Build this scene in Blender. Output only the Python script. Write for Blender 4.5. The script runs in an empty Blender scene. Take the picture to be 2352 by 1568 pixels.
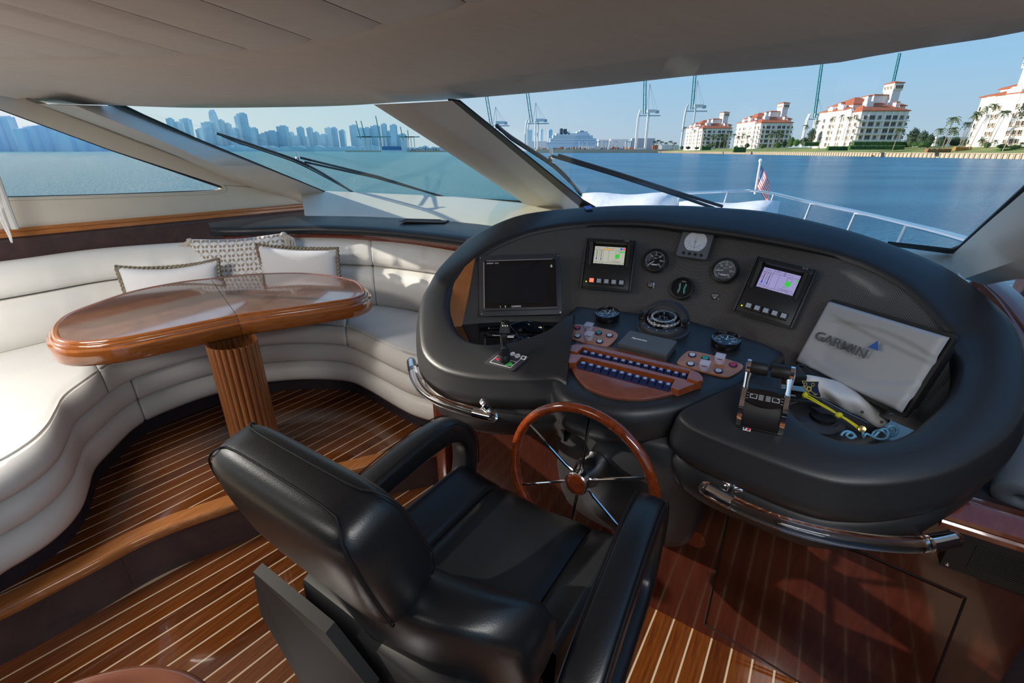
import bpy, bmesh, math, random
from mathutils import Vector, Matrix
from math import sin, cos, pi, radians, atan2, sqrt
scene = bpy.context.scene
COL = scene.collection
random.seed(7)
V = Vector
# ---------------------------------------------------------------- camera
FPX = 1060.0; CX = 1176.0; CY = 784.0; HOR = 346.0
PIT = math.atan((CY-HOR)/FPX); SP, CP = sin(PIT), cos(PIT)
CAMZ = 1.65
cam_d = bpy.data.cameras.new('camera'); cam = bpy.data.objects.new('camera', cam_d); COL.objects.link(cam)
cam_d.sensor_width = 36.0; cam_d.lens = 36.0*FPX/2352.0; cam_d.clip_start = 0.02; cam_d.clip_end = 30000
cam.location = (0, 0, CAMZ); cam.rotation_euler = (pi/2-PIT, 0, 0)
scene.camera = cam
# ---------------------------------------------------------------- light and exposure
SUN_AZ, SUN_EL = radians(-80), radians(18.5)
scene.view_settings.view_transform = 'Standard'; scene.view_settings.look = 'None'
scene.view_settings.gamma = 1.0; scene.view_settings.use_curve_mapping = False
scene.view_settings.exposure = 0.12
scene.cycles.max_bounces = 10; scene.cycles.diffuse_bounces = 4; scene.cycles.glossy_bounces = 4
scene.cycles.transmission_bounces = 8; scene.cycles.transparent_max_bounces = 12
scene.cycles.caustics_reflective = False; scene.cycles.caustics_refractive = False
scene.cycles.sample_clamp_indirect = 6.0
w = bpy.data.worlds.new('sky'); scene.world = w; w.use_nodes = True
nt = w.node_tree; nt.nodes.clear()
wo = nt.nodes.new('ShaderNodeOutputWorld'); bg = nt.nodes.new('ShaderNodeBackground')
tcs = nt.nodes.new('ShaderNodeTexCoord'); sep = nt.nodes.new('ShaderNodeSeparateXYZ'); nt.links.new(tcs.outputs['Generated'], sep.inputs[0])
def ramp(stops, src):
    r = nt.nodes.new('ShaderNodeValToRGB'); e = r.color_ramp.elements
    while len(e) < len(stops): e.new(0.5)
    for k, (p, c) in enumerate(stops): e[k].position = p; e[k].color = (*c, 1)
    nt.links.new(src, r.inputs[0]); return r.outputs[0]
cool = ramp([(0.0, (0.50, 0.60, 0.68)), (0.03, (0.47, 0.62, 0.74)), (0.12, (0.36, 0.60, 0.82)), (0.35, (0.20, 0.46, 0.78)), (1.0, (0.10, 0.28, 0.62))], sep.outputs[2])
warm = ramp([(0.0, (0.86, 0.86, 0.86)), (0.06, (0.80, 0.85, 0.88)), (0.2, (0.66, 0.78, 0.90)), (0.5, (0.36, 0.56, 0.82)), (1.0, (0.10, 0.28, 0.62))], sep.outputs[2])
dp = nt.nodes.new('ShaderNodeVectorMath'); dp.operation = 'DOT_PRODUCT'; nt.links.new(tcs.outputs['Generated'], dp.inputs[0]); dp.inputs[1].default_value = (sin(SUN_AZ), cos(SUN_AZ), 0)
mr = nt.nodes.new('ShaderNodeMapRange'); mr.interpolation_type = 'SMOOTHSTEP'; nt.links.new(dp.outputs['Value'], mr.inputs[0]); mr.inputs[1].default_value = -0.2; mr.inputs[2].default_value = 1.0
mixs = nt.nodes.new('ShaderNodeMix'); mixs.data_type = 'RGBA'; nt.links.new(mr.outputs[0], mixs.inputs[0]); nt.links.new(cool, mixs.inputs[6]); nt.links.new(warm, mixs.inputs[7])
bg.inputs['Strength'].default_value = 0.95
nt.links.new(mixs.outputs[2], bg.inputs[0]); nt.links.new(bg.outputs[0], wo.inputs[0])
sd = bpy.data.lights.new('sun', 'SUN'); so = bpy.data.objects.new('sun', sd); COL.objects.link(so)
sd.energy = 6.0; sd.angle = radians(0.6); sd.color = (1.0, 0.90, 0.76)
SUND = V((sin(SUN_AZ)*cos(SUN_EL), cos(SUN_AZ)*cos(SUN_EL), sin(SUN_EL)))
so.rotation_euler = SUND.to_track_quat('Z', 'Y').to_euler()
# unseen area lights added under the ceiling to fill the cabin
def lamp(name, loc, size, power, rot=(0, 0, 0), col=(1, 0.96, 0.9)):
    d = bpy.data.lights.new(name, 'AREA'); d.shape = 'RECTANGLE'; d.size = size[0]; d.size_y = size[1]; d.energy = power; d.color = col
    o = bpy.data.objects.new(name, d); COL.objects.link(o); o.location = loc; o.rotation_euler = rot
    return o
lamp('cabin_fill_light', (-2.2, 1.15, 1.985), (0.7, 0.4), 28)
lamp('cabin_fill_light', (0.5, -0.35, 1.985), (0.8, 0.3), 15)
lamp('cabin_fill_light', (-2.3, -0.6, 1.985), (0.9, 0.6), 24)
# ---------------------------------------------------------------- projection helpers
def ray(px, py):
    u = (px-CX)/FPX; v = (py-CY)/FPX
    return V((u, CP-v*SP, -(SP+v*CP)))
CAM = V((0, 0, CAMZ))
def T(px, py, t): return CAM+ray(px, py)*t
def Z(px, py, z):
    r = ray(px, py); return CAM+r*((z-CAMZ)/r.z)
def Y(px, py, d):
    r = ray(px, py); return CAM+r*(d/r.y)
def PL(px, py, p0, n):
    r = ray(px, py); return CAM+r*((p0-CAM).dot(n)/r.dot(n))
HEAD = radians(33.5)
FW = V((sin(HEAD), cos(HEAD), 0)); SB = V((cos(HEAD), -sin(HEAD), 0)); UP = V((0, 0, 1))
def B(s, f, z): return SB*s+FW*f+UP*z
def SF(p): return (p.dot(SB), p.dot(FW), p.z)
# ---------------------------------------------------------------- mesh builder
class MB:
    def __init__(s): s.v = []; s.f = []; s.m = []; s.cur = 0; s.uv = None
    def add(s, vs, fs):
        o = len(s.v); s.v += [V(p) for p in vs]; s.f += [tuple(i+o for i in f) for f in fs]; s.m += [s.cur]*len(fs); return s
    def grid(s, rows, cu=False, cv=False, cap0=False, cap1=False):
        n = len(rows); m = len(rows[0]); vs = [p for r in rows for p in r]; fs = []
        for i in range(n if cu else n-1):
            for j in range(m if cv else m-1):
                a = i*m+j; b = i*m+(j+1) % m; c = ((i+1) % n)*m+(j+1) % m; d = ((i+1) % n)*m+j
                fs.append((a, b, c, d))
        if cap0: fs.append(tuple(range(m-1, -1, -1)))
        if cap1: fs.append(tuple((n-1)*m+j for j in range(m)))
        return s.add(vs, fs)
    def box(s, o, x, y, z, bev=0):
        # o = centre, x y z = half-axis vectors
        if bev <= 0:
            vs = [o+x*a+y*b+z*c for a in (-1, 1) for b in (-1, 1) for c in (-1, 1)]
            return s.add(vs, [(0, 1, 3, 2), (4, 6, 7, 5), (0, 4, 5, 1), (2, 3, 7, 6), (0, 2, 6, 4), (1, 5, 7, 3)])
        lx, ly, lz = x.length, y.length, z.length; bev = min(bev, lx*.95, ly*.95, lz*.95)
        ex, ey, ez = x.normalized(), y.normalized(), z.normalized()
        bm = bmesh.new(); bmesh.ops.create_cube(bm, size=2)
        for q in bm.verts: q.co = V((q.co.x*lx, q.co.y*ly, q.co.z*lz))
        bmesh.ops.bevel(bm, geom=bm.edges[:], offset=bev, segments=2, profile=0.6, affect='EDGES')
        bm.verts.ensure_lookup_table()
        for i, q in enumerate(bm.verts): q.index = i
        s.add([o+ex*q.co.x+ey*q.co.y+ez*q.co.z for q in bm.verts], [tuple(q.index for q in f.verts) for f in bm.faces]); bm.free(); return s
    def prism(s, pts, d, cap=True):
        n = len(pts); vs = list(pts)+[p+d for p in pts]
        fs = [(i, (i+1) % n, n+(i+1) % n, n+i) for i in range(n)]
        if cap: fs += [tuple(range(n-1, -1, -1)), tuple(range(n, 2*n))]
        return s.add(vs, fs)
    def cyl(s, a, b, r, r2=None, n=16, cap=True):
        r2 = r if r2 is None else r2; d = (b-a).normalized(); x = d.orthogonal().normalized(); y = d.cross(x)
        rows = [[p+(x*cos(2*pi*k/n)+y*sin(2*pi*k/n))*q for k in range(n)] for p, q in ((a, r), (b, r2))]
        return s.grid(rows, cv=True, cap0=cap, cap1=cap)
    def lathe(s, o, ax, prof, n=24, x=None):
        # prof = list of (r,h) along ax
        d = ax.normalized(); x = (x or d.orthogonal()).normalized(); y = d.cross(x)
        rows = [[o+d*h+(x*cos(2*pi*k/n)+y*sin(2*pi*k/n))*r for k in range(n)] for r, h in prof]
        return s.grid(rows, cv=True, cap0=prof[0][0] > 1e-5, cap1=prof[-1][0] > 1e-5)
    def tube(s, pts, r, n=8, closed=False, sec=None, upv=None):
        m = len(pts); rows = []; prev = None
        for i, p in enumerate(pts):
            a = pts[(i-1) % m] if (closed or i > 0) else p; b = pts[(i+1) % m] if (closed or i < m-1) else p
            d = (b-a).normalized()
            if upv is not None: x = d.cross(upv).normalized(); y = x.cross(d)
            else:
                if prev is None: x = d.orthogonal().normalized()
                else: x = (prev-d*prev.dot(d)).normalized()
                prev = x; y = d.cross(x)
            rr = r[i] if isinstance(r, (list, tuple)) else r
            if sec: rows.append([p+x*q[0]*rr+y*q[1]*rr for q in sec])
            else: rows.append([p+(x*cos(2*pi*k/n)+y*sin(2*pi*k/n))*rr for k in range(n)])
        return s.grid(rows, cu=closed, cv=True, cap0=not closed, cap1=not closed)
    def ball(s, c, r, n=10, m=6, sc=(1, 1, 1), fr=None):
        ex, ey, ez = fr or (V((1, 0, 0)), V((0, 1, 0)), V((0, 0, 1)))
        rows = []
        for i in range(m+1):
            a = -pi/2+pi*i/m
            rows.append([c+ex*(r*sc[0]*cos(a)*cos(2*pi*k/n))+ey*(r*sc[1]*cos(a)*sin(2*pi*k/n))+ez*(r*sc[2]*sin(a)) for k in range(n)])
        return s.grid(rows, cv=True)
def mesh_of(name, mb, mats, smooth=30, origin=V((0, 0, 0))):
    me = bpy.data.meshes.new(name)
    me.from_pydata([tuple(p-origin) for p in mb.v], [], mb.f)
    if not isinstance(mats, (list, tuple)): mats = [mats]
    for m_ in mats: me.materials.append(m_)
    if len(mats) > 1: me.polygons.foreach_set('material_index', mb.m)
    me.validate(); me.update()
    bm = bmesh.new(); bm.from_mesh(me); bmesh.ops.remove_doubles(bm, verts=bm.verts, dist=1e-6); bmesh.ops.recalc_face_normals(bm, faces=bm.faces); bm.to_mesh(me); bm.free()
    if smooth:
        me.shade_smooth()
        try: me.set_sharp_from_angle(angle=radians(smooth))
        except Exception: pass
    return me
WP = {}
def tag(o, label=None, cat=None, group=None, kind=None):
    if label: o['label'] = label
    if cat: o['category'] = cat
    if group: o['group'] = group
    if kind: o['kind'] = kind
    return o
def thing(name, label, cat, loc, group=None, kind=None):
    o = bpy.data.objects.new(name, None); o.empty_display_size = 0.05; COL.objects.link(o); o.location = loc; WP[o.name] = V(loc)
    return tag(o, label, cat, group, kind)
def obj(name, mb, mats, parent=None, smooth=30, label=None, cat=None, group=None, kind=None, subd=0):
    lo = V((min(p.x for p in mb.v), min(p.y for p in mb.v), min(p.z for p in mb.v))); hi = V((max(p.x for p in mb.v), max(p.y for p in mb.v), max(p.z for p in mb.v)))
    c = (lo+hi)/2
    if parent is None: c.z = lo.z
    me = mesh_of(name, mb, mats, smooth, c)
    o = bpy.data.objects.new(name, me); COL.objects.link(o)
    if parent is not None: o.parent = parent; o.location = c-WP[parent.name]
    else: o.location = c
    WP[o.name] = c
    if subd:
        md = o.modifiers.new('subd', 'SUBSURF'); md.levels = subd; md.render_levels = subd
    return tag(o, label, cat, group, kind)
class Fr:
    """local frame on a surface: x right, y up along the surface, n out of it"""
    def __init__(s, o, x, y, n=None): s.o = V(o); s.x = V(x).normalized(); s.n = V(x).cross(V(y)).normalized() if n is None else V(n).normalized(); s.y = s.n.cross(s.x).normalized()
    def P(s, a, b, c=0): return s.o+s.x*a+s.y*b+s.n*c
    def at(s, a, b, c=0): return Fr(s.P(a, b, c), s.x, s.y, s.n)
    def box(s, mb, a, b, w, h, d, c=0, bev=0): return mb.box(s.P(a, b, c+d/2), s.x*w/2, s.y*h/2, s.n*d/2, bev)
    def inv(s, p): q = p-s.o; return (q.dot(s.x), q.dot(s.y), q.dot(s.n))
def rrect(w, h, r, n=5):
    pts = []
    for cx_, cy_, a0 in ((w/2-r, h/2-r, 0), (-w/2+r, h/2-r, 90), (-w/2+r, -h/2+r, 180), (w/2-r, -h/2+r, 270)):
        for k in range(n+1):
            a = radians(a0+90*k/n); pts.append((cx_+r*cos(a), cy_+r*sin(a)))
    return pts
def circ(r, n=24): return [(r*cos(2*pi*k/n), r*sin(2*pi*k/n)) for k in range(n)]
def flat(mb, fr, pts, d, c=0): return mb.prism([fr.P(a, b, c) for a, b in pts], fr.n*d)
def line(mb, fr, a, b, w, d=0.0006, c=0):
    a = V((a[0], a[1], 0)); b = V((b[0], b[1], 0)); q = (b-a).normalized(); q = V((-q.y, q.x, 0))*w/2
    return flat(mb, fr, [(a-q).to_tuple()[:2], (b-q).to_tuple()[:2], (b+q).to_tuple()[:2], (a+q).to_tuple()[:2]], d, c)
_tc = {}
def text_mb(mb, s, size, fr, a=0, b=0, c=0, ext=0.0004, bold=0.0, shear=0.0, sx=1.0, align='CENTER'):
    key = (s, bold, shear, align)
    if key not in _tc:
        cu = bpy.data.curves.new('t', 'FONT'); cu.body = s; cu.size = 1; cu.offset = bold; cu.shear = shear
        cu.align_x = align; cu.align_y = 'CENTER'; cu.resolution_u = 2; cu.extrude = 0.5
        o = bpy.data.objects.new('t', cu); COL.objects.link(o); dg = bpy.context.evaluated_depsgraph_get()
        me = bpy.data.meshes.new_from_object(o.evaluated_get(dg)); _tc[key] = ([v.co.copy() for v in me.vertices], [tuple(p.vertices) for p in me.polygons])
        bpy.data.objects.remove(o); bpy.data.meshes.remove(me); bpy.data.curves.remove(cu)
    vs, fs = _tc[key]
    mb.add([fr.P(a+v.x*size*sx, b+v.y*size, c+ext/2+v.z*ext) for v in vs], fs); return mb
def smooth_path(pts, n=8, closed=False):
    out = []; m = len(pts)
    for i in range(m if closed else m-1):
        p0 = pts[(i-1) % m] if (closed or i > 0) else pts[i]; p1 = pts[i]; p2 = pts[(i+1) % m]; p3 = pts[(i+2) % m] if (closed or i < m-2) else p2
        for k in range(n):
            t = k/n; out.append(0.5*((2*p1)+(p2-p0)*t+(2*p0-5*p1+4*p2-p3)*t*t+(3*p1-p0-3*p2+p3)*t**3))
    if not closed: out.append(pts[-1].copy())
    return out
def resample(pts, n):
    L = [0]
    for i in range(1, len(pts)): L.append(L[-1]+(pts[i]-pts[i-1]).length)
    out = []; j = 0
    for k in range(n):
        d = L[-1]*k/(n-1)
        while j < len(pts)-2 and L[j+1] < d: j += 1
        q = (d-L[j])/max(1e-9, L[j+1]-L[j]); out.append(pts[j].lerp(pts[j+1], min(1, max(0, q))))
    return out
# ---------------------------------------------------------------- materials
MT = {}
def mat(name, col, rough=0.5, metal=0.0, coat=0.0, bump=None, var=None, trans=0, ior=1.45, emis=None, spec=None, coat_r=0.05, alpha=None):
    """bump=(scale,strength,stretch) var=(scale,col2,stretch,detail)"""
    if name in MT: return MT[name]
    m = bpy.data.materials.new(name); m.use_nodes = True; t = m.node_tree; b = t.nodes['Principled BSDF']; MT[name] = m
    b.inputs['Base Color'].default_value = (*col, 1); b.inputs['Roughness'].default_value = rough; b.inputs['Metallic'].default_value = metal
    b.inputs['Coat Weight'].default_value = coat; b.inputs['Coat Roughness'].default_value = coat_r; b.inputs['IOR'].default_value = ior
    if trans: b.inputs['Transmission Weight'].default_value = trans
    if spec is not None: b.inputs['Specular IOR Level'].default_value = spec
    if emis: b.inputs['Emission Color'].default_value = (*emis[0], 1); b.inputs['Emission Strength'].default_value = emis[1]
    def coords(st):
        tc = t.nodes.new('ShaderNodeTexCoord'); mp = t.nodes.new('ShaderNodeMapping'); t.links.new(tc.outputs['Object'], mp.inputs[0])
        if st:
            mp.inputs['Scale'].default_value = st[:3]
            if len(st) > 3:
                m0 = t.nodes.new('ShaderNodeMapping'); m0.inputs['Rotation'].default_value = (0, 0, HEAD)
                t.links.new(tc.outputs['Object'], m0.inputs[0]); t.links.new(m0.outputs[0], mp.inputs[0])
        return mp.outputs[0]
    if var:
        n = t.nodes.new('ShaderNodeTexNoise'); n.inputs['Scale'].default_value = var[0]; n.inputs['Detail'].default_value = var[3] if len(var) > 3 else 4; n.inputs['Roughness'].default_value = 0.6
        t.links.new(coords(var[2] if len(var) > 2 else None), n.inputs[0])
        r = t.nodes.new('ShaderNodeValToRGB'); r.color_ramp.elements[0].position = 0.3; r.color_ramp.elements[1].position = 0.7
        r.color_ramp.elements[0].color = (*col, 1); r.color_ramp.elements[1].color = (*var[1], 1)
        t.links.new(n.outputs[0], r.inputs[0]); t.links.new(r.outputs[0], b.inputs['Base Color'])
    if bump:
        n = t.nodes.new('ShaderNodeTexNoise'); n.inputs['Scale'].default_value = bump[0]; n.inputs['Detail'].default_value = 3
        t.links.new(coords(bump[2] if len(bump) > 2 else None), n.inputs[0])
        bp = t.nodes.new('ShaderNodeBump'); bp.inputs['Strength'].default_value = bump[1]; bp.inputs['Distance'].default_value = bump[3] if len(bump) > 3 else 0.002
        t.links.new(n.outputs[0], bp.inputs['Height']); t.links.new(bp.outputs[0], b.inputs['Normal'])
    return m
def glass_mat(name, tint, refl=1.0):
    m = bpy.data.materials.new(name); m.use_nodes = True; t = m.node_tree; t.nodes.clear()
    o = t.nodes.new('ShaderNodeOutputMaterial'); mx = t.nodes.new('ShaderNodeMixShader'); tr = t.nodes.new('ShaderNodeBsdfTransparent'); gl = t.nodes.new('ShaderNodeBsdfGlossy'); fr = t.nodes.new('ShaderNodeMapRange'); lw = t.nodes.new('ShaderNodeLayerWeight'); lw.inputs[0].default_value = 0.18
    t.links.new(lw.outputs['Facing'], fr.inputs[0]); fr.inputs[3].default_value = 0.012*refl; fr.inputs[4].default_value = 0.14*refl
    tr.inputs[0].default_value = (*tint, 1); gl.inputs['Roughness'].default_value = 0.0; 
    t.links.new(fr.outputs[0], mx.inputs[0]); t.links.new(tr.outputs[0], mx.inputs[1]); t.links.new(gl.outputs[0], mx.inputs[2]); t.links.new(mx.outputs[0], o.inputs[0]); MT[name] = m
    return m
GR = -HEAD
M_black = mat('black_leather', (0.020, 0.021, 0.024), 0.40, bump=(420, 0.10), spec=0.6)
M_chair = mat('chair_leather', (0.007, 0.008, 0.010), 0.34, bump=(420, 0.10), spec=0.6)
M_white = mat('white_leather', (0.80, 0.78, 0.735), 0.42, bump=(90, 0.15), var=(3, (0.75, 0.73, 0.69)))
M_head = mat('headliner', (0.74, 0.68, 0.62), 0.75, bump=(420, 0.5, (1, 1, 1), 0.001), var=(9, (0.70, 0.64, 0.58), (1, 6, 1)))
M_cream = mat('cream_gelcoat', (0.68, 0.63, 0.54), 0.35, var=(4, (0.64, 0.59, 0.50)))
M_pillar = mat('pillar_cream', (0.60, 0.56, 0.50), 0.45, bump=(300, 0.15))
M_ppale = mat('pillar_pale', (0.66, 0.66, 0.64), 0.4)
M_band = mat('plum_leather', (0.055, 0.033, 0.034), 0.4, var=(14, (0.09, 0.052, 0.045)), bump=(200, 0.2))
M_kick = mat('plum_carpet', (0.020, 0.012, 0.019), 0.8, var=(30, (0.036, 0.020, 0.026)), bump=(400, 0.5))
M_trim = mat('honey_wood', (0.50, 0.20, 0.062), 0.2, coat=1, var=(6, (0.36, 0.125, 0.035), (14, 1.2, 14, GR)))
M_table = mat('table_wood', (0.33, 0.105, 0.022), 0.15, coat=1, var=(5, (0.23, 0.066, 0.014), (4, 4, 20)))
M_burl = mat('burl_top', (0.22, 0.115, 0.085), 0.12, coat=1, var=(14, (0.13, 0.066, 0.052), (1, 1, 1), 8))
M_colw = mat('column_wood', (0.30, 0.115, 0.038), 0.3, coat=0.4, var=(6, (0.22, 0.075, 0.024), (8, 8, 1)))
M_plank = mat('varnished_teak', (0.20, 0.060, 0.012), 0.12, coat=1, coat_r=0.04, var=(9, (0.085, 0.022, 0.006), (12, 0.7, 1, HEAD)))
M_plank2 = mat('varnished_teak_dark', (0.13, 0.036, 0.009), 0.12, coat=1, coat_r=0.04, var=(9, (0.06, 0.016, 0.005), (12, 0.7, 1, HEAD)))
M_caulk = mat('pale_holly', (0.62, 0.48, 0.33), 0.2, coat=0.7)
M_mahog = mat('mahogany_gloss', (0.055, 0.013, 0.008), 0.16, spec=.35, coat=.45, coat_r=0.06, var=(5, (0.036, 0.009, 0.006), (12, 12, 1.2)))
M_mahog2 = mat('mahogany_trim', (0.20, 0.045, 0.018), 0.2, coat=0.8, var=(6, (0.14, 0.03, 0.012), (10, 1, 10, GR)))
M_veneer = mat('orange_veneer', (0.52, 0.19, 0.055), 0.3, coat=0.6, var=(20, (0.42, 0.14, 0.04)))
M_swood = mat('switch_wood', (0.33, 0.085, 0.024), 0.15, coat=1, var=(10, (0.24, 0.055, 0.016), (3, 3, 3)))
M_sburl = mat('switch_burl', (0.24, 0.075, 0.05), 0.22, coat=0.8, var=(30, (0.19, 0.055, 0.035), (1, 1, 1), 6))
M_wheel = mat('wheel_wood', (0.24, 0.042, 0.008), 0.1, coat=1, coat_r=0.02, var=(10, (0.12, 0.02, 0.005), (5, 5, 5)))
M_chrome = mat('chrome', (0.85, 0.85, 0.86), 0.06, 1)
M_shell = mat('chair_shell', (0.006, 0.006, 0.007), 0.55, spec=.25)
M_welt = mat('leather_welt', (0.008, 0.008, 0.010), 0.6, spec=.3)
M_steel = mat('stainless', (0.75, 0.77, 0.80), 0.18, 1)
M_plastic = mat('black_plastic', (0.018, 0.018, 0.019), 0.38)
M_plasd = mat('matt_black_plastic', (0.010, 0.010, 0.011), 0.5)
M_bez = mat('charcoal_bezel', (0.045, 0.047, 0.055), 0.42, bump=(500, 0.1))
M_gloss = mat('gloss_black', (0.006, 0.006, 0.008), 0.04, coat=1)
M_scr = mat('dark_screen', (0.010, 0.013, 0.020), 0.12, coat=0.5)
M_lcdg = mat('lcd_grey', (0.1, 0.1, 0.09), 0.3, emis=((0.62, 0.62, 0.52), 0.62))
M_lcdv = mat('lcd_violet', (0.1, 0.1, 0.12), 0.3, emis=((0.42, 0.38, 0.75), 0.62))
M_lgreen = mat('lcd_green', (0, 0.2, 0.02), 0.3, emis=((0.05, 0.55, 0.06), 0.8))
M_lblue = mat('lcd_blue', (0.01, 0.02, 0.3), 0.3, emis=((0.01, 0.06, 0.5), 0.8))
M_lred = mat('lcd_red', (0.3, 0.01, 0.02), 0.3, emis=((0.8, 0.03, 0.06), 0.8))
M_lorg = mat('lcd_orange', (0.4, 0.2, 0.02), 0.3, emis=((0.75, 0.36, 0.05), 0.8))
M_ldark = mat('lcd_dark', (0.03, 0.03, 0.04), 0.5)
M_glowr = mat('lit_red_key', (0.7, 0.2, 0.12), 0.3, emis=((1.0, 0.22, 0.12), 0.8))
M_led = mat('yellow_led', (0.6, 0.7, 0.02), 0.3, emis=((0.75, 0.85, 0.02), 1.2))
M_key = mat('grey_key', (0.45, 0.50, 0.56), 0.35)
M_gdial = mat('grey_dial', (0.42, 0.43, 0.45), 0.25, coat=0.6)
M_wdial = mat('white_dial', (0.72, 0.74, 0.78), 0.3)
M_ink = mat('white_ink', (0.85, 0.85, 0.85), 0.5)
M_dink = mat('dark_ink', (0.03, 0.03, 0.035), 0.5)
M_gink = mat('grey_ink', (0.35, 0.35, 0.36), 0.5)
M_gbox = mat('grey_card', (0.105, 0.108, 0.118), 0.5)
M_gside = mat('grey_card_side', (0.062, 0.064, 0.068), 0.55)
M_instr = mat('instrument_grey', (0.13, 0.135, 0.15), 0.4)
M_cover = mat('cover_grey', (0.40, 0.41, 0.43), 0.45)
M_coverd = mat('cover_letter', (0.10, 0.105, 0.11), 0.4)
M_blue = mat('logo_blue', (0.02, 0.12, 0.42), 0.4)
M_navy = mat('navy_plastic', (0.012, 0.02, 0.075), 0.35)
M_navy2 = mat('navy_ring', (0.018, 0.03, 0.12), 0.3)
M_lens = mat('lens_blue', (0.30, 0.42, 0.72), 0.3)
M_btnw = mat('button_white', (0.72, 0.80, 0.86), 0.35)
M_btng = mat('button_green', (0.03, 0.45, 0.33), 0.35)
M_btnr = mat('button_red', (0.65, 0.02, 0.08), 0.35)
M_acryl = mat('clear_acrylic', (0.97, 0.97, 0.99), 0.02, trans=1, ior=1.4)
def guard_mat():
    m = mat('clear_guard', (0.80, 0.80, 0.95), .12, spec=.8); m.node_tree.nodes['Principled BSDF'].inputs['Alpha'].default_value = .42; return m
M_guard = guard_mat()
M_dome = glass_mat('dome_glass', (0.96, 0.97, 0.98))
M_linen = mat('white_linen', (0.78, 0.78, 0.80), 0.85, bump=(340, 0.6, (1, 1, 1), 0.001))
M_rope = mat('jute_braid', (0.34, 0.28, 0.20), 0.9, bump=(220, 0.8), var=(120, (0.20, 0.16, 0.11)))
M_tass = mat('tassel_yarn', (0.58, 0.53, 0.47), 0.9)
M_hat = mat('hat_cotton', (0.72, 0.72, 0.74), 0.8, bump=(12, 0.5, (1, 1, 1), 0.01))
M_hatb = mat('hat_band', (0.025, 0.027, 0.035), 0.7)
M_gold = mat('gold_thread', (0.62, 0.52, 0.10), 0.5)
M_yel = mat('yellow_cord', (0.78, 0.72, 0.02), 0.6)
M_brass = mat('brass', (0.6, 0.5, 0.2), 0.25, 1)
M_cyan = mat('light_blue_cord', (0.22, 0.52, 0.75), 0.5)
M_cable = mat('black_cable', (0.03, 0.03, 0.033), 0.45)
M_lensd = mat('blue_mirror_lens', (0.005, 0.012, 0.02), 0.05, coat=1)
M_tape = mat('blue_tape', (0.10, 0.20, 0.60), 0.6)
M_foam = mat('grey_foam', (0.14, 0.17, 0.21), 0.8, bump=(200, 0.3))
M_gasket = mat('rubber_gasket', (0.012, 0.012, 0.014), 0.5)
M_rubber = mat('wiper_rubber', (0.03, 0.032, 0.036), 0.5)
M_glass = glass_mat('window_glass', (0.97, 0.99, 1.0))
M_glassp = glass_mat('window_glass_tinted', (0.92, 0.985, 0.98))
# carbon weave for the dash
def carbon():
    m = mat('carbon_weave', (0.05, 0.05, 0.052), 0.3, coat=1.0, coat_r=0.06); t = m.node_tree; b = t.nodes['Principled BSDF']
    tc = t.nodes.new('ShaderNodeTexCoord'); mp = t.nodes.new('ShaderNodeMapping'); mp.inputs['Rotation'].default_value = (0.5, 0.6, 0.785); mp.inputs['Scale'].default_value = (400, 400, 400)
    ch = t.nodes.new('ShaderNodeTexChecker'); ch.inputs['Scale'].default_value = 1.0; ch.inputs['Color1'].default_value = (0.020, 0.020, 0.022, 1); ch.inputs['Color2'].default_value = (0.15, 0.15, 0.155, 1)
    t.links.new(tc.outputs['Object'], mp.inputs[0]); t.links.new(mp.outputs[0], ch.inputs[0]); t.links.new(ch.outputs[0], b.inputs['Base Color'])
    return m
M_carbon = carbon()
# ================================================================ SETTING
# ---- lower helm floor and raised dinette floor: each plank its own part over a pale caulk bed
def clip_half(poly, p0, n):
    out = []
    for i in range(len(poly)):
        a, b = poly[i], poly[(i+1) % len(poly)]; da = (a-p0).dot(n); db = (b-p0).dot(n)
        if da >= 0: out.append(a)
        if (da >= 0) != (db >= 0): out.append(a+(b-a)*(da/(da-db)))
    return out
nose_top = [T(-500, 1500, 1)]
NOSEPX = [(-420, 1600), (-200, 1494), (0, 1402.6), (115, 1345), (230, 1285.5), (312, 1242), (402, 1204), (494, 1172), (600, 1136), (720, 1100), (870, 1062), (960, 1043), (1040, 1028)]
nose = smooth_path([Z(a, b, 0.23) for a, b in NOSEPX], 6)
nose2 = []
for i, p in enumerate(nose):
    d = (nose[min(i+1, len(nose)-1)]-nose[max(i-1, 0)]).normalized(); nose2.append(p+V((-d.y, d.x, 0))*0.075)
riser = [p+V((-(nose[min(i+1, len(nose)-1)]-nose[max(i-1, 0)]).normalized().y, (nose[min(i+1, len(nose)-1)]-nose[max(i-1, 0)]).normalized().x, 0))*0.022 for i, p in enumerate(nose)]
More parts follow.
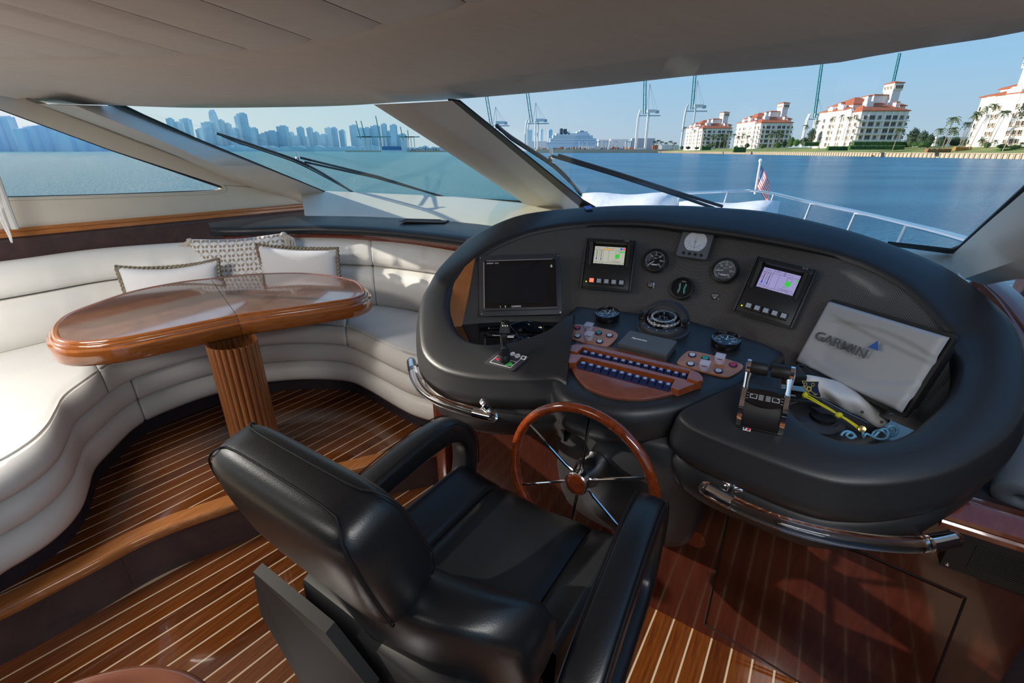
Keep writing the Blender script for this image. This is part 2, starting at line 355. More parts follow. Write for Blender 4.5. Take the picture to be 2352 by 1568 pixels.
def planks(parent, poly, sref, n, pitch, fref, theta, z0, gap, mats, th=0.006, sgn=1):
    # plank k between lines through B(sref+k*pitch, fref) with heading theta(s)
    def ln(k):
        s_ = sref+sgn*k*pitch; th_ = theta(s_); d = V((sin(th_), cos(th_), 0)); return B(s_, fref, z0), d
    for k in range(n):
        (pa, da), (pb, db) = ln(k), ln(k+1)
        na = V((da.y, -da.x, 0)); nb = V((db.y, -db.x, 0))
        if sgn < 0: pa, da, na, pb, db, nb = pb, db, nb, pa, da, na
        A, Bq = pa+na*gap/2, pb-nb*gap/2
        def spans(o, d):
            n_ = V((d.y, -d.x, 0)); ts = []
            for i in range(len(poly)):
                u, v = poly[i], poly[(i+1) % len(poly)]; du = (u-o).dot(n_); dv = (v-o).dot(n_)
                if (du >= 0) != (dv >= 0): w_ = u+(v-u)*(du/(du-dv)); ts.append((w_-o).dot(d))
            ts.sort(); return [(ts[i], ts[i+1]) for i in range(0, len(ts)-1, 2)]
        dm = (da+db).normalized(); om = (A+Bq)/2; mid_ = spans(om, dm); sa = spans(A, da); sb = spans(Bq, db)
        for (m0, m1) in mid_:
            if m1-m0 < .03: continue
            def pick(sp, o, d):
                e0 = (om+dm*m0-o).dot(d); e1 = (om+dm*m1-o).dot(d)
                for (x0, x1) in sp:
                    if abs(x0-e0) < .6 and abs(x1-e1) < .6: return x0, x1
                    if abs(x0-e0) < .6: return x0, e1
                    if abs(x1-e1) < .6: return e0, x1
                return e0, e1
            a0, a1 = pick(sa, A, da); b0, b1 = pick(sb, Bq, db)
            q2 = [A+da*a0, Bq+db*b0, Bq+db*b1, A+da*a1]
            mb = MB(); mb.prism([V((v.x, v.y, z0)) for v in q2], V((0, 0, th)))
            obj('plank', mb, mats[k % len(mats)] if k % 5 else mats[-1], parent, smooth=0)
lowpoly = [V((p.x, p.y, 0)) for p in riser]
lowpoly = [V((-4.2, -3.2, 0))]+lowpoly[:]+[B(-1.28, 1.36, 0), B(.62, 1.36, 0), B(.66, -3.2, 0)]
lowpoly = [V((p.x, p.y, -.008)) for p in lowpoly]
mb = MB(); mb.prism([V((-4.6, -3.4, -.04)), V((-4.6, 2.0, -.04)), V((0, 2.6, -.04)), V((2.2, 1.2, -.04)), V((2.0, -3.4, -.04))], V((0, 0, .0415)))
floor = obj('floor', mb, M_caulk, kind='structure', smooth=0)
def th_low(s): return HEAD+radians(7.0)*min(1.3, max(0, (-.2-s)/1.44))
planks(floor, [V((p.x, p.y, 0)) for p in lowpoly], .66-.003, 66, .068, 1.36, th_low, -0.004, 0.0075, [M_plank, M_plank2, M_plank, M_plank], th=.006, sgn=-1)
# upper floor
up_poly = [V((p.x, p.y, 0)) for i, p in enumerate(nose2) if i >= 11]
SOFPX = [(-200, 1470), (-80, 1385), (0, 1319), (60, 1282), (116, 1244), (163, 1200), (190, 1159), (204, 1118), (218, 1077), (258, 1033), (306, 986), (357, 956), (442, 922), (510, 901), (560, 888), (619, 877.6), (714, 871), (800, 876), (848, 895.6), (899, 926), (950, 953), (1011, 972), (1040, 982)]
sof = smooth_path([Z(a, b, 0.325) for a, b in SOFPX], 5)
back_of_sofa = [V((p.x, p.y, 0)) for p in sof]
poly = up_poly+[B(-1.28, 1.45, 0), B(-1.3, 1.75, 0)]+[p+(B(-1.9, 1.2, 0)-p).normalized()*(-.12) for p in reversed(back_of_sofa[13:])]+[V((-1.93, 1.13, 0))]
mb = MB(); mb.prism([V((p.x, p.y, .19)) for p in riser]+[B(-1.28, 1.5, .19), B(-1.3, 4.0, .19), B(-3.78, 3.4, .19), B(-3.78, -1.2, .19)], V((0, 0, .0414)))
floor2 = obj('floor_raised', mb, M_caulk, kind='structure', smooth=0)
def th_up(s): return radians(36.5)
planks(floor2, poly, -1.30, 40, .0675, 1.36, th_up, 0.2265, 0.0068, [M_plank, M_plank, M_plank2, M_plank], th=.0055, sgn=-1)
# step nosing and riser
mb = MB(); rows = []
for i, p in enumerate(nose):
    q = nose2[i]; n = (p-q).normalized()
    rows.append([q+UP*-.004, q+UP*.003, p-n*.02+UP*.004, p-n*.006+UP*.001, p-UP*.006, p-UP*.034, p-n*.006-UP*.042, p-n*.03-UP*.042])
mb.grid(rows, cap0=True, cap1=True)
obj('trim_step_nosing', mb, M_trim, kind='structure', smooth=50)
mb = MB(); cut = min(range(len(nose)), key=lambda i: (riser[i]-Z(320, 1371, 0)).length)
step = thing('step_riser', 'dark plum riser band under the honey wood nosing of the raised floor', 'step', riser[cut])
for a, b in ((0, cut), (cut, len(riser)-1)):
    mb = MB(); rr = [V((p.x, p.y, 0)) for p in riser[a:b+1]]
    if a == cut: rr[0] = rr[0].lerp(rr[1], .06)
    mb.grid([[p+UP*.0, p+UP*.186] for p in rr]+[[p+UP*.186+V((-.02, .02, 0)), p+UP*.0+V((-.02, .02, 0))] for p in reversed(rr)], cap0=False)
    obj('riser_panel', mb, M_band, step, smooth=40)

# ---- helm bulkhead (glossy mahogany)
FB = 1.36
mb = MB(); mb.box(B(-.33, FB+.02, .405), SB*.97, FW*.02, UP*.405)
bulk = obj('wall_helm', mb, M_mahog, kind='structure', smooth=0)
bp0 = B(0, FB, 0)
def on_b(px, py, off=0): return PL(px, py, B(0, FB-off, 0), FW)
pan = [on_b(1677, 1166), on_b(1990, 1272), on_b(2218, 1372), on_b(2085, 1720), on_b(1618, 1432)]
mb = MB(); q = [on_b(a, b, .006) for a, b in ((1680, 1172), (1985, 1276), (2210, 1375), (2078, 1718), (1624, 1426))]
mb.prism(q, FW*.007); obj('access_panel', mb, M_mahog, bulk, smooth=0)
seam = mat('dark_seam', (0.004, 0.003, 0.003), .7)
mb = MB()
for a, b in zip(pan, pan[1:]+pan[:1]): mb.tube([a-FW*.001, b-FW*.001], .0028, 6)
obj('panel_joint', mb, seam, bulk, smooth=0)
mb = MB(); mb.prism([on_b(1463, 1372, .012), on_b(1755, 1545, .012), on_b(1900, 1625, .012), on_b(1900, 1580, .012), on_b(1755, 1500, .012), on_b(1540, 1374, .012)], FW*.012)
fr = Fr(on_b(1597, 1237), SB, UP); mb = MB()
for k in range(13): fr.box(mb, 0, -.03+k*.005, 2*sqrt(max(0, .034**2-(-.03+k*.005)**2)), .0026, .003)
obj('speaker_grille', mb, M_mahog2, bulk, smooth=0)
# left end: narrow mahogany stile + side return
mb = MB(); mb.box(B(-1.285, FB+.0, .50), SB*.03, FW*.03, UP*.45, .006); obj('stile', mb, M_mahog2, bulk)
mb = MB(); mb.box(B(-1.295, FB+.5, .52), SB*.012, FW*.5, UP*.47); obj('wall_helm_side', mb, M_mahog2, kind='structure', smooth=0)

# ---- port side: wall plane s = -3.78
PS = -3.78
def onp(px, py, off=0): return PL(px, py, B(PS+off, 0, 0), SB)
def slab_np(name, pts, d, m, parent=None, **k):
    mb = MB(); mb.prism(pts, d); return obj(name, mb, m, parent, smooth=0, **k)
e = .0
low = [onp(-500, 478), onp(0, 454), onp(250, 447), onp(420, 441), onp(497, 437), onp(508, 434), onp(512, 430), onp(505, 425), onp(592, 428), onp(720, 462), onp(716, 472), onp(0, 530), onp(-500, 575)]
wl = slab_np('wall_port', low, SB*-.05, M_cream, kind='structure')
up_ = [onp(-500, 66), onp(0, 250), onp(120, 293), onp(250, 341), onp(400, 396), onp(505, 425), onp(592, 428), onp(540, 405), onp(350, 335), onp(155, 262), onp(60, 225), onp(0, 196), onp(-500, 10)]
up_ = [onp(-500, 60), onp(0, 250), onp(250, 342), onp(505, 425.5), onp(600, 432), onp(82, 228), onp(-60, 150), onp(-500, -60)]
slab_np('wall_port_upper', up_, SB*-.05, M_cream, kind='structure')
# sill moulding lip around window, gasket, glass
wpx = [(-500, 66), (0, 250), (250, 342), (400, 393), (490, 424), (508, 430), (510, 435), (495, 438.5), (250, 448), (0, 455), (-500, 480)]
g = [onp(a, b, -.02) for a, b in wpx]
win1 = slab_np('window_1', [onp(a, b, -.042) for a, b in wpx], SB*-.006, M_glass, kind='structure')
mb = MB(); mb.tube(g, .008, 6, closed=False); obj('gasket', mb, M_gasket, win1)
mb = MB(); mb.tube([onp(a, b, .003) for a, b in ((-500, 486), (0, 459), (250, 452), (490, 444), (514, 440), (519, 432), (512, 424))], .006, 6); obj('window_bead', mb, M_cream, win1)
# seam strip with screws along the upper frame
mb = MB(); sp_ = [onp(a, b, .004) for a, b in ((60, 226), (157, 263), (310, 322), (429, 367), (543, 410), (592, 429), (690, 462))]
mb.prism([p+UP*.006 for p in sp_]+[p-UP*.006 for p in reversed(sp_)], SB*.004); sst = obj('trim_port_seam', mb, mat('seam_grey', (0.30, 0.29, 0.27), .5), kind='structure', smooth=0)
mb_s = None
for a, b in ((157, 264), (310, 322), (429, 367), (543, 410), (589, 428)):
    mb = MB(); mb.lathe(onp(a, b, .006), SB, [(.007, 0), (.006, .003), (.0, .004)], 8); obj('screw', mb, M_steel, sst)
# wooden rail and plum leather band below it
r0, r1 = onp(-400, 566, .0), onp(714, 472, .0)
prof = [(0, .022), (.018, .024), (.026, .016), (.024, .006), (.018, .002), (.026, -.006), (.024, -.022), (.006, -.03), (0, -.03)]
ra = B(PS, SF(r0)[1], 1.235); rb = B(PS, SF(r1)[1]+.02, 1.205)
mb = MB(); mb.grid([[p+SB*a+UP*b for a, b in prof] for p in (ra, ra.lerp(rb, .5), rb-FW*.02, )]+[[rb+SB*a*.5+UP*b*.6 for a, b in prof]], cap0=True, cap1=True)
obj('trim_port_rail', mb, M_trim, kind='structure', smooth=40)
mb = MB(); mb.grid([[p+SB*.0+UP*-.02, p+SB*.008+UP*-.05, p+SB*.008-UP*.2, p-UP*.7] for p in (ra, rb+FW*.25)]); obj('wall_port_band', mb, M_band, kind='structure', smooth=0)

# ---- windshield geometry
TC = B(-1.6, 1.78, 1.87); BC = B(-1.66, 2.87, 1.315)
g_bl = B(-3.60, 2.50, 1.315)
nP = (BC-g_bl).cross(TC-g_bl).normalized();  nP = nP if nP.dot(FW) > 0 else -nP
g_br = B(.62, 2.30, 1.30)
nS = (g_br-BC).cross(TC-BC).normalized(); nS = nS if nS.dot(FW) > 0 else -nS
def gp(px, py, off=0): return PL(px, py, BC+nP*off, nP)
def gs(px, py, off=0): return PL(px, py, BC+nS*off, nS)
pw = [(262, 244), (752, 443), (960, 450), (1225, 462), (1240, 480), (880, 240)]
win2 = slab_np('window_2', [gp(a, b) for a, b in pw], nP*.008, M_glassp, kind='structure')
mb = MB(); a, b, c, d = gp(240, 233, -.004), gp(748, 440, -.004), gp(758, 443, -.004), gp(280, 238, -.004)
mb.prism([gp(228, 230, -.004), gp(300, 262, -.004), gp(450, 325, -.004), gp(752, 443, -.004), gp(757, 443, -.004), gp(462, 321, -.004), gp(330, 262, -.004), gp(276, 236, -.004)], -nP*.008)
mb.prism([gp(745, 441, -.002), gp(1000, 449.5, -.002), gp(1225, 462, -.002), gp(1225, 465, -.002), gp(1000, 453, -.002), gp(745, 444.5, -.002)], -nP*.01)
obj('gasket', mb, M_gasket, win2, smooth=0)
sw = [(1010, 200), (1340, 474), (1500, 500), (1900, 560), (2196, 574), (2500, 318), (2700, 20), (1900, 90)]
win3 = slab_np('window_3', [gs(a, b) for a, b in sw], nS*.008, M_glass, kind='structure')
mb = MB()
mb.prism([gs(1030, 226, -.004), gs(1335, 474, -.004), gs(1368, 474, -.004), gs(1340, 458, -.004), gs(1280, 410, -.004), gs(1056, 229, -.004)], -nS*.008)
mb.prism([gs(2040, 554, -.004), gs(2183, 570, -.004), gs(2203, 562, -.004), gs(2352, 424, -.004), gs(2500, 290, -.004), gs(2520, 320, -.004), gs(2352, 452, -.004), gs(2200, 578, -.004), gs(2180, 578, -.004), gs(2040, 560, -.004)], -nS*.008)
obj('gasket', mb, M_gasket, win3, smooth=0)
# port pillar: three edge lines lofted
def loft(name, lines, m, n=12, th=None, smooth=40, **k):
    R_ = [resample(smooth_path(l, 6) if len(l) > 2 else l, n) for l in lines]
    mb = MB(); mb.grid([[r[i] for r in R_] for i in range(n)], cap0=True, cap1=True); return obj(name, mb, m, smooth=smooth, kind='structure', **k)
e1 = [onp(86, 238, .012), onp(310, 319, .012), onp(592, 427, .012), onp(712, 474, .012)]
mid = lambda a, b, px, py, q: CAM+ray(px, py)*((((a-CAM).length/ray(px, py).length)*(1-q)+((b-CAM).length/ray(px, py).length)*q))
e3 = [gp(262, 243, -.02), gp(450, 323, -.02), gp(752, 444, -.02), gp(756, 452, -.02)]
def near(px, py, ref, dl):  # point on the pixel ray a little nearer than a reference point
    r = ray(px, py); return CAM+r*((ref-CAM).length/r.length-dl)
e2 = [near(132, 241, e1[0], .16), near(330, 322, e1[1], .14), near(560, 424, e1[2], .10), near(748, 472, e1[3], .06)]
e2b = [near(172, 242, e1[0], .16), near(375, 325, e1[1], .15), near(600, 424, e1[2], .11), near(752, 462, e1[3], .06)]
loft('wall_port_pillar', [e1, e2, e2b, e3], M_ppale, smooth=60)
# centre mullion
ml = [gp(858, 240, -.03), gp(1000, 331, -.03), gp(1120, 410, -.03), gp(1255, 503, -.03)]
mr = [gs(1038, 231, -.012), gs(1180, 348, -.012), gs(1280, 432, -.012), gs(1350, 490, -.012)]
md0 = [near(885, 240, ml[0], .07), near(1030, 335, ml[1], .08), near(1143, 414, ml[2], .08), near(1275, 503, ml[3], .08)]
md1 = [near(930, 237, ml[0], .10), near(1080, 334, ml[1], .12), near(1190, 415, ml[2], .12), near(1300, 500, ml[3], .12)]
md2 = [near(952, 236, ml[0], .10), near(1098, 333, ml[1], .12), near(1207, 414, ml[2], .12), near(1312, 498, ml[3], .12)]
loft('wall_centre_mullion', [ml, md0, md1], M_pillar, smooth=60)
loft('wall_centre_mullion_face', [md1, md2, mr], M_ppale, smooth=60)
# starboard pillar
a0 = [gs(2190, 582, -.02), gs(2270, 510, -.02), gs(2352, 440, -.02), gs(2600, 215, -.02)]
a1 = [near(2185, 612, a0[0], .05), near(2290, 525, a0[1], .08), near(2375, 462, a0[2], .1), near(2640, 260, a0[3], .1)]
a2 = [near(2215, 640, a0[0], .16), near(2330, 600, a0[1], .2), near(2440, 560, a0[2], .2), near(2700, 400, a0[3], .2)]
a3 = [near(2262, 655, a0[0], .12), near(2345, 640, a0[1], .1), near(2470, 640, a0[2], .1), near(2760, 520, a0[3], .1)]
loft('wall_starboard_pillar', [a0, a1, a2, a3], M_pillar, smooth=60)
# sills
sl = [gp(690, 436, -.0), gp(900, 445, -.0), gp(1100, 455, -.0), gp(1300, 473, -.0)]
s2 = [Z(700, 495, 1.205), Z(860, 498, 1.205), Z(1060, 510, 1.21), Z(1240, 530, 1.22)]
s3 = [p-UP*.06 for p in s2]
loft('trim_port_sill', [sl, [a.lerp(b, .12)+UP*.006 for a, b in zip(sl, s2)], s2, s3], M_cream)
t1 = [gs(1330, 470, 0), gs(1500, 500, 0), gs(1900, 560, 0), gs(2200, 578, 0)]
t2 = [gs(1330, 490, -.1), gs(1500, 540, -.12), gs(1900, 620, -.16), gs(2200, 640, -.12)]
loft('trim_starboard_sill', [t1, t2], M_cream)
# starboard wall, wooden rail (behind the console)
mb = MB(); mb.box(B(.86, 1.0, .55), SB*.02, FW*2.2, UP*.55); obj('wall_starboard', mb, M_kick, kind='structure', smooth=0)
mb = MB(); mb.box(B(.92, 1.2, 1.35), SB*.015, FW*1.3, UP*.22); obj('wall_starboard_upper', mb, M_cream, kind='structure', smooth=0)
rp = [T(2255, 652, 1.62), T(2300, 694, 1.5), T(2345, 755, 1.38), T(2400, 840, 1.25)]
mb = MB(); rows = []
rs = resample(smooth_path(rp, 5), 14)
for p in rs: rows.append([p+SB*a+UP*b for a, b in ((-.03, -.03), (-.034, .0), (-.02, .016), (-.01, .012), (.0, .022), (.02, .024), (.05, .02), (.05, -.04))])
mb.grid(rows, cap0=True, cap1=True); obj('trim_starboard_rail', mb, M_mahog2, kind='structure', smooth=40)

# ---- overhead: valance, ceiling panels
VT = [(-700, 100, 2.03), (-300, 122, 2.03), (0, 132.6, 2.03), (136, 135, 2.03), (289, 133, 2.03), (435, 129, 2.03), (578, 121, 2.03), (721, 100, 2.03), (800, 87, 2.03), (882, 65, 2.03), (1076, 19, 2.03), (1200, -16, 2.03), (1400, -85, 2.03), (1700, -200, 2.03), (2100, -370, 2.03), (2700, -700, 2.03)]
VB = [(-700, 110, 1.93), (-200, 195, 1.92), (0, 219, 1.91), (90, 237, 1.905), (238, 241, 1.895), (442, 247.6, 1.885), (680, 245.6, 1.88), (800, 242, 1.875), (930, 234, 1.87), (1035, 228.6, 1.87), (1290, 207, 1.87), (1580, 175, 1.87), (1890, 148, 1.865), (2060, 119, 1.86), (2350, 74, 1.86), (2800, -30, 1.86)]
def clampS(p): s_, f_, z_ = SF(p); return B(max(-3.90, min(.95, s_)), max(-3.2, f_), z_)
vt = [clampS(p) for p in resample(smooth_path([Z(*p) for p in VT], 5), 60)]; vb = [clampS(p) for p in resample(smooth_path([Z(*p) for p in VB], 5), 60)]
mb = MB(); rows = []
for a, b in zip(vt, vb):
    h = b-a; hz = V((h.x, h.y, 0)); hn = hz.normalized() if hz.length > .02 else FW
    rows.append([a+UP*.03-hn*.03, a-UP*.004-hn*.006, a-UP*.014+hn*.012, a.lerp(b, .25)-UP*.012, a.lerp(b, .5)-UP*.016, a.lerp(b, .75)-UP*.012, a.lerp(b, .96)-UP*.003, b, b+UP*.006+hn*.006, b+UP*.05+hn*.012])
mb.grid(rows); val = obj('ceiling_valance', mb, M_head, kind='structure', smooth=60)
mb = MB(); mb.grid([[p+UP*.012 for p in vb], [p+UP*.10+FW*.02 for p in vb]]); obj('trim_valance_back', mb, M_gasket, kind='structure')
# seam lines as (p, q) on the ceiling plane
SE = [((0, 60), (0, 60)), ]
seams = [((-300, 90), (-40, 128)), ((0, 102), (136, 135)), ((0, 59.5), (289, 133)), ((0, 12), (429, 130)), ((173, 0), (575, 121)), ((435, 0), (723, 100)), ((718, 0), (882, 65)), ((1045, 0), (1078, 19)), ((1280, -60), (1300, -50))]
sm = []
for i, (a, b) in enumerate(seams):
    p, q = Z(*a, 2.03), Z(*b, 2.03)
    if i == 0: p, q = B(-3.6, -1, 2.03), B(-3.50, .35, 2.03)
    d = (q-p).normalized()
    if i == 7: d = (sm[-1][1]+V((.10, 0, 0))).normalized()
    if i == 8: q = Z(1330, -62, 2.03); d = (sm[-1][1]+V((.06, 0, 0))).normalized()
    sm.append((q, d))
for k in range(4):
    q, d = sm[-1]; n = V((d.y, -d.x, 0)); sm.append((min(vt, key=lambda p: abs((p-q).dot(n)-.34)), (d+V((.05, 0, 0))).normalized()))
ceil_mb = MB(); ceil_mb.prism([V((-5, -3.4, 2.055)), V((-5, 4, 2.055)), V((3, 4, 2.055)), V((3, -3.4, 2.055))], V((0, 0, .03)))
# one roof slab that follows the valance
rp_ = [p+UP*.035 for p in vt]
mb = MB(); mb.prism([B(-3.92, -3.2, 2.064)]+rp_+[B(.97, -3.2, 2.064)], V((0, 0, .03)))
ceil = obj('ceiling', mb, M_gasket, kind='structure', smooth=0)
mb = MB(); mb.grid([[p+UP*.03 for p in vt], [p+UP*.12+FW*.1 for p in vb], [p+UP*.012 for p in vb]]); obj('roof_shell', mb, M_cream, kind='structure')
for i in range(len(sm)-1):
    (q0, d0), (q1, d1) = sm[i], sm[i+1]
    i0 = min(range(60), key=lambda k: (vt[k]-q0).length); i1 = min(range(60), key=lambda k: (vt[k]-q1).length)
    front = [q0]+[vt[k] for k in range(i0+1, i1)]+[q1]
    L = 4.6 if i < 9 else 4.0
    c0 = [q0-d0*(L*t) for t in (0, .01, .2, .5, 1)]; n = len(front)
    fr_ = resample(front, 9); rows = []
    for t in (0.0, .006, .02, .1, .3, .6, 1.0):
        row = []
        for j, p in enumerate(fr_):
            u_ = j/8; d = d0.lerp(d1, u_).normalized(); pt = p-d*(L*t)
            hh = min(1, min(u_, 1-u_)/.03)*min(1, (t*L+.004)/.03); row.append(V((pt.x, pt.y, 2.040-.010*sqrt(max(0, min(1, hh))))))
        rows.append(row)
    # keep a hair gap between panels
    for r in rows:
        w_ = r[-1]-r[0]
        if w_.length > .05: r[0] = r[0]+w_.normalized()*.0025; r[-1] = r[-1]-w_.normalized()*.0025
    mb = MB(); mb.grid(rows); obj('ceiling_panel', mb, M_head, ceil, smooth=70)

# blind cords and curtain post at the left edge
t = thing('curtain_post', 'slanting white curtain post at the port window edge', 'post', Z(20, 500, 1.24))
mb = MB(); mb.tube([onp(-14, 395, .12), onp(2, 440, .12), onp(34, 526, .12)], .018, 10); obj('post', mb, M_ppale, t)
t = thing('blind_cord', 'white ball chain hanging over the wooden rail by the port window', 'cord', onp(24, 556, .14))
for dx in (0, 6):
    pts = [onp(-12+dx, 440, .14), onp(-2+dx, 490, .14), onp(10+dx, 520, .14), onp(20+dx*.6, 540, .14), onp(27, 556, .14)]
    pp = resample(smooth_path(pts, 8), 46); mb = MB()
    for p in pp: mb.ball(p, .0055, 6, 4)
    obj('ball_chain', mb, M_ink, t)
mb = MB(); mb.box(B(-1.5, -3.2, 1.0), SB*2.45, FW*.03, UP*1.0); obj('wall_aft_blocker', mb, M_kick, kind='structure', smooth=0)  # unseen wall added to cut the light coming from aft
# aft side walls (out of view) so the cabin is a cabin
mb = MB(); mb.box(B(-3.9, -1.6, .65), SB*.03, FW*1.6, UP*.62); obj('wall_port_aft', mb, M_cream, kind='structure', smooth=0)
# ================================================================ DINETTE
# ---- curved sofa
pairs = [((-200, 1470), B(-3.70, -.75, 0)), ((0, 1319), B(-3.70, -.12, 0)), ((116, 1244), B(-3.70, .06, 0)), ((190, 1159), B(-3.70, .28, 0)), ((218, 1077), B(-3.70, .48, 0)), ((258, 1033), B(-3.70, .62, 0)), ((357, 956), B(-3.70, .95, 0)),
         ((510, 901), Z(374, 558.5, 1.095)), ((619, 877.6), Z(560, 548, 1.095)), ((714, 871), Z(690, 541, 1.095)), ((800, 876), Z(780, 541, 1.095)), ((899, 926), Z(882, 545, 1.095)), ((1011, 972), Z(1000, 556, 1.095)), ((1050, 985), Z(1062, 562, 1.095))]
def fidx(p):  # index on fine front curve
    q = Z(p[0], p[1], .325); return min(range(len(sof)), key=lambda i: (sof[i]-q).length)
ctrl = [(fidx(a), b) for a, b in pairs]
NS = len(sof); stat = []
bl = smooth_path([V((b.x, b.y, 0)) for _, b in ctrl], 8)
for i in range(NS):
    k = 0
    while k < len(ctrl)-2 and ctrl[k+1][0] < i: k += 1
    a, b = ctrl[k][0], ctrl[k+1][0]; t_ = min(1.0, max(0, (i-a)/max(1, b-a))); stat.append((V((sof[i].x, sof[i].y, 0)), bl[min(len(bl)-1, int(round((k+t_)*8)))]))
P_TOE = [(.09, .229), (.05, .229), (.05, .335), (.09, .335)]
P_R1 = [(.10, .322), (.02, .322), (-.02, .335), (-.042, .36), (-.046, .39), (-.034, .425), (-.008, .446), (.03, .45), (.10, .45)]
P_R2 = [(.10, .452), (.02, .452), (-.015, .462), (-.034, .486), (-.037, .515), (-.026, .546), (.0, .566), (.04, .57), (.10, .57)]
def p_seat(L): return [(.12, .573), (.0, .573), (-.03, .582), (-.042, .605), (-.040, .635), (-.028, .664), (-.008, .682), (.0, .687), (.006, .683), (.04, .694), (.12, .700), (L-.45 if L > .75 else L*.5, .695), (L-.30, .685), (L-.24, .672), (L-.20, .6)]
def p_bl(L): return [(L-.10, .62), (L-.24, .64), (L-.285, .69), (L-.292, .76), (L-.28, .84), (L-.255, .90), (L-.215, .924), (L-.16, .93), (L-.06, .92)]
def p_bu(L): return [(L-.06, .92), (L-.17, .927), (L-.215, .94), (L-.23, .965), (L-.222, 1.0), (L-.20, 1.045), (L-.16, 1.08), (L-.11, 1.098), (L-.05, 1.10), (L, 1.09), (L, .92)]
sofa = thing('curved_sofa', 'curved white leather dinette sofa with rolled base wrapping around the wooden table', 'sofa', stat[NS//2][0]+UP*.23)
def seg(name, prof, i0, i1, m, gap=True, label=None):
    mb = MB(); rows = []; idx = list(range(i0, i1+1)); ext = []
    for i in idx: ext.append((float(i), 0.0))
    if gap:
        ext = [(i0+.02, 1.0), (i0+.06, .55), (i0+.2, .2), (i0+.6, .03)]+[(float(i), 0) for i in idx[1:-1]]+[(i1-.6, .03), (i1-.2, .2), (i1-.06, .55), (i1-.02, 1.0)]
    for fi, sh in ext:
        a = min(NS-2, int(fi)); q = fi-a
        f_ = stat[a][0].lerp(stat[a+1][0], q); b_ = stat[a][1].lerp(stat[a+1][1], q)
        d = b_-f_; L = d.length; d.normalize(); pr = prof(L) if callable(prof) else prof
        cxm = sum(p[0] for p in pr)/len(pr); czm = sum(p[1] for p in pr)/len(pr)
        rows.append([f_+d*(x+(.020*sh if x < cxm else -.020*sh))+UP*(z+(.020*sh if z < czm else -.020*sh)) for x, z in pr])
    mb.grid(rows, cv=True, cap0=True, cap1=True); return obj(name, mb, m, sofa, smooth=70, label=label)
i_a = fidx((285, 1006)); i_b = fidx((806, 878)); i_c = fidx((866, 906)); i_r = fidx((335, 968))
seg('toe_kick', P_TOE, 0, NS-1, M_kick, False, 'dark plum toe kick')
for a, b in ((0, i_r), (i_r, NS-1)): seg('base_roll', P_R1, a, b, M_white); seg('base_roll', P_R2, a, b, M_white)
for a, b in ((0, i_a), (i_a, i_b), (i_b, NS-1)): seg('seat_cushion', p_seat, a, b, M_white)
for a, b in ((0, i_c), (i_c, NS-1)): seg('backrest_roll', p_bl, a, b, M_white); seg('backrest_roll', p_bu, a, b, M_white)
# piping on the seat cushions
for a, b in ((0, i_a), (i_a, i_b), (i_b, NS-1)):
    pts = []
    for i in range(a, b+1):
        f_, b_ = stat[i]; d = (b_-f_).normalized(); pts.append(f_+d*.028+UP*.6925)
    pts[0] = pts[0].lerp(pts[1], .2); pts[-1] = pts[-1].lerp(pts[-2], .2)
    mb = MB(); mb.tube(pts, .0045, 6); obj('piping', mb, M_white, sofa)
# stitched seam across the near cushion
# ---- padded shelf above the sofa
top_b = [Z(478, 512, 1.19), Z(560, 502, 1.2), Z(700, 493, 1.205), Z(860, 498, 1.205), Z(1060, 508, 1.21), Z(1240, 522, 1.22)]
top_f = [Z(482, 522, 1.185), Z(560, 521, 1.185), Z(700, 517, 1.185), Z(860, 522, 1.185), Z(1000, 535, 1.185), Z(1130, 552, 1.185)]
b_ = resample(smooth_path(top_b, 6), 30); f_ = resample(smooth_path(top_f, 6), 30)
mb = MB(); rows = []
for p, q in zip(b_, f_):
    d = (q-p).normalized(); d.z = 0
    rows.append([p-UP*.07, p, p.lerp(q, .5)+UP*.003, q-d*.03, q-d*.005-UP*.006, q+d*.012-UP*.022, q+d*.012-UP*.042, q-UP*.056, q-d*.03-UP*.058])
mb.grid(rows, cv=True, cap0=True, cap1=True)
obj('padded_shelf', mb, M_black, smooth=60, label='long black padded leather shelf above the curved sofa back', cat='shelf')
mb = MB(); rows = []
for p, q in zip(b_[1:], f_[1:]):
    d = (p-q).normalized(); d.z = 0; rows.append([q+d*.035-UP*.06, q+d*.03-UP*.085, q+d*.035-UP*.11, q+d*.06-UP*.11, q+d*.06-UP*.06])
mb.grid(rows, cv=True, cap0=True, cap1=True); obj('trim_shelf', mb, M_mahog2, kind='structure')
# vent in the shelf
c4 = [Z(938, 503.5, 1.209), Z(1036, 506, 1.209), Z(1016, 513, 1.209), Z(913, 508.5, 1.209)]
vt_ = thing('air_vent', 'black rectangular defroster vent set in the padded shelf', 'vent', sum(c4, V())/4)
fr = Fr(sum(c4, V())/4, c4[1]-c4[0], c4[0]-c4[3]); W_ = (c4[1]-c4[0]).length; H_ = (c4[0]-c4[3]).length
mb = MB()
for a, b, w_, h_ in ((0, H_/2, W_, .012), (0, -H_/2, W_, .012), (-W_/2, 0, .012, H_), (W_/2, 0, .012, H_)): fr.box(mb, a, b, w_, h_, .006)
obj('frame', mb, M_bez, vt_)
for k in (-1, 0, 1):
    mb = MB(); fr.box(mb, 0, k*H_*.24, W_*.92, H_*.1, .004); obj('slat', mb, M_plasd, vt_)
mb = MB(); fr.box(mb, 0, 0, W_*.95, H_*.9, .001); obj('opening', mb, M_gasket, vt_)
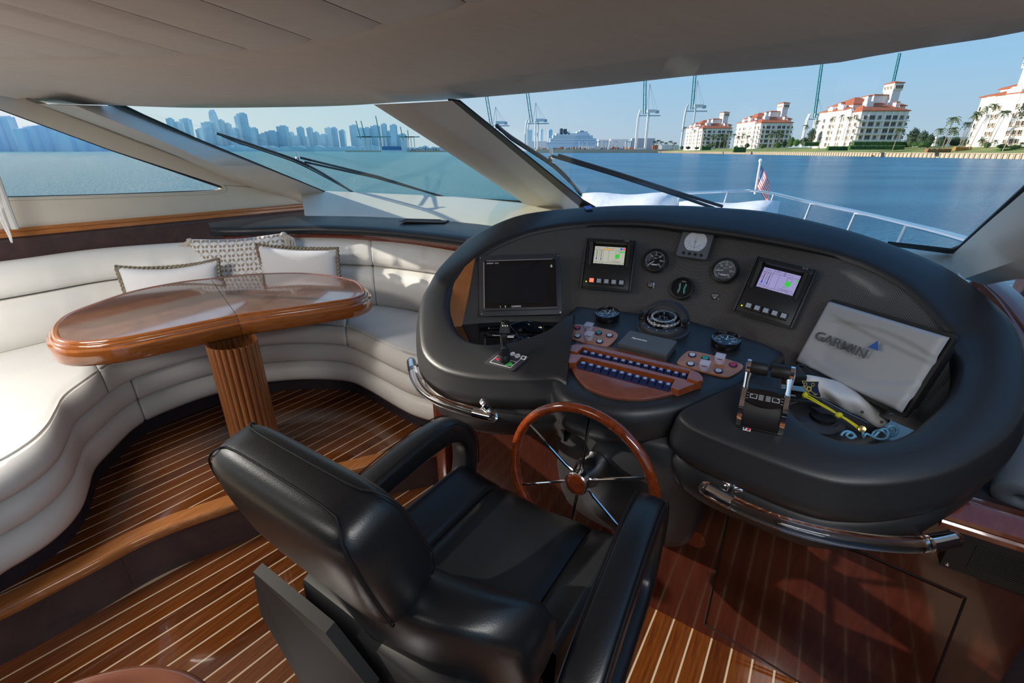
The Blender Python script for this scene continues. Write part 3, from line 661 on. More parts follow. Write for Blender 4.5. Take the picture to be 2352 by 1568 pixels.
# ---- dining table
BURL = [(541, 723), (408, 750), (306, 770.5), (245, 779.7), (187, 784), (153, 781.7), (136, 772), (131, 758.6), (136, 743), (163, 721), (218, 699), (306, 670), (408, 649.8), (490, 640), (578, 631), (680, 628), (748, 633), (804, 643), (824, 654), (833, 668), (828, 676), (807, 685), (782, 689), (680, 704), (548, 721.6)]
TZ = .95
bc = smooth_path([Z(a, b, TZ) for a, b in BURL], 6, closed=True)
bc = resample(bc+[bc[0]], 121)[:-1]
NB = len(bc)
area = sum(bc[i].x*bc[(i+1) % NB].y-bc[(i+1) % NB].x*bc[i].y for i in range(NB))
nrm = []
for i in range(NB):
    d = (bc[(i+2) % NB]-bc[i-2]).normalized(); n = V((d.y, -d.x, 0)); nrm.append(n if area > 0 else -n)
TP = [(-.004, -.03), (-.004, .001), (.004, .005), (.012, .004), (.018, -.002), (.020, -.008), (.026, -.010), (.030, -.014), (.031, -.024), (.036, -.028), (.042, -.031), (.044, -.040), (.044, -.082), (.040, -.090), (.030, -.094), (-.004, -.094)]
table = thing('dining_table', 'glossy oval wooden dinette table with burl top on a fluted column', 'table', V((-1.26, 1.94, .23)))
k0 = min(range(NB), key=lambda i: (bc[i]-Z(544, 722.5, TZ)).length); k1 = min(range(NB), key=lambda i: (bc[i]-Z(490, 640, TZ)).length)
def arc(a, b):
    r = [a]
    while r[-1] != b: r.append((r[-1]+1) % NB)
    return r
for a, b in ((k0, k1), (k1, k0)):
    ids = arc(a, b); rows = []
    for n_, i in enumerate(ids):
        sh = V()
        if n_ == 0: sh = (bc[ids[1]]-bc[ids[0]]).normalized()*.0012
        if n_ == len(ids)-1: sh = (bc[ids[-2]]-bc[ids[-1]]).normalized()*.0012
        rows.append([bc[i]+nrm[i]*x+UP*z+sh for x, z in TP])
    mb = MB(); mb.grid(rows, cv=True, cap0=True, cap1=True); fr_ = obj('table_leaf', mb, M_table, table, smooth=45)
    WP[fr_.name] = WP[fr_.name]; pts = [bc[i]+nrm[i]*-.0015 for i in ids]
    cc = sum(pts, V())/len(pts); e0 = (cc-(bc[k0]+bc[k1])/2).normalized()*.0012
    pts[0] += e0; pts[-1] += e0
    mb = MB(); mb.prism([V((p.x, p.y, TZ-.012)) for p in pts], UP*.0125); o = obj('burl_inlay', mb, M_burl, table, smooth=0)
mb = MB(); rows = []; cc = V((-1.265, 1.925, 0)); NFL = 24
for z, r in ((.232, .118), (.30, .112), (.858, .112), (.86, .13), (.858, .135)):
    row = []
    for k in range(NFL*8):
        a = 2*pi*k/(NFL*8); fl = (abs(sin(a*NFL/2))**.6)*.011 if .25 < z < .859 and r < .12 else (.0)
        row.append(cc+UP*z+(FW*cos(a)*(r*.85-.006+fl)+SB*sin(a)*(r-.006+fl)))
    rows.append(row)
mb.grid(rows[1:3], cv=True); obj('fluted_column', mb, M_colw, table, smooth=35)
mb = MB()
for zz, r in ((.229, .15), (.25, .145), (.27, .13), (.275, .118)): pass
rows = [[cc+UP*z+(FW*cos(2*pi*k/32)*r*.85+SB*sin(2*pi*k/32)*r) for k in range(32)] for z, r in ((.233, .15), (.25, .148), (.268, .13), (.30, .114))]
mb.grid(rows, cv=True, cap0=True); obj('column_base', mb, M_colw, table)

M_print = mat('beige_print', (0.36, 0.29, 0.21), .9)
# ---- throw pillows
def pillow(name, label, tl, tr, drop, w_, th, m, group, braid=True, tassels=False, pattern=False, arch=0.0, sag=0.0):
    c_top = (tl+tr)/2; x = (tr-tl).normalized(); Wd = (tr-tl).length; y = -drop.normalized(); Hh = drop.length
    n = x.cross(y).normalized(); n = -n if n.dot(CAM-c_top) < 0 else n
    root = thing(name, label, 'pillow', c_top+drop, group)
    def S(u, v, side):
        # u,v in -1..1
        pin_u = 1-.05*(1-abs(v)**1.5) ; pin_v = 1-.09*(1-abs(u)**1.5)
        uu = u*pin_u; vv = v*pin_v; e_ = max(0, (1-abs(u)**2.6)*(1-abs(v)**2.6))**.42
        return c_top+x*(uu*Wd/2)+y*(-Hh/2+vv*Hh/2)+n*(side*th/2*e_)+y*(-sag*(1-u*u)*(v+1)/2)
    mb = MB(); N, M_ = 22, 14
    for side in (1, -1): mb.grid([[S(-1+2*i/N, -1+2*j/M_, side) for j in range(M_+1)] for i in range(N+1)])
    obj('cover', mb, m, root, smooth=80)
    if braid:
        rim = [S(-1+2*i/40, 1, 0) for i in range(41)]+[S(1, 1-2*i/26, 0) for i in range(1, 27)]+[S(1-2*i/40, -1, 0) for i in range(1, 41)]+[S(-1, -1+2*i/26, 0) for i in range(1, 26)]
        rim = resample(rim+[rim[0]], 150)[:-1]; mb = MB()
        for ph in (0, pi):
            pts = []
            for i, p in enumerate(rim): 
                t_ = 2*pi*i/150*37+ph; c_ = c_top+y*(-Hh/2); o_ = (p-c_); o_ = (o_-n*o_.dot(n)).normalized(); pts.append(p+o_*(.009*sin(t_)+.006)+n*(.007*cos(t_)))
            pts = smooth_path(pts, 2, True); mb.tube(pts, .0055, 5, closed=True)
        obj('braided_trim', mb, M_rope, root, smooth=60)
        mb = MB()
        for i, p in enumerate(rim):
            if i % 2 == 0: mb.ball(p+n*.004+ (p-(c_top+y*(-Hh/2))).normalized()*.006, .0042, 6, 4)
        obj('trim_beads', mb, M_linen, root, kind='stuff')
    if pattern:
        mb = MB(); nu, nv = 11, 6
        for iu in range(nu):
            for iv in range(nv):
                cu_ = -1+2*(iu+.5)/nu; cv_ = -1+2*(iv+.5)/nv
                for q in range(4):
                    a = pi/4+q*pi/2; dirx, diry = cos(a), sin(a); poly_ = []
                    for r_, w_ in ((.02, .03), (.36, .05), (.60, .20), (.80, .19), (.92, .0), (.80, -.19), (.60, -.20), (.36, -.05)):
                        lu = (dirx*r_-diry*w_)*.62*2/nu; lv = (diry*r_+dirx*w_)*.62*2/nv
                        p = S(max(-.99, min(.99, cu_+lu)), max(-.99, min(.99, cv_+lv)), 1); poly_.append(p+n*.0018)
                    mb.add(poly_, [tuple(range(8))])
        obj('leaf_print', mb, M_print, root, smooth=0, kind='stuff')
    if tassels:
        for sx in (-1, 1):
            c_ = S(sx*.97, .97, 0); mb = MB(); rnd = random.Random(3+sx)
            for k in range(46):
                a = rnd.uniform(-.9, .9); b = rnd.uniform(-.5, .7); L_ = rnd.uniform(.10, .16)
                d = (x*sx*(.7+.3*b)+y*(-.75)+n*.2+x*a*.3).normalized(); p1 = c_+d*L_*.4+n*.012*b+x*a*.018; p2 = c_+x*sx*(.02+.03*abs(a)+.02*b)-y*L_+n*(.02*b+.01)+x*a*.04
                mb.tube([c_+x*a*.006, p1, p2], [.0045, .0038, .003], 4)
            mb.lathe(c_+y*.012, -y, [(.004, 0), (.018, .006), (.02, .02), (.012, .03), (.014, .04)], 10)
            obj('tassel', mb, M_tass, root, smooth=60)
    return root
pillow('throw_pillow', 'long pale pillow printed with beige leaf motifs, tasselled corners, behind two white pillows', T(432, 549, 2.95), T(655, 534, 3.04), V((.02, -.12, -.40)), .8, .12, M_linen, 'throw pillows on the sofa', braid=False, tassels=True, pattern=True)
pillow('throw_pillow', 'white linen pillow with braided jute edge, overlapped low by the left of the table', T(268, 612, 2.70), T(499, 595, 2.84), V((.02, -.05, -.30)), .6, .14, M_linen, 'throw pillows on the sofa', sag=.02)
pillow('throw_pillow', 'white linen pillow with braided jute edge standing upright behind the table, nearest the shelf vent', T(590, 562, 2.96), T(773, 571, 2.93), V((.02, -.05, -.36)), .6, .14, M_linen, 'throw pillows on the sofa')
# ================================================================ HELM CONSOLE
def plane_t(px, py, p0, n): r = ray(px, py); return (p0-CAM).dot(n)/r.dot(n)
PI_P = B(0, 1.1, .93); PI_N = (UP-FW*.5).normalized()            # tilted plane of the oval coaming
PD_P = B(0, 1.1, .95); PD_N = (UP-FW*.2).normalized()            # plane of the centre pod
S0, F0, R0, KC = -.43, .78, 1.05, .58                            # cone of the instrument panel
def cone_t(px, py, off=0.0):
    r = ray(px, py); rs, rf, rz = r.dot(SB), r.dot(FW), r.z
    # |(rs t - S0, rf t - F0)| = R0 + KC*(CAMZ + rz t - 1) - off
    a = rs*rs+rf*rf-(KC*rz)**2; c0 = R0+KC*(CAMZ-1)-off
    b = -2*(rs*S0+rf*F0)-2*KC*rz*c0; c = S0*S0+F0*F0-c0*c0
    D = b*b-4*a*c; return (-b+sqrt(max(0, D)))/(2*a)
def cone(px, py, off=0.0): return CAM+ray(px, py)*cone_t(px, py, off)
def cone_n(p):
    s_, f_, z_ = SF(p); d = V((s_-S0, f_-F0)).normalized(); return (-(SB*d.x+FW*d.y)+UP*KC).normalized()
def PI(px, py, off=0): return PL(px, py, PI_P+PI_N*off, PI_N)
def PD(px, py, off=0): return PL(px, py, PD_P+PD_N*off, PD_N)
con = thing('helm_console', 'oval black leather helm console with padded coaming and carbon dash', 'console', B(-.4, 1.5, .3))
RING = [((1300, 892), (1318, 716)), ((1275, 873), (1297, 722)), ((1230, 875), (1280, 738)), ((1188, 875), (1262, 752)), ((1120, 873), (1215, 771)), ((1069, 868), (1165, 783)), ((1018, 855), (1115, 787)), ((984, 834), (1075, 779)), ((965, 807), (1048, 757)), ((960, 773), (1036, 730)), ((959, 739), (1030, 700)), ((964, 688), (1036, 660)), ((981, 654), (1050, 635)), ((1001, 620), (1069, 613)), ((1032, 586), (1095, 590)), ((1069, 552), (1127, 568)), ((1120, 521), (1170, 548)), ((1188, 494), (1222, 530)), ((1256, 482), (1290, 518)), ((1341, 474), (1358, 513)), ((1426, 469), (1430, 512)), ((1500, 468), (1495, 514)), ((1580, 469), (1565, 522)), ((1652, 473), (1630, 529)), ((1754, 481), (1720, 542)), ((1856, 501), (1810, 559)), ((1958, 526.5), (1895, 577)), ((2060, 560.5), (1975, 600)), ((2162, 603), (2055, 638)), ((2230, 644), (2105, 675)), ((2298, 698), (2150, 722)), ((2340, 745), (2180, 765)), ((2365, 810), (2198, 810)), ((2372, 880), (2203, 835)), ((2360, 950), (2196, 868)), ((2320, 1010), (2172, 916)), ((2257, 1055), (2128, 960)), ((2213, 1080), (2101, 983)), ((2145, 1103), (2060, 1001)), ((2060, 1117), (2010, 1010)), ((1992, 1120), (1965, 1010)), ((1924, 1115), (1925, 1003)), ((1856, 1098), (1885, 988)), ((1788, 1074), (1850, 968)), ((1686, 1033), (1825, 945)), ((1620, 1005), (1806, 920)), ((1575, 982), (1798, 885)), ((1552, 957), (1797, 850)), ((1560, 945), (1800, 838))]
NR = 150
Oc = resample(smooth_path([V((a, b, 0)) for (a, b), _ in RING], 6), 49*8); Ic = smooth_path([V((a, b, 0)) for _, (a, b) in RING], 8); Oc = smooth_path([V((a, b, 0)) for (a, b), _ in RING], 8)
rows = []
for o_, i_ in zip(Oc[::3], Ic[::3]):
    O = PI(o_.x, o_.y); ti = plane_t(i_.x, i_.y, PI_P, PI_N); 
    if i_.y < 760: ti = min(ti, cone_t(i_.x, i_.y)-.02)
    I = CAM+ray(i_.x, i_.y)*ti
    d = I-O; w_ = d.length; dn = d.normalized(); r_ = min(.030, w_*.3); arcf = max(0, min(1, (.20-w_)/.08))
    n_ = PI_N; hz = V((dn.x, dn.y, 0)).normalized()
    back = max(0, min(1, (O.dot(FW)-1.45)/.25))
    sk = 1-back
    low_ = []
    for a, h in ((.15, -.27), (.07, -.25), (.03, -.215), (.012, -.17), (.008, -.135), (.022, -.118), (.004, -.105), (-.008, -.085), (-.010, -.055)): low_.append(O+hz*a*(1 if sk > .3 else 1)+UP*h)
    lip = -UP if i_.y > 760 else -cone_n(I)
    R = low_+[O+n_*-.020, O+dn*r_*.16+n_*-.007, O+dn*r_*.45+n_*.001, O+dn*r_+n_*.003, O+dn*w_*.5+n_*(.004+.012*arcf), I-dn*r_*1.0+n_*.004, I-dn*r_*.5+n_*.0, I-dn*r_*.18-n_*.008, I-n_*.018, I+lip*.05, I+lip*.10]
    rows.append(R)
mb = MB(); mb.grid(rows, cap0=True, cap1=True); ring = obj('padded_coaming', mb, M_black, con, smooth=80)
ridx = rows
# carbon dash panel: unproject a region onto the cone
def incurve(px):  # top inner y of the coaming for a column
    best = None
    pts = [(p.x, p.y) for p in Ic if p.y < 840]
    ys = []
    for a, b in zip(pts, pts[1:]):
        if (a[0]-px)*(b[0]-px) <= 0 and a[0] != b[0]: ys.append(a[1]+(b[1]-a[1])*(px-a[0])/(b[0]-a[0]))
    return min(ys) if ys else None
mb = MB(); rows = []
for k in range(61):
    x_ = 1031+(2215-1031)*k/60; yt = incurve(x_)
    if yt is None: yt = 700 if x_ < 1100 else 826
    yt -= 5; yb = 752+(0 if x_ < 1300 else (x_-1300)/500*110); yb = min(yb, 862) if x_ < 1800 else 862+(x_-1800)*.42
    rows.append([cone(x_, yt+(yb-yt)*j/14) for j in range(15)])
mb.grid(rows); obj('dash_panel', mb, M_carbon, con, smooth=80)
# recess walls behind the inner lip and floors of the two recesses
RZ = .93
shelfL = [(1038, 742), (1040, 755), (1055, 775), (1090, 792), (1140, 795), (1195, 786), (1245, 770), (1300, 745), (1300, 735), (1180, 740), (1080, 742)]
mb = MB(); mb.prism([Z(a, b, .955) for a, b in [(1022, 735), (1028, 765), (1052, 790), (1095, 803), (1145, 803), (1205, 794), (1255, 780), (1320, 750), (1330, 728), (1020, 728)]], -UP*.01)
obj('gloss_shelf', mb, M_gloss, con, smooth=0)
mb = MB(); mb.prism([Z(a, b, .90) for a, b in [(1780, 812), (1770, 900), (1820, 985), (1900, 1025), (2000, 1040), (2100, 1020), (2190, 960), (2240, 880), (2230, 790)]], -UP*.01)
obj('recess_floor', mb, M_carbon, con, smooth=0)
# orange veneer cheek at the left end of the dash
q = [(1092, 592), (1069, 612), (1045, 648), (1031, 690), (1036, 735), (1048, 757), (1062, 747), (1076, 680)]
mb = MB(); mb.prism([T(a, b, cone_t(a, b)-.012) for a, b in q], -FW*.003); obj('veneer_cheek', mb, M_veneer, con, smooth=0)
# centre pod
POD = [(1324, 700), (1311, 712), (1290, 739), (1273, 773), (1266, 807), (1265, 840), (1269, 870), (1290, 906), (1324, 923), (1392, 938), (1460, 943), (1528, 936), (1580, 926), (1618, 915), (1686, 888), (1737, 858), (1788, 824), (1803, 808), (1754, 785), (1670, 758), (1587, 733), (1450, 714)]
pc = [PD(a, b) for a, b in POD]; pm = sum(pc, V())/len(pc)
sm_ = smooth_path(pc[1:17], 3)+[pc[17], pc[18], pc[19], pc[20], pc[21], pc[0]]
rows = []
for a, h in ((.0, -.0), ):
    pass
def ringof(ins, h, up=PD_N): return [p+(pm-p).normalized()*ins+up*h for p in sm_]
rows = [ringof(.20, -.135, UP), ringof(.12, -.134, UP), ringof(.06, -.132, UP), ringof(.03, -.128, UP), ringof(.004, -.118, UP), ringof(-.006, -.09, UP), ringof(-.008, -.05, UP), ringof(-.004, -.02, UP), ringof(.006, -.004), ringof(.022, .001), ringof(.05, .0)]
mb = MB(); mb.grid(rows, cv=True); mb.add(rows[-1], [tuple(range(len(rows[-1])))]); obj('centre_pod', mb, M_black, con, smooth=60)
# knee pedestal
rows = []
for z, fo, hw, in_ in ((.90, 1.22, .25, 0), (.875, 1.20, .265, 0), (.86, 1.175, .272, 0), (.845, 1.165, .275, 0), (.75, 1.16, .272, 0), (.6, 1.165, .265, 0), (.50, 1.18, .25, 0), (.44, 1.21, .235, 0), (.40, 1.26, .21, 0), (.385, 1.35, .18, 0)):
    row = []
    for k in range(25):
        a = pi*k/24; row.append(B(-.385-hw*cos(a), 1.37-(1.37-fo)*abs(sin(a))**.55, z))
    rows.append(row)
mb = MB(); mb.grid(rows, cap1=True); obj('knee_pedestal', mb, M_black, con, smooth=70)
# body under the coaming (closes the back)
mb = MB(); mb.box(B(-.40, 1.75, .55), SB*.72, FW*.30, UP*.34, .05); obj('console_body', mb, M_plasd, con)
# piece of blue tape on top of the arch
mb = MB(); mb.prism([PI(1341, 476, .004), PI(1357, 474, .004), PI(1362, 481, .012), PI(1346, 483, .012)], PI_N*.006); obj('tape', mb, M_tape, con, smooth=0)

# ---------------------------------------------------------------- dash devices
def dframe(c, quad, off=0.0, nrm=None):
    """frame from a pixel quad TL TR BR BL, on the plane tangent to the dash at c"""
    t_ = sum(cone_t(*p) for p in quad)/4-off; n_ = nrm
    cpt = T(c[0], c[1], t_)
    if n_ is None:
        # choose the plane that makes opposite edges equal: solve depth scale per corner from the homography
        r = [ray(*p) for p in quad]
        # parallelogram condition: t0 r0 - t1 r1 + t2 r2 - t3 r3 = 0 , t0 = given
        M_ = Matrix(((r[1].x, -r[2].x, r[3].x), (r[1].y, -r[2].y, r[3].y), (r[1].z, -r[2].z, r[3].z)))
        sol = M_.inverted() @ r[0]; ts = [1, sol[0], sol[1], sol[2]]; k = t_/(sum(ts)/4)
        P_ = [CAM+r[i]*ts[i]*k for i in range(4)]
    else: P_ = [PL(p[0], p[1], cpt, n_) for p in quad]
    o = sum(P_, V())/4; x = (P_[1]-P_[0]+P_[2]-P_[3]).normalized(); y = (P_[0]-P_[3]+P_[1]-P_[2]).normalized()
    fr = Fr(o, x, y); fr.w = ((P_[1]-P_[0]).length+(P_[2]-P_[3]).length)/2; fr.h = ((P_[0]-P_[3]).length+(P_[1]-P_[2]).length)/2; fr.P4 = P_
    if fr.n.dot(CAM-o) < 0: print('flip', c)
    return fr
def fpx(fr, px, py, c=0):  # pixel -> local coords on the frame plane
    p = PL(px, py, fr.o+fr.n*c, fr.n); q = p-fr.o; return q.dot(fr.x), q.dot(fr.y)
DEPTH = .03
# left chartplotter
q = ((1100, 588), (1287, 582), (1291, 722), (1101, 727)); fr = dframe((1195, 655), q, .035)
t = thing('chartplotter', 'large dark marine chartplotter screen in a charcoal bezel at the left of the dash', 'screen', fr.o)
mb = MB(); fr.box(mb, 0, 0, fr.w, fr.h, .006, 0, .002); fr.box(mb, 0, 0, fr.w*.8, fr.h*.8, .06, -.06); obj('mount_plate', mb, M_bez, t)
mb = MB(); fr.box(mb, .0, 0, fr.w*.90, fr.h*.84, .010, .006, .004); obj('bezel', mb, M_bez, t)
mb = MB(); fr.box(mb, 0, .002, fr.w*.875, fr.h*.775, .002, .0155); obj('front_glass', mb, M_gloss, t)
mb = MB(); fr.box(mb, -fr.w*.035, .002, fr.w*.72, fr.h*.62, .0012, .0172); obj('screen', mb, M_scr, t)
mb = MB(); text_mb(mb, 'GARMIN', .011, fr, -fr.w*.05, -fr.h*.362, .0178, bold=.012); obj('lettering', mb, M_ink, t, smooth=0)
mb = MB(); text_mb(mb, 'GPSMAP  7412', .0085, fr, -fr.w*.33, fr.h*.352, .0178, bold=.01, shear=.2); fr.box(mb, -fr.w*.18, -fr.h*.36, .004, .008, .0004, .0178); fr.box(mb, -fr.w*.24, -fr.h*.36, .002, .008, .0004, .0178); obj('small_print', mb, M_ink, t, smooth=0)
mb = MB(); flat(mb, fr.at(fr.w*.385, fr.h*.28), [(0, .008), (-.005, -.002), (-.003, -.006), (.003, -.006), (.005, -.002)], .0006, .0178); obj('power_mark', mb, M_ink, t, smooth=0)
mb = MB()
for a, b, w_, h_ in ((-.435, 0, .004, fr.h*.76), (0, .395, fr.w*.8, .003)): fr.box(mb, fr.w*a, fr.h*b, w_, h_, .0008, .0174)
obj('glare_edge', mb, M_gink, t, smooth=0)
for a, b in ((-.47, -.46), (.475, .46), (.475, -.46), (-.475, .46)):
    mb = MB(); mb.lathe(fr.P(fr.w*a, fr.h*b, .006), fr.n, [(.004, 0), (.0035, .002), (0, .0025)], 10); obj('screw', mb, M_steel, t)

# engine displays
def engine_display(quad, scr, label, violet):
    c = (sum(p[0] for p in quad)/4, sum(p[1] for p in quad)/4); fr = dframe(c, quad, .03)
    W, H = fr.w, fr.h; t = thing('engine_display', label, 'screen', fr.o, 'engine displays on the dash')
    mb = MB(); fr.box(mb, 0, 0, W, H, .004, 0, .001); fr.box(mb, -W*.2, -.0, W*.5, H*.8, .05, -.05); obj('backplate', mb, M_plasd, t)
    mb = MB()
    for sx in (-1, 1): fr.box(mb, sx*(W/2-.004), 0, .006, H*.99, .010, .004, .002)
    obj('side_rail', mb, M_bez, t)
    mb = MB(); fr.box(mb, 0, H*.44, W*.9, H*.10, .008, .004, .001); fr.box(mb, 0, -H*.235, W*.9, H*.47, .008, .004, .001); fr.box(mb, -W*.42, H*.2, W*.07, H*.42, .008, .004); fr.box(mb, W*.42, H*.2, W*.07, H*.42, .008, .004); obj('face', mb, M_plastic, t)
    # hood: raised sides around the lcd
    sy0, sy1 = -H*.05, H*.40; mb = MB()
    for sx in (-1, 1):
        x0, x1 = sx*W*.39, sx*W*.335
        mb.add([fr.P(x0, sy0, .012), fr.P(x0, sy1, .012), fr.P(x0, sy1, .042), fr.P(x0, sy0, .018), fr.P(x1, sy0, .004), fr.P(x1, sy1, .004), fr.P(x1-sx*-.0, sy1, .040), fr.P(x1, sy0, .016)], [(0, 1, 2, 3), (4, 7, 6, 5), (3, 2, 6, 7), (0, 3, 7, 4), (1, 5, 6, 2)])
    fr.box(mb, 0, sy1, W*.78, .008, .034, .008); obj('hood', mb, M_plasd, t, smooth=0)
    lw, lh = W*.60, H*.36; lf = fr.at(-.0, H*.165, .006)
    mb = MB(); lf.box(mb, 0, 0, lw, lh, .001, 0); obj('lcd', mb, M_lcdv if violet else M_lcdg, t, smooth=0)
    mb = MB()
    for x0, y0, x1, y1 in ((-.5, .32, .5, .32), (-.2, .32, -.2, .5), (.08, .32, .08, .5), (.32, .32, .32, .5) if not violet else (.1, .3, .1, .5), (-.34, -.36, -.34, .32), (-.2, -.36, -.2, .32), (-.02, -.36, -.02, .32), (-.5, -.36, .5, -.36), (-.3, -.5, -.3, -.36), (-.1, -.5, -.1, -.36), (.1, -.5, .1, -.36), (.3, -.5, .3, -.36), (-.2, .41, .32, .41), (.04, -.27, .46, -.27), (.2, .1, .2, .26), (.2, .26, .33, .26), (.33, .1, .33, .26)):
        line(mb, lf, (x0*lw, y0*lh), (x1*lw, y1*lh), .0007, .0003, .001)
    for a, b in ((-.41, .02), (-.265, .02)): line(mb, lf, (a*lw, -.2*lh), (a*lw, .22*lh), .002, .0003, .001)
    obj('lcd_lines', mb, M_ldark, t, smooth=0)
    mb = MB()
    for s_, a, b, z_ in (('Propulsion', -.35, .41, .0055), ('Alarms', -.08, .455, .005), ('Engine\nSpeed', -.42, .27, .0042), ('Injection\nQuantity', -.27, .27, .0038), ('1800', -.47, .1, .004), ('1000', -.47, .0, .004), ('75', -.31, .1, .004), ('50', -.31, 0, .004), ('974', -.42, -.31, .006), ('5.2', -.27, -.31, .006), ('Local Operation', .25, -.31, .0045), ('Ctrl', -.4, -.43, .005), ('Alarms', -.2, -.43, .0045), ('?', .0, -.43, .005), ('+', .2, -.43, .006), ('Overview', .4, -.43, .0045), ('12:04', .2, -.17, .004)): text_mb(mb, s_, z_, lf, a*lw, b*lh, .001, .0003)
    obj('lcd_text', mb, M_ldark, t, smooth=0)
    mb = MB(); flat(mb, lf.at(.265*lw, -.0*lh), [(-.008, .006), (-.005, .010), (.005, .010), (.008, .006), (.010, 0), (.007, -.009), (.003, -.008), (.002, -.012), (-.003, -.012), (-.004, -.008), (-.008, -.008), (-.010, 0)], .0005, .001)
    (lf.box(mb, .40*lw, .24*lh, .19*lw, .07*lh, .0005, .001) if not violet else lf.box(mb, .465*lw, .24*lh, .06*lw, .07*lh, .0005, .001)); obj('lcd_green_mark', mb, M_lgreen, t, smooth=0)
    mb = MB(); lf.box(mb, -.41*lw, -.18*lh, .0045, .008, .0006, .0013); lf.box(mb, -.265*lw, -.2*lh, .0045, .006, .0006, .0013)
    if not violet: flat(mb, lf.at(.37*lw, .41*lh), [(-.005, -.004), (.003, -.004), (.005, .004), (-.003, .004)], .0005, .001)
    obj('lcd_blue_mark', mb, M_lblue, t, smooth=0)
    mb = MB(); flat(mb, lf.at((.455 if not violet else -.37)*lw, (.41 if not violet else .235)*lh), [(-.005, -.004), (.003, -.004), (.005, .004), (-.003, .004)] if not violet else [(-.002, .002), (.002, .002), (0, -.003)], .0005, .001); obj('lcd_red_mark', mb, M_lred, t, smooth=0)
    if not violet: mb = MB(); lf.box(mb, -.06*lw, .36*lh, .26*lw, .06*lh, .0004, .0012); obj('lcd_orange_mark', mb, M_lorg, t, smooth=0)
    for k in range(5):
        a = (-.29+k*.145)*W*1.0+.004; b = -H*.355
        mb = MB(); fr.box(mb, a, b, W*.125, W*.125, .010, .012, .002); kb = obj('key', mb, M_plasd, t)
        mb = MB(); fr.box(mb, a-.001, b+.001, W*.085, W*.08, .003, .022, .001); fr.box(mb, a, b, .0014, .0014, .0005, .0251)
        obj('key_cap', mb, M_glowr if (k == 0 and not violet) else M_key, kb)
    mb = MB(); mb.ball(fr.P(-.385*W, -H*.375, .0135), .0028, 8, 4); obj('led', mb, M_led, t)
    mb = MB(); text_mb(mb, 'BLUE\nVISION', .0075, fr, W*.31, H*.455, .012, .0008, bold=.01); obj('embossed_print', mb, M_gink, t, smooth=0)
    return fr
engine_display(((1347, 547), (1463, 553.5), (1449, 671), (1332.5, 661)), None, 'black engine display with grey screen and one red lit key, nearest the chartplotter', False)
engine_display(((1739, 588), (1880, 622), (1818, 756), (1682, 714)), None, 'black engine display with violet screen and five grey keys, beside the grey screen cover', True)

# round gauges
def ellipse_frame(cx_, cy_, w_px, off=0.02, on_pod=False, azx=None):
    if on_pod: p = PD(cx_, cy_, off); n = PD_N; x = (SB-n*SB.dot(n)).normalized()
    else:
        p = cone(cx_, cy_, off); n = cone_n(p); x = UP.cross(n).normalized()
    fr = Fr(p, x, n.cross(x), n)
    # radius from pixel width
    a, _ = fpx(fr, cx_-w_px/2, cy_, 0); b, _ = fpx(fr, cx_+w_px/2, cy_, 0); fr.r = abs(b-a)/2; return fr
def dial(fr, label, group, kind):
    r = fr.r; t = thing('round_gauge', label, 'gauge', fr.o, group)
    mb = MB(); mb.lathe(fr.o, fr.n, [(r*.9, -.02), (r, -.004), (r*1.0, .008), (r*.95, .016), (r*.84, .017), (r*.82, .008), (r*.8, .006)], 36, fr.x); obj('bezel', mb, M_plastic if kind != 'pod' else M_gloss, t, smooth=50)
    mb = MB(); flat(mb, fr, circ(r*.83, 32), .002, .004); obj('dial_face', mb, M_gdial if kind == 'tach' else M_plasd, t, smooth=0)
    mb = MB(); inkr = r*.83
    if kind in ('tach', 'pod'):
        for k in range(31):
            a = radians(225-270*k/30); l0 = .80 if k % 5 else .70
            line(mb, fr, (inkr*l0*cos(a), inkr*l0*sin(a)), (inkr*.93*cos(a), inkr*.93*sin(a)), .0011 if k % 5 else .002, .0004, .0062)
        labs = ('0', '5', '10', '15', '20', '25', '30') if kind == 'tach' else ('45', '30', '15', '0', '15', '30', '45')
        for k, s_ in enumerate(labs):
            a = radians(225-45*k); text_mb(mb, s_, r*.22, fr, inkr*.55*cos(a), inkr*.55*sin(a), .0062, .0004, bold=.01)
        text_mb(mb, 'RPM' if kind == 'tach' else 'VDO', r*.14, fr, 0, inkr*.22, .0062, .0004)
        a = radians(225 if 'lower' in label else 190)
        if kind == 'pod': a = radians(90)
        line(mb, fr, (0, 0) if kind == 'pod' else (inkr*.1*cos(a), inkr*.1*sin(a)), (inkr*.75*cos(a), inkr*.75*sin(a)), .0028, .0006, .0075)
        fr.box(mb, 0, -inkr*.42, inkr*.5, inkr*.12, .0004, .0062) if kind == 'tach' else None
        obj('dial_marks', mb, M_ink, t, smooth=0)
    else:
        for sx in (-1, 1):
            for k in range(9):
                a = radians(90-sx*90+sx*(-50+100*k/8)) ; rr = inkr*.55
                px_, py_ = sx*(inkr*.75-rr*.75*cos(radians(-50+100*k/8))), rr*sin(radians(-50+100*k/8))*1.2
                fr.box(mb, px_*.6, py_, r*.05, r*.05, .0005, .0062)
        text_mb(mb, 'TRIM', r*.16, fr, 0, inkr*.72, .0062, .0004); obj('dial_marks', mb, M_ink, t, smooth=0)
        mb = MB()
        for sx in (-1, 1):
            for k in range(5):
                a = radians(-38+76*k/4); rr = inkr*.5; fr.box(mb, sx*(inkr*.62-rr*.75*cos(a)), rr*sin(a)*1.1, r*.12, r*.16, .0004, .0061)
        obj('dial_scale', mb, M_btng, t, smooth=0)
    mb = MB(); mb.lathe(fr.P(0, 0, .012), fr.n, [(r*.82, 0), (r*.6, .002), (r*.3, .0035), (.0001, .004)], 32, fr.x); obj('lens', mb, M_dome, t, smooth=80)
dial(ellipse_frame(1505, 599, 60), 'round rev counter with needle pointing lower left, beside the grey lit engine display', 'rev counters on the dash', 'tach')
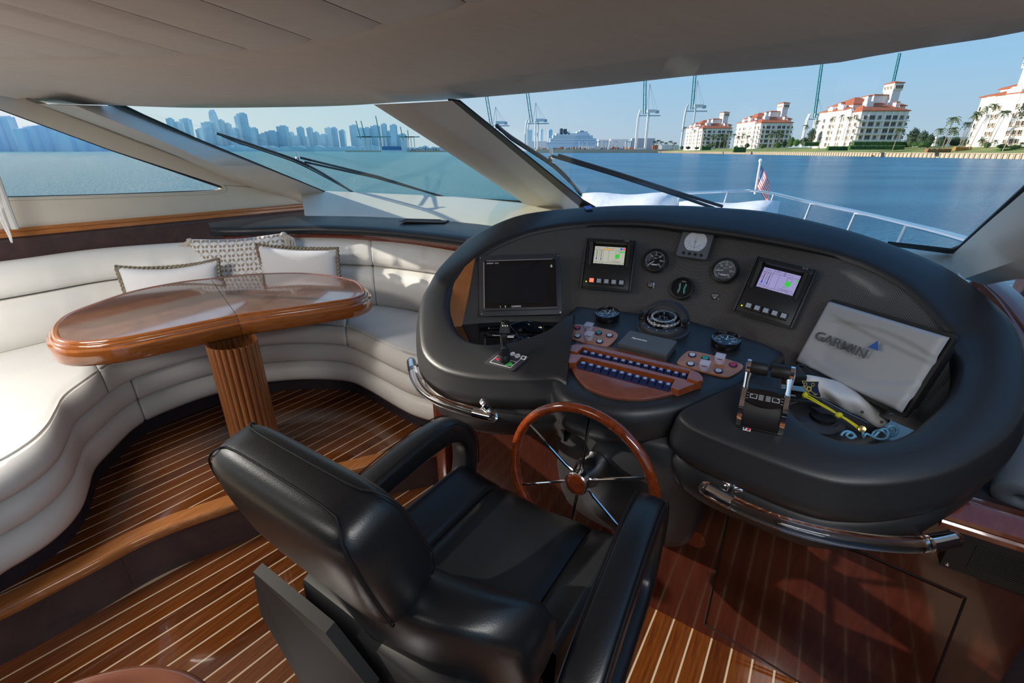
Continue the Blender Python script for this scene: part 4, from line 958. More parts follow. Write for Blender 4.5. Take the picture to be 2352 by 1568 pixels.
dial(ellipse_frame(1665, 622, 66), 'round rev counter with needle pointing near nine o clock, beside the violet engine display', 'rev counters on the dash', 'tach')
dial(ellipse_frame(1567, 663, 57), 'small round black trim gauge with green scales below the pale wind dial', None, 'trim')
dial(ellipse_frame(1395, 725, 62, .012, True), 'round black dial on the centre pod behind the left button plate', 'flat round dials on the centre pod', 'pod')
dial(ellipse_frame(1667, 785, 76, .012, True), 'round black dial on the centre pod behind the right button plate', 'flat round dials on the centre pod', 'pod')
# pale square instrument
q = ((1571, 526), (1641.5, 533), (1625, 599.5), (1554.5, 588)); fr = dframe((1598, 562), q, .022, cone_n(cone(1598, 562))); W, H = fr.w, fr.h
t = thing('rudder_instrument', 'square grey instrument with round white dial and four buttons at the top of the dash', 'instrument', fr.o)
mb = MB(); flat(mb, fr, rrect(W, H, W*.08), .012, 0); fr.box(mb, 0, 0, W*.7, H*.7, .04, -.04); obj('case', mb, M_instr, t, smooth=40)
D_ = [(W*.355*cos(a), W*.355*sin(a)+H*.06) for a in [radians(-62+(304)*k/30) for k in range(31)]]
mb = MB(); flat(mb, fr, D_, .001, .0121); obj('dial_face', mb, M_wdial, t, smooth=0)
mb = MB(); rr = W*.20; cy_ = H*.06
for k in range(8):
    a0, a1 = radians(-90+k*9), radians(-90+(k+1)*9); line(mb, fr, (rr*cos(a0), cy_+rr*sin(a0)), (rr*cos(a1), cy_+rr*sin(a1)), .0022, .0003, .0132)
obj('blue_arc', mb, M_lens, t, smooth=0)
mb = MB()
for k in range(8):
    a0, a1 = radians(-100-k*9), radians(-100-(k+1)*9); line(mb, fr, (rr*cos(a0), cy_+rr*sin(a0)), (rr*cos(a1), cy_+rr*sin(a1)), .0012, .0003, .0132)
for k, s_ in enumerate(('40', '30', '20', '10', '0', '10', '20', '30', '40')):
    a = radians(-175+k*21.2); text_mb(mb, s_, W*.055, fr, W*.30*cos(a), cy_+W*.30*sin(a), .0132, .0003); line(mb, fr, (W*.235*cos(a), cy_+W*.235*sin(a)), (W*.255*cos(a), cy_+W*.255*sin(a)), .0008, .0003, .0132)
line(mb, fr, (0, cy_), (W*.01, cy_-W*.24), .0022, .0006, .0135); flat(mb, fr.at(0, cy_), circ(W*.03, 12), .001, .0136)
for (a, b), (c, d) in (((0, .17), (-.035, .1)), ((-.035, .1), (-.04, -.01)), ((0, .17), (.035, .1)), ((.035, .1), (.04, -.01))): line(mb, fr, (a*W, b*W+cy_), (c*W, d*W+cy_), .0007, .0003, .0132)
text_mb(mb, 'RUDDER', W*.045, fr, W*.02, cy_+W*.27, .0132, .0003); obj('dial_marks', mb, M_gink, t, smooth=0)
mb = MB(); text_mb(mb, 'Raymarine', W*.05, fr, -W*.33, H*.44, .0121, .0004, bold=.02, shear=.2); obj('lettering', mb, M_ink, t, smooth=0)
for k in range(4):
    mb = MB(); mb.lathe(fr.P(W*(-.27+k*.19), -H*.38, .012), fr.n, [(W*.05, 0), (W*.048, .003), (W*.02, .004), (0, .004)], 14); obj('button', mb, M_plasd, t)
# key switches
for cx_, cy_, lab in ((1495, 654, 'small chrome toggle switch under the rev counter left of the trim gauge'), (1643, 681, 'small chrome key switch under the rev counter right of the trim gauge')):
    fr = ellipse_frame(cx_, cy_, 17, .004); t = thing('key_switch', lab, 'switch', fr.o, 'chrome switches on the dash')
    mb = MB(); mb.lathe(fr.o, fr.n, [(fr.r, -.004), (fr.r*1.02, .003), (fr.r*.75, .006), (fr.r*.7, .004), (fr.r*.5, .004)], 18); obj('collar', mb, M_steel, t, smooth=50)
    mb = MB(); (mb.tube([fr.P(0, 0, .003), fr.P(-.002, .002, .012), fr.P(-.006, .006, .02)], .003, 8) if cx_ < 1500 else fr.box(mb, 0, 0, fr.r*.25, fr.r*1.0, .006, .003)); obj('lever', mb, M_steel, t)

# ---- right chart cover (grey, letters on it)
q = ((1909, 693), (2184, 776), (2069, 947), (1829, 831)); fr = dframe((2000, 815), q, .06); W, H = fr.w, fr.h
t = thing('screen_cover', 'large light grey plastic screen cover with raised dark lettering and a blue triangle', 'cover', fr.o)
mb = MB(); flat(mb, fr, rrect(W*1.05, H*1.10, .012), .012, -.018); flat(mb, fr, rrect(W*.9, H*.85, .012), .06, -.075); obj('display_housing', mb, M_plasd, t, smooth=40)
# cover with swept relief: grid height field
def ch(u, v):
    h = .0; e = min(1, min(u, 1-u)*W/.012, min(v, 1-v)*H/.012); h += .016*sqrt(max(0, 1-(1-e)**2))
    for (c0, c1, c2, sg) in ((.86, -.30, .10, 1), (.66, .62, -.55, 1), (.30, -.75, .85, -1), (.10, -.35, .45, -1)):
        vv = c0+c1*(u-.0)+c2*u*u; dd = (v-vv)*H; h += sg*.0028*max(-1, min(1, dd/.006))*min(1, max(0, (u-.02)/.2))
    return h
mb = MB(); NU, NV = 60, 60; mb.grid([[fr.P((i/NU-.5)*W, (j/NV-.5)*H, ch(i/NU, j/NV)) for j in range(NV+1)] for i in range(NU+1)]); obj('cover_shell', mb, M_cover, t, smooth=80)
mb = MB(); text_mb(mb, 'GARMIN', H*.18, fr, -W*.17, -.02*H, .0170, .003, bold=.004, sx=1.22); obj('lettering', mb, M_coverd, t, smooth=0)
mb = MB(); flat(mb, fr.at(W*.105, H*.135), [(-.014, -.012), (.014, -.012), (0, .013)], .003, .0185); obj('triangle_mark', mb, M_blue, t, smooth=0)

# ---- stabiliser panel, knob unit, sunglasses on the gloss shelf
zc = .955
fr = Fr(Z(1150, 765, zc), Z(1200, 766, zc)-Z(1110, 765, zc), FW, UP)
fr = Fr(Z(1162, 768, zc+.001), V((1, -.02, 0)), V((0, 1, 0)), UP)
t = thing('stabiliser_panel', 'black stabiliser control panel with raised knob unit on the gloss shelf', 'control', fr.o)
mb = MB(); fr.box(mb, -.015, .02, .125, .10, .004, 0, .002); obj('panel', mb, M_gloss, t)
mb = MB(); text_mb(mb, 'TRAC', .014, fr, -.038, -.022, .0042, .0004, bold=.03); text_mb(mb, 'DIGITAL STABILIZERS', .005, fr, .012, -.023, .0042, .0004); obj('lettering', mb, M_ink, t, smooth=0)
mb = MB(); fr.box(mb, .005, -.038, .055, .016, .0006, .0042); obj('label_plate', mb, M_gink, t, smooth=0)
kf = fr.at(-.003, .028, .004); W_ = .05
mb = MB(); rr_ = [[kf.P(sx*W_/2*(1 if z == 0 else .8), sy*(.024 if z == 0 else .018)+(0 if z == 0 else .006), z) for sx, sy in ((-1, -1), (1, -1), (1, 1), (-1, 1))] for z in (0, .028, .030)]
mb.grid(rr_, cv=True, cap0=True, cap1=True); obj('knob_housing', mb, M_plastic, t, smooth=0)
mb = MB(); mb.lathe(kf.P(0, .008, .030), UP, [(.018, 0), (.018, .008), (.016, .010), (.015, .008), (.0, .008)], 20); mb.box(kf.P(0, .008, .043), V((.003, 0, 0)), V((0, .014, 0)), UP*.004, .001); obj('knob', mb, M_plasd, t)
mb = MB()
for k in (-1, 0, 1): mb.ball(kf.P(k*.009, -.0155, .029), .0032, 8, 5)
obj('indicator', mb, M_ink, t)
for a, b in ((-.075, .068), (-.075, -.005), (.045, -.005)):
    mb = MB(); mb.lathe(fr.P(a, b, .004), UP, [(.003, 0), (.0025, .002), (0, .002)], 8); obj('screw', mb, M_steel, t)
def sunglasses(o, x, y, label):
    t = thing('sunglasses', label, 'sunglasses', o); n = x.cross(y)
    mb = MB(); rows = []
    for k in range(25):
        a = -1+2*k/24; cx_ = o+x*a*.066+y*(-.026*a*a+.0)
        top = .021; bot = -.019*(1-.75*max(0, 1-abs(a)/.18))*(1-.3*abs(a)**4); rows.append([cx_+n*(top+.024), cx_+n*((top+bot)/2+.024)-y*.0+y*.003, cx_+n*(bot+.024)])
    mb.grid(rows); mb.grid([[p-y*.003 for p in r] for r in rows]); obj('lens', mb, M_lensd, t, smooth=80)
    mb = MB(); mb.tube([r[0] for r in rows], .0028, 8)
    obj('frame', mb, M_gloss, t)
    for sx in (-1, 1):
        e_ = rows[0 if sx < 0 else -1][0]; mb = MB(); mb.tube([e_, e_-y*.02-n*.002, e_-y*.07-n*.010-x*sx*.012, e_-y*.10-n*.022-x*sx*.016], [.0032, .0028, .0024, .0022], 8); obj('temple', mb, M_gloss, t)
sunglasses(Z(1205, 762, .958), V((1, .22, 0)).normalized(), V((-.22, 1, 0)).normalized(), 'dark wraparound sunglasses with blue mirror lens on the gloss shelf')

# ---- joystick on its plate
q = [PI(1149, 803.5, .006), PI(1217, 820, .006), PI(1177, 853, .006), PI(1111, 834.5, .006)]
fr = Fr(sum(q, V())/4, q[1]-q[0], q[0]-q[3], PI_N); t = thing('thruster_joystick', 'black thruster joystick on a square plate with red and green arrows', 'joystick', fr.o)
w2 = (q[1]-q[0]).length/2; h2 = (q[0]-q[3]).length/2
ex, ey = (q[1]-q[0]+q[2]-q[3]).normalized(), (q[0]-q[3]+q[1]-q[2]).normalized()
class Sk(Fr):
    def __init__(s, o, x, y, n): s.o, s.x, s.y, s.n = o, x, y, n
fr = Sk(fr.o, ex, ey, PI_N)
mb = MB(); flat(mb, fr, rrect(w2*2, h2*2, .006), .006, -.003); obj('plate', mb, M_bez, t, smooth=30)
mb = MB(); a_, b_ = w2*.70, h2*.74
for p, q_ in (((-a_, -b_), (a_, -b_)), ((a_, -b_), (a_, b_)), ((a_, b_), (-a_, b_)), ((-a_, b_), (-a_, -b_)), ((a_*.1, b_*.08), (a_, b_*.08)), ((-a_, b_*.3), (-a_*.5, b_*.3))): line(mb, fr, p, q_, .0016, .0005, .0031)
flat(mb, fr.at(.02, .030), circ(.010, 16), .0005, .0031); flat(mb, fr.at(-.002, .033), circ(.009, 16), .0005, .0031); flat(mb, fr.at(.046, .028), rrect(.02, .017, .003), .0005, .0031); obj('plate_marks', mb, M_ink, t, smooth=0)
mb = MB(); line(mb, fr, (.015, .030), (.025, .030), .0016, .0003, .0037); flat(mb, fr.at(.046, .028), circ(.005, 10), .0003, .0037); obj('symbol', mb, M_dink, t, smooth=0)
mb = MB(); flat(mb, fr.at(-.024, -.006), [(-.018, 0), (.008, -.010), (.008, .010)], .0006, .0031); obj('red_arrow', mb, M_btnr, t, smooth=0)
mb = MB(); flat(mb, fr.at(.022, -.012), [(.020, -.004), (-.010, -.014), (-.002, .012)], .0006, .0031); obj('green_arrow', mb, mat('arrow_green', (.08, .5, .1), .4), t, smooth=0)
jb = fr.P(-.002, -.006, .003)
mb = MB(); mb.lathe(jb, UP, [(.021, 0), (.021, .022), (.017, .026), (.020, .030), (.016, .034), (.018, .038), (.014, .042), (.016, .046), (.010, .052), (.008, .058)], 24); obj('boot', mb, M_plasd, t, smooth=50)
mb = MB(); mb.lathe(jb+UP*.056, UP+V((-.05, 0, 0)), [(.007, 0), (.008, .006), (.012, .012), (.0125, .036), (.012, .038), (0, .038)], 20); obj('stick', mb, M_plastic, t, smooth=50)

# ---- button plates with guards
def button_plate(outline, btns, guards, label):
    t0 = [PD(a, b, .004) for a, b in outline]; c = sum(t0, V())/len(t0); t = thing('button_plate', label, 'control plate', c, 'orange veneer button plates')
    mb = MB(); mb.prism([p-PD_N*.003 for p in smooth_path(t0, 4, True)], PD_N*.005); obj('plate', mb, M_veneer, t, smooth=40)
    xx = (SB-PD_N*SB.dot(PD_N)).normalized()
    for px_, py_, m in btns:
        f2 = Fr(PD(px_, py_, .006), xx, PD_N.cross(xx), PD_N); mb = MB(); mb.lathe(f2.o, f2.n, [(.0125, 0), (.0125, .003), (.0105, .005), (.009, .004)], 22); b_ = obj('button', mb, M_navy2, t, smooth=50)
        mb = MB(); mb.lathe(f2.o, f2.n, [(.0092, .002), (.0088, .0048), (0, .0052)], 20); text = obj('button_cap', mb, m, b_)
        mb = MB(); f2.box(mb, 0, 0, .007, .0016, .0004, .0053); obj('cap_mark', mb, M_navy2 if m is M_btnw else M_dink, b_, smooth=0)
    for px_, py_ in guards:
        f2 = Fr(PD(px_, py_, .006), xx, PD_N.cross(xx), PD_N)
        mb = MB(); mb.lathe(f2.o, f2.n, [(.0125, 0), (.0125, .003), (.0105, .005), (.009, .004)], 18); b_ = obj('guarded_button', mb, M_navy2, t, smooth=50)
        mb = MB(); mb.lathe(f2.o, f2.n, [(.0092, .002), (.0088, .0048), (0, .0052)], 18); obj('button_cap', mb, M_btnr, b_)
        mb = MB(); mb.lathe(f2.o, f2.n, [(.015, .001), (.0155, .012), (.015, .018), (.0135, .018), (.0135, .002), (.015, .001)], 16); f2.box(mb, 0, .004, .03, .026, .007, .019, .002); f2.box(mb, 0, .016, .022, .005, .02, .002, .001); obj('guard', mb, M_guard, b_, smooth=50)
button_plate([(1306, 760), (1318, 747), (1345, 747), (1395, 757), (1414, 764), (1419, 773), (1404, 790), (1388, 796), (1350, 790), (1312, 777), (1303, 771)], [(1326, 753.5, M_btnr), (1326.5, 772.5, M_btnw), (1375, 765, M_btng), (1400, 771, M_btnw), (1377, 785, M_btnw)], [(1352, 758), (1352.5, 779)], 'orange veneer button plate behind the left end of the rocker switch panel')
button_plate([(1556, 830), (1573, 812), (1590, 807), (1650, 820), (1690, 832), (1706, 840), (1702, 850), (1680, 864), (1660, 865), (1600, 850), (1560, 838)], [(1590, 816, M_btnw), (1620, 823.5, M_btng), (1586, 836.5, M_btnw), (1684, 838.5, M_btnr), (1650, 852.5, M_btnw)], [(1652, 832), (1617, 848)], 'orange veneer button plate behind the right end of the rocker switch panel')
mb = MB(); mb.prism([PD(1323, 783, .001), PD(1352, 790, .001), PD(1398, 797, .001), PD(1398, 800, .001), PD(1350, 796, .001), PD(1322, 789, .001)], PD_N*.0015); obj('tape', mb, M_navy2, con, smooth=0)

# ---- rocker switch panel
OUT = [(1303, 812), (1306, 804), (1318, 793), (1338, 791), (1400, 800), (1470, 815), (1540, 837), (1588, 852), (1608, 862), (1614, 872), (1612, 880), (1597, 888), (1556, 902), (1500, 915), (1452, 918), (1400, 912), (1352, 894), (1330, 875), (1313, 850), (1304, 828)]
o3 = smooth_path([PD(a, b, .004) for a, b in OUT], 4, True); c = sum(o3, V())/len(o3)
t = thing('switch_panel', 'glossy half-moon wooden switch panel with two rows of navy rocker switches', 'switch panel', c)
mb = MB(); mb.grid([[p+(c-p).normalized()*i_+PD_N*h for p in o3] for i_, h in ((0, -.006), (-.001, .004), (.002, .007), (.006, .008))], cv=True); rr_ = [p+(c-p).normalized()*.006+PD_N*.008 for p in o3]; mb.add(rr_, [tuple(range(len(rr_)))]); obj('base', mb, M_sburl, t, smooth=40)
def pd(px, py, h=0): return PD(px, py, .004+h)
def strip(name, quad, h0, h1, m, bev=0, parent=None):
    mb = MB(); mb.prism([pd(a, b, h1) for a, b in quad], -PD_N*(h1-h0)); return obj(name, mb, m, parent or t, smooth=30)
strip('back_rail', [(1306, 803), (1313, 792.2), (1325.2, 790.4), (1354.3, 792.2), (1427.8, 809.1), (1519.6, 830.5), (1580.8, 845.8), (1605.3, 856.5), (1613.7, 865.7), (1613, 873), (1603, 876), (1577.8, 868.3), (1584.7, 852), (1463, 824.4), (1339, 796.3), (1326, 808), (1306, 804.5)], .0, .030, M_swood)
strip('middle_rail', [(1306.1, 807.6), (1326.7, 812.6), (1458.4, 841.2), (1576.2, 871.8), (1602.3, 879), (1557.9, 895.6), (1541, 888.7), (1551, 870.6), (1443, 845.6), (1335.9, 819.2), (1322.9, 832.8), (1307.1, 832.8), (1303, 818)], .0, .024, M_swood)
def rockers(a0, a1, n):
    for k in range(n):
        q_ = (k+.5)/n; px_ = a0[0]+(a1[0]-a0[0])*q_; py_ = a0[1]+(a1[1]-a0[1])*q_
        p = pd(px_, py_, .018)-PD_N*.018; nx = pd(px_+(a1[0]-a0[0])/n, py_+(a1[1]-a0[1])/n, .018)-PD_N*.018; x = (nx-p); w_ = x.length*.86; x.normalize(); y = PD_N.cross(x)
        f2 = Fr(p, x, y, PD_N); L_ = .034
        mb = MB(); prof = [(-L_/2, .004), (-L_/2, .010), (-L_*.3, .0155), (0, .018), (L_*.25, .0195), (L_*.42, .017), (L_/2, .011), (L_/2, .004)]
        mb.grid([[f2.P(sx*w_/2, a, h) for a, h in prof] for sx in (-1, 1)], cv=True, cap0=True, cap1=True); r_ = obj('rocker_switch', mb, M_navy, t, smooth=35)
        f3 = Fr(f2.P(0, L_*.17, .0195), x, (y*L_*.25+PD_N*.0015), None); mb = MB(); f3.box(mb, 0, 0, w_*.52, L_*.26, .0018, -.0005, .0005); obj('lens', mb, M_lens, r_)
rockers((1334.1, 807.8), (1578, 864.7), 14)
rockers((1329.3, 833.7), (1542.3, 887.1), 12)

# ---- grey card box on the pod
q = [pd(1449, 758, 0), pd(1556, 783, 0), pd(1534, 826, 0), pd(1419, 800, 0)]
top = [(1447, 758.5), (1555, 783), (1531, 815), (1419, 788)]
bx = [pd(a, b, .030) for a, b in top]; cx3 = sum(bx, V())/4; t = thing('card_box', 'flat dark grey cardboard box lying in front of the compass', 'box', cx3-PD_N*.03)
mb = MB(); mb.prism([p-PD_N*.010 for p in bx], PD_N*.010); obj('lid', mb, M_gbox, t, smooth=0)
mb = MB(); mb.prism([p+(cx3-p).normalized()*.0008-PD_N*.030 for p in bx], PD_N*.0195); obj('tray', mb, M_gside, t, smooth=0)
fr = Fr(cx3, bx[1]-bx[0], bx[0]-bx[3], PD_N); mb = MB(); a, b = fpx(fr, 1468, 779); text_mb(mb, 'Raymarine', .0125, fr, a, b, 0.0002, .0004, bold=.03, shear=.25); obj('lettering', mb, M_ink, t, smooth=0)

# ---- compass
fr = ellipse_frame(1523, 752, 126, .002, True); r = fr.r; 
t = thing('compass', 'domed black ship compass with hood on the centre pod', 'compass', fr.o)
mb = MB(); mb.lathe(fr.o, fr.n, [(r*1.05, -.004), (r*1.05, .004), (r*.97, .008), (r*.96, .022), (r*.92, .028), (r*.72, .030), (r*.70, .022)], 48, fr.x); obj('base', mb, M_bez, t, smooth=45)
mb = MB(); dome_r = r*.70
mb.lathe(fr.P(0, 0, .024), fr.n, [(dome_r*cos(a), dome_r*.80*sin(a)) for a in [pi/2*k/10 for k in range(11)]], 40, fr.x); obj('glass_dome', mb, M_dome, t, smooth=80)
mb = MB(); mb.lathe(fr.P(0, 0, .022), fr.n, [(dome_r*.98, 0), (dome_r*.93, .014), (dome_r*.80, .022), (dome_r*.35, .026), (dome_r*.3, .034), (0, .036)], 40, fr.x); obj('compass_card', mb, M_gloss, t, smooth=50)
mb = MB()
for k in range(72):
    a = 2*pi*k/72; p0 = fr.P(dome_r*.945*cos(a), dome_r*.945*sin(a), .037); p1 = fr.P(dome_r*.86*cos(a), dome_r*.86*sin(a), .042); s_ = V(fr.x)*-sin(a)+fr.y*cos(a)
    wv = s_*(.0009 if k % 3 else .0018); mb.add([p0-wv, p0+wv, p1+wv, p1-wv], [(0, 1, 2, 3)])
for k in range(24):
    a = 2*pi*k/24-radians(110); f2 = Fr(fr.P(dome_r*.66*cos(a), dome_r*.66*sin(a), .0465), V(fr.x)*-sin(a)+fr.y*cos(a), -(V(fr.x)*cos(a)+fr.y*sin(a))*.95+fr.n*.15, None)
    s_ = {0: 'N', 6: 'E', 12: 'S', 18: 'W'}.get(k, str((k*15)))
    text_mb(mb, s_, .014 if k % 6 == 0 else .010, f2, 0, 0, .0005, .0004, bold=.02)
obj('card_marks', mb, M_ink, t, smooth=0)
mb = MB(); mb.lathe(fr.P(0, 0, .052), fr.n, [(.003, 0), (.0015, .004), (.0006, .012)], 8); obj('lubber_pin', mb, M_ink, t)
# hood: arched band over the far half
rows = []
for k in range(25):
    a = pi*k/24; el = radians(38)*sin(a)
    rows.append([fr.P(-rr_*cos(a), rr_*sin(a)*.60, .028+rr_*sin(a)*.66) + (fr.y*dy+fr.n*dn_) for rr_, dy, dn_ in ((r*.76, -.026, .008), (r*.97, -.022, .006), (r*.98, .016, -.006), (r*.78, .018, -.010))])
mb = MB(); mb.grid(rows, cv=True, cap0=True, cap1=True); obj('hood', mb, M_bez, t, smooth=40)
for sx in (-1, 1):
    mb = MB(); fr.box(mb, sx*r*.885, -.006, r*.16, .034, .03, .024, .002); obj('hood_bracket', mb, M_plasd, t)
    mb = MB(); mb.ball(fr.P(sx*r*.99, -.006, .040), .004, 8, 5); obj('thumb_screw', mb, M_steel, t)
for k in range(7):
    a = radians(-170+k*26.6); mb = MB(); mb.lathe(fr.P(r*.83*cos(a), r*.83*sin(a), .029), fr.n, [(.0032, 0), (.002, .0016), (0, .0016)], 8); obj('screw', mb, M_steel, t)
# ================================================================ WHEEL, CHAIR, RAILS, LOOSE THINGS
# ---- steering wheel
wc = T(1329, 1104.8, 1.3886); waz = radians(36); wt = radians(5.4)
wn = -V((sin(waz)*cos(wt), cos(waz)*cos(wt), -sin(wt))); wx = UP.cross(wn).normalized(); wy = wn.cross(wx)
wh = thing('steering_wheel', 'steering wheel with varnished wooden rim and six chrome spokes', 'steering wheel', wc)
WR = .235
mb = MB(); mb.tube([wc+(wx*cos(a)+wy*sin(a))*WR for a in [2*pi*k/72 for k in range(72)]], .0155, 14, closed=True, upv=wn); obj('rim', mb, M_wheel, wh, smooth=80)
hubc = wc-wn*.0
for k in range(6):
    a = radians(60*k+27); d = wx*cos(a)+wy*sin(a)
    mb = MB(); mb.tube([wc-wn*.012+d*.036, wc-wn*.006+d*.06, wc+d*(WR-.012)], .0052, 10); obj('spoke', mb, M_chrome, wh)
mb = MB(); mb.lathe(wc-wn*.11, wn, [(.048, 0), (.046, .06), (.034, .095), (.034, .112), (.037, .114), (.037, .128), (.034, .131), (.028, .1305)], 36); obj('hub', mb, M_steel, wh, smooth=40)
mb = MB(); mb.lathe(wc+wn*.0195, wn, [(.0335, 0), (.031, .003), (.015, .0045), (0, .005)], 30); obj('hub_cap', mb, M_wheel, wh, smooth=60)

# ---- helm chair, built in its own frame: origin on the seat centre line
CS = -.54; hch = HEAD
def Ch(a, f, z): return B(CS+a, f, z)
chair = thing('helm_chair', 'black leather swivel helm chair with looped padded armrests facing the wheel', 'chair', Ch(0, .72, 0))
def superbox(rows_fn, n, m_, mat_, name, subd=1, parent=chair, smooth=80):
    pass
def cushion(name, c0, ex, ey, ez, lx, ly, lz, p=3.2, m=M_chair, n=20, mm=12, f=None, parent=None, smooth=80):
    """superellipsoid cushion: half sizes lx ly lz, optional warp f(p)->p"""
    def sg(v, e): return (abs(v)**e)*(1 if v >= 0 else -1)
    e = 2.0/p; rows = []
    for i in range(mm+1):
        a = -pi/2+pi*i/mm; r = []
        for k in range(n*2):
            b = 2*pi*k/(n*2); q = V((lx*sg(cos(a), e)*sg(cos(b), e), ly*sg(cos(a), e)*sg(sin(b), e), lz*sg(sin(a), e)))
            if f: q = f(q)
            r.append(c0+ex*q.x+ey*q.y+ez*q.z)
        rows.append(r)
    mb = MB(); mb.grid(rows, cv=True); return obj(name, mb, m, parent or chair, smooth=smooth)
# backrest plane: reclined
rec = radians(16); bu = (UP*cos(rec)-FW*sin(rec)); bn = (FW*cos(rec)+UP*sin(rec))   # up along the back, out of its front
def bk(a, h, n_, c=0): return Ch(a+c, .394, .66)+bu*h+bn*n_
def loftshape(name, secs, m=M_chair, n=44, parent=None, c=0, welts=()):
    """secs: (h, halfwidth, back, front, wing, exponent)"""
    rows = []
    for h, hw, b0, f0, wing, e in secs:
        r = []
        for k in range(n):
            a = 2*pi*k/n; ca, sa = cos(a), sin(a); x = hw*(abs(ca)**e)*(1 if ca >= 0 else -1); y = (f0-b0)/2*(abs(sa)**e)*(1 if sa >= 0 else -1)+(f0+b0)/2
            r.append(bk(x, h, y+wing*(abs(x)/.25)**2, c))
        rows.append(r)
    mb = MB(); mb.grid(rows, cv=True, cap0=True, cap1=True); o = obj(name, mb, m, parent or chair, smooth=80)
    for q0, q1 in welts:   # stitched welt running up one corner line, over the top and down the other
        def cp(sec, sx, q):
            h, hw, b0, f0, wing, e = sec; y = b0+(f0-b0)*q; x = hw*.972*sx; return bk(x, h, y+wing*(abs(x)/.25)**2, c)+bn*(.004 if q > .5 else -.004)*.3
        L_ = [cp(s_, -1, q0) for s_ in secs[q1:]]; R_ = [cp(s_, 1, q0) for s_ in secs[q1:]]
        mb = MB(); mb.tube(smooth_path(L_+R_[::-1], 3), .0019, 6); obj('seam', mb, M_welt, chair)
    return o
HC = -.072
loftshape('headrest', [(.285, .13, .015, .09, 0, .5), (.295, .176, .0, .108, 0, .42), (.315, .188, -.008, .117, 0, .36), (.36, .194, -.012, .125, 0, .34), (.42, .195, -.012, .121, 0, .33), (.47, .194, -.010, .117, 0, .33), (.510, .188, -.005, .110, 0, .34), (.530, .178, .002, .102, 0, .36), (.542, .162, .018, .092, 0, .40), (.546, .12, .03, .08, 0, .5)], c=HC, welts=((.10, 1), (.90, 1)))
loftshape('lumbar_cushion', [(-.06, .16, .02, .10, .02, .5), (-.05, .22, .005, .125, .03, .45), (.0, .262, -.005, .135, .04, .4), (.08, .285, -.008, .14, .05, .38), (.16, .292, -.008, .138, .055, .38), (.22, .286, -.004, .130, .055, .4), (.262, .268, .004, .118, .05, .42), (.290, .235, .015, .100, .04, .48), (.303, .19, .03, .08, .02, .55)])
loftshape('back_shell', [(-.34, .14, -.05, .06, 0, .5), (-.30, .19, -.07, .09, 0, .45), (-.18, .225, -.07, .10, 0, .42), (-.05, .24, -.055, .09, 0, .42), (.08, .24, -.04, .07, 0, .42), (.16, .22, -.02, .05, 0, .45)], m=M_shell)
# seat
rows = []
def seatz(a, f): return .665+.045*max(0, (abs(a)-.16)/.09)**1.5*(1 if f < .92 else max(0, 1-(f-.92)/.1))-.012*max(0, 1-abs(a)/.16)-.06*max(0, (f-.93)/.09)**2
NA, NF = 24, 16
def seat_patch(name, a0, a1, n=10):
    top, bot = [], []; rows = []
    for i in range(n+1):
        a = a0+(a1-a0)*i/n; r = []
        for j in range(NF+1):
            f = .56+(1.03-.56)*j/NF; ed = min(1, min(a-a0, a1-a)/.02+.001) ; ed = max(0, ed); r.append(Ch(a, f, seatz(a, f)-.012*(1-sqrt(max(0, 1-(1-ed)**2)))))
        ff = 1.03; zz = seatz(a, ff); r += [Ch(a, ff+.012, zz-.03), Ch(a, ff+.008, zz-.07), Ch(a, ff-.04, zz-.10), Ch(a, .56, zz-.10)]
        rows.append(r)
    mb = MB(); mb.grid(rows, cap0=True, cap1=True); obj(name, mb, M_chair, chair, smooth=60)
seat_patch('seat_panel', -.165, .165, 14); seat_patch('seat_bolster', -.275, -.167, 10); seat_patch('seat_bolster', .167, .275, 10)
mb = MB(); mb.box(Ch(0, .80, .545), SB*.24, FW*.22, UP*.03, .02); obj('seat_base', mb, M_plasd, chair)
mb = MB(); mb.lathe(Ch(0, .80, 0.003), UP, [(.22, 0), (.22, .015), (.10, .03), (.06, .05), (.055, .50), (.09, .515)], 28); obj('pedestal', mb, M_steel, chair, smooth=50)
# armrest loops
def arm(sx):
    path = [(.44, .66), (.425, .73), (.45, .80), (.53, .838), (.66, .860), (.80, .872), (.89, .862), (.945, .81), (.96, .74), (.945, .66), (.90, .60), (.75, .58), (.60, .585), (.49, .61)]
    pts = smooth_path([Ch(sx*((.33 if sx > 0 else .295)+(.96-f)*(.075 if sx > 0 else .02)), f+(0 if sx > 0 else .02), z-(0 if sx > 0 else .012)) for f, z in path], 4, True)
    sec = [(cos(t_), sin(t_)) for t_ in [2*pi*k/16 for k in range(16)]]
    sec = [((abs(c)**.55)*(1 if c >= 0 else -1)*.030, (abs(s_)**.55)*(1 if s_ >= 0 else -1)*.039) for c, s_ in sec]
    mb = MB(); rows = []; m = len(pts)
    for i, p in enumerate(pts):
        d = (pts[(i+1) % m]-pts[i-1]).normalized(); x = SB; y = x.cross(d).normalized()
        k = 1.0+.25*max(0, (p.z-.80)/.06)
        rows.append([p+x*q[1]*1.0+y*q[0]*k for q in sec])
    mb.grid(rows, cu=True, cv=True); obj('armrest', mb, M_chair, chair, smooth=80)
    for e_ in (-1, 1):
        w_ = []
        for i in range(0, m, 1):
            p = pts[i]
            if p.z > .68:
                d = (pts[(i+1) % m]-pts[i-1]).normalized(); y = SB.cross(d).normalized(); y = y if y.dot(p-Ch(sx*.34, .67, .70)) > 0 else -y
                w_.append((i, p+SB*e_*.036+y*.027*(1.0+.25*max(0, (p.z-.80)/.06))))
        ids = [i for i, _ in w_]
        mb = MB(); mb.tube([p for _, p in w_], .0019, 6); obj('arm_welt', mb, M_welt, chair)
arm(-1); arm(1)
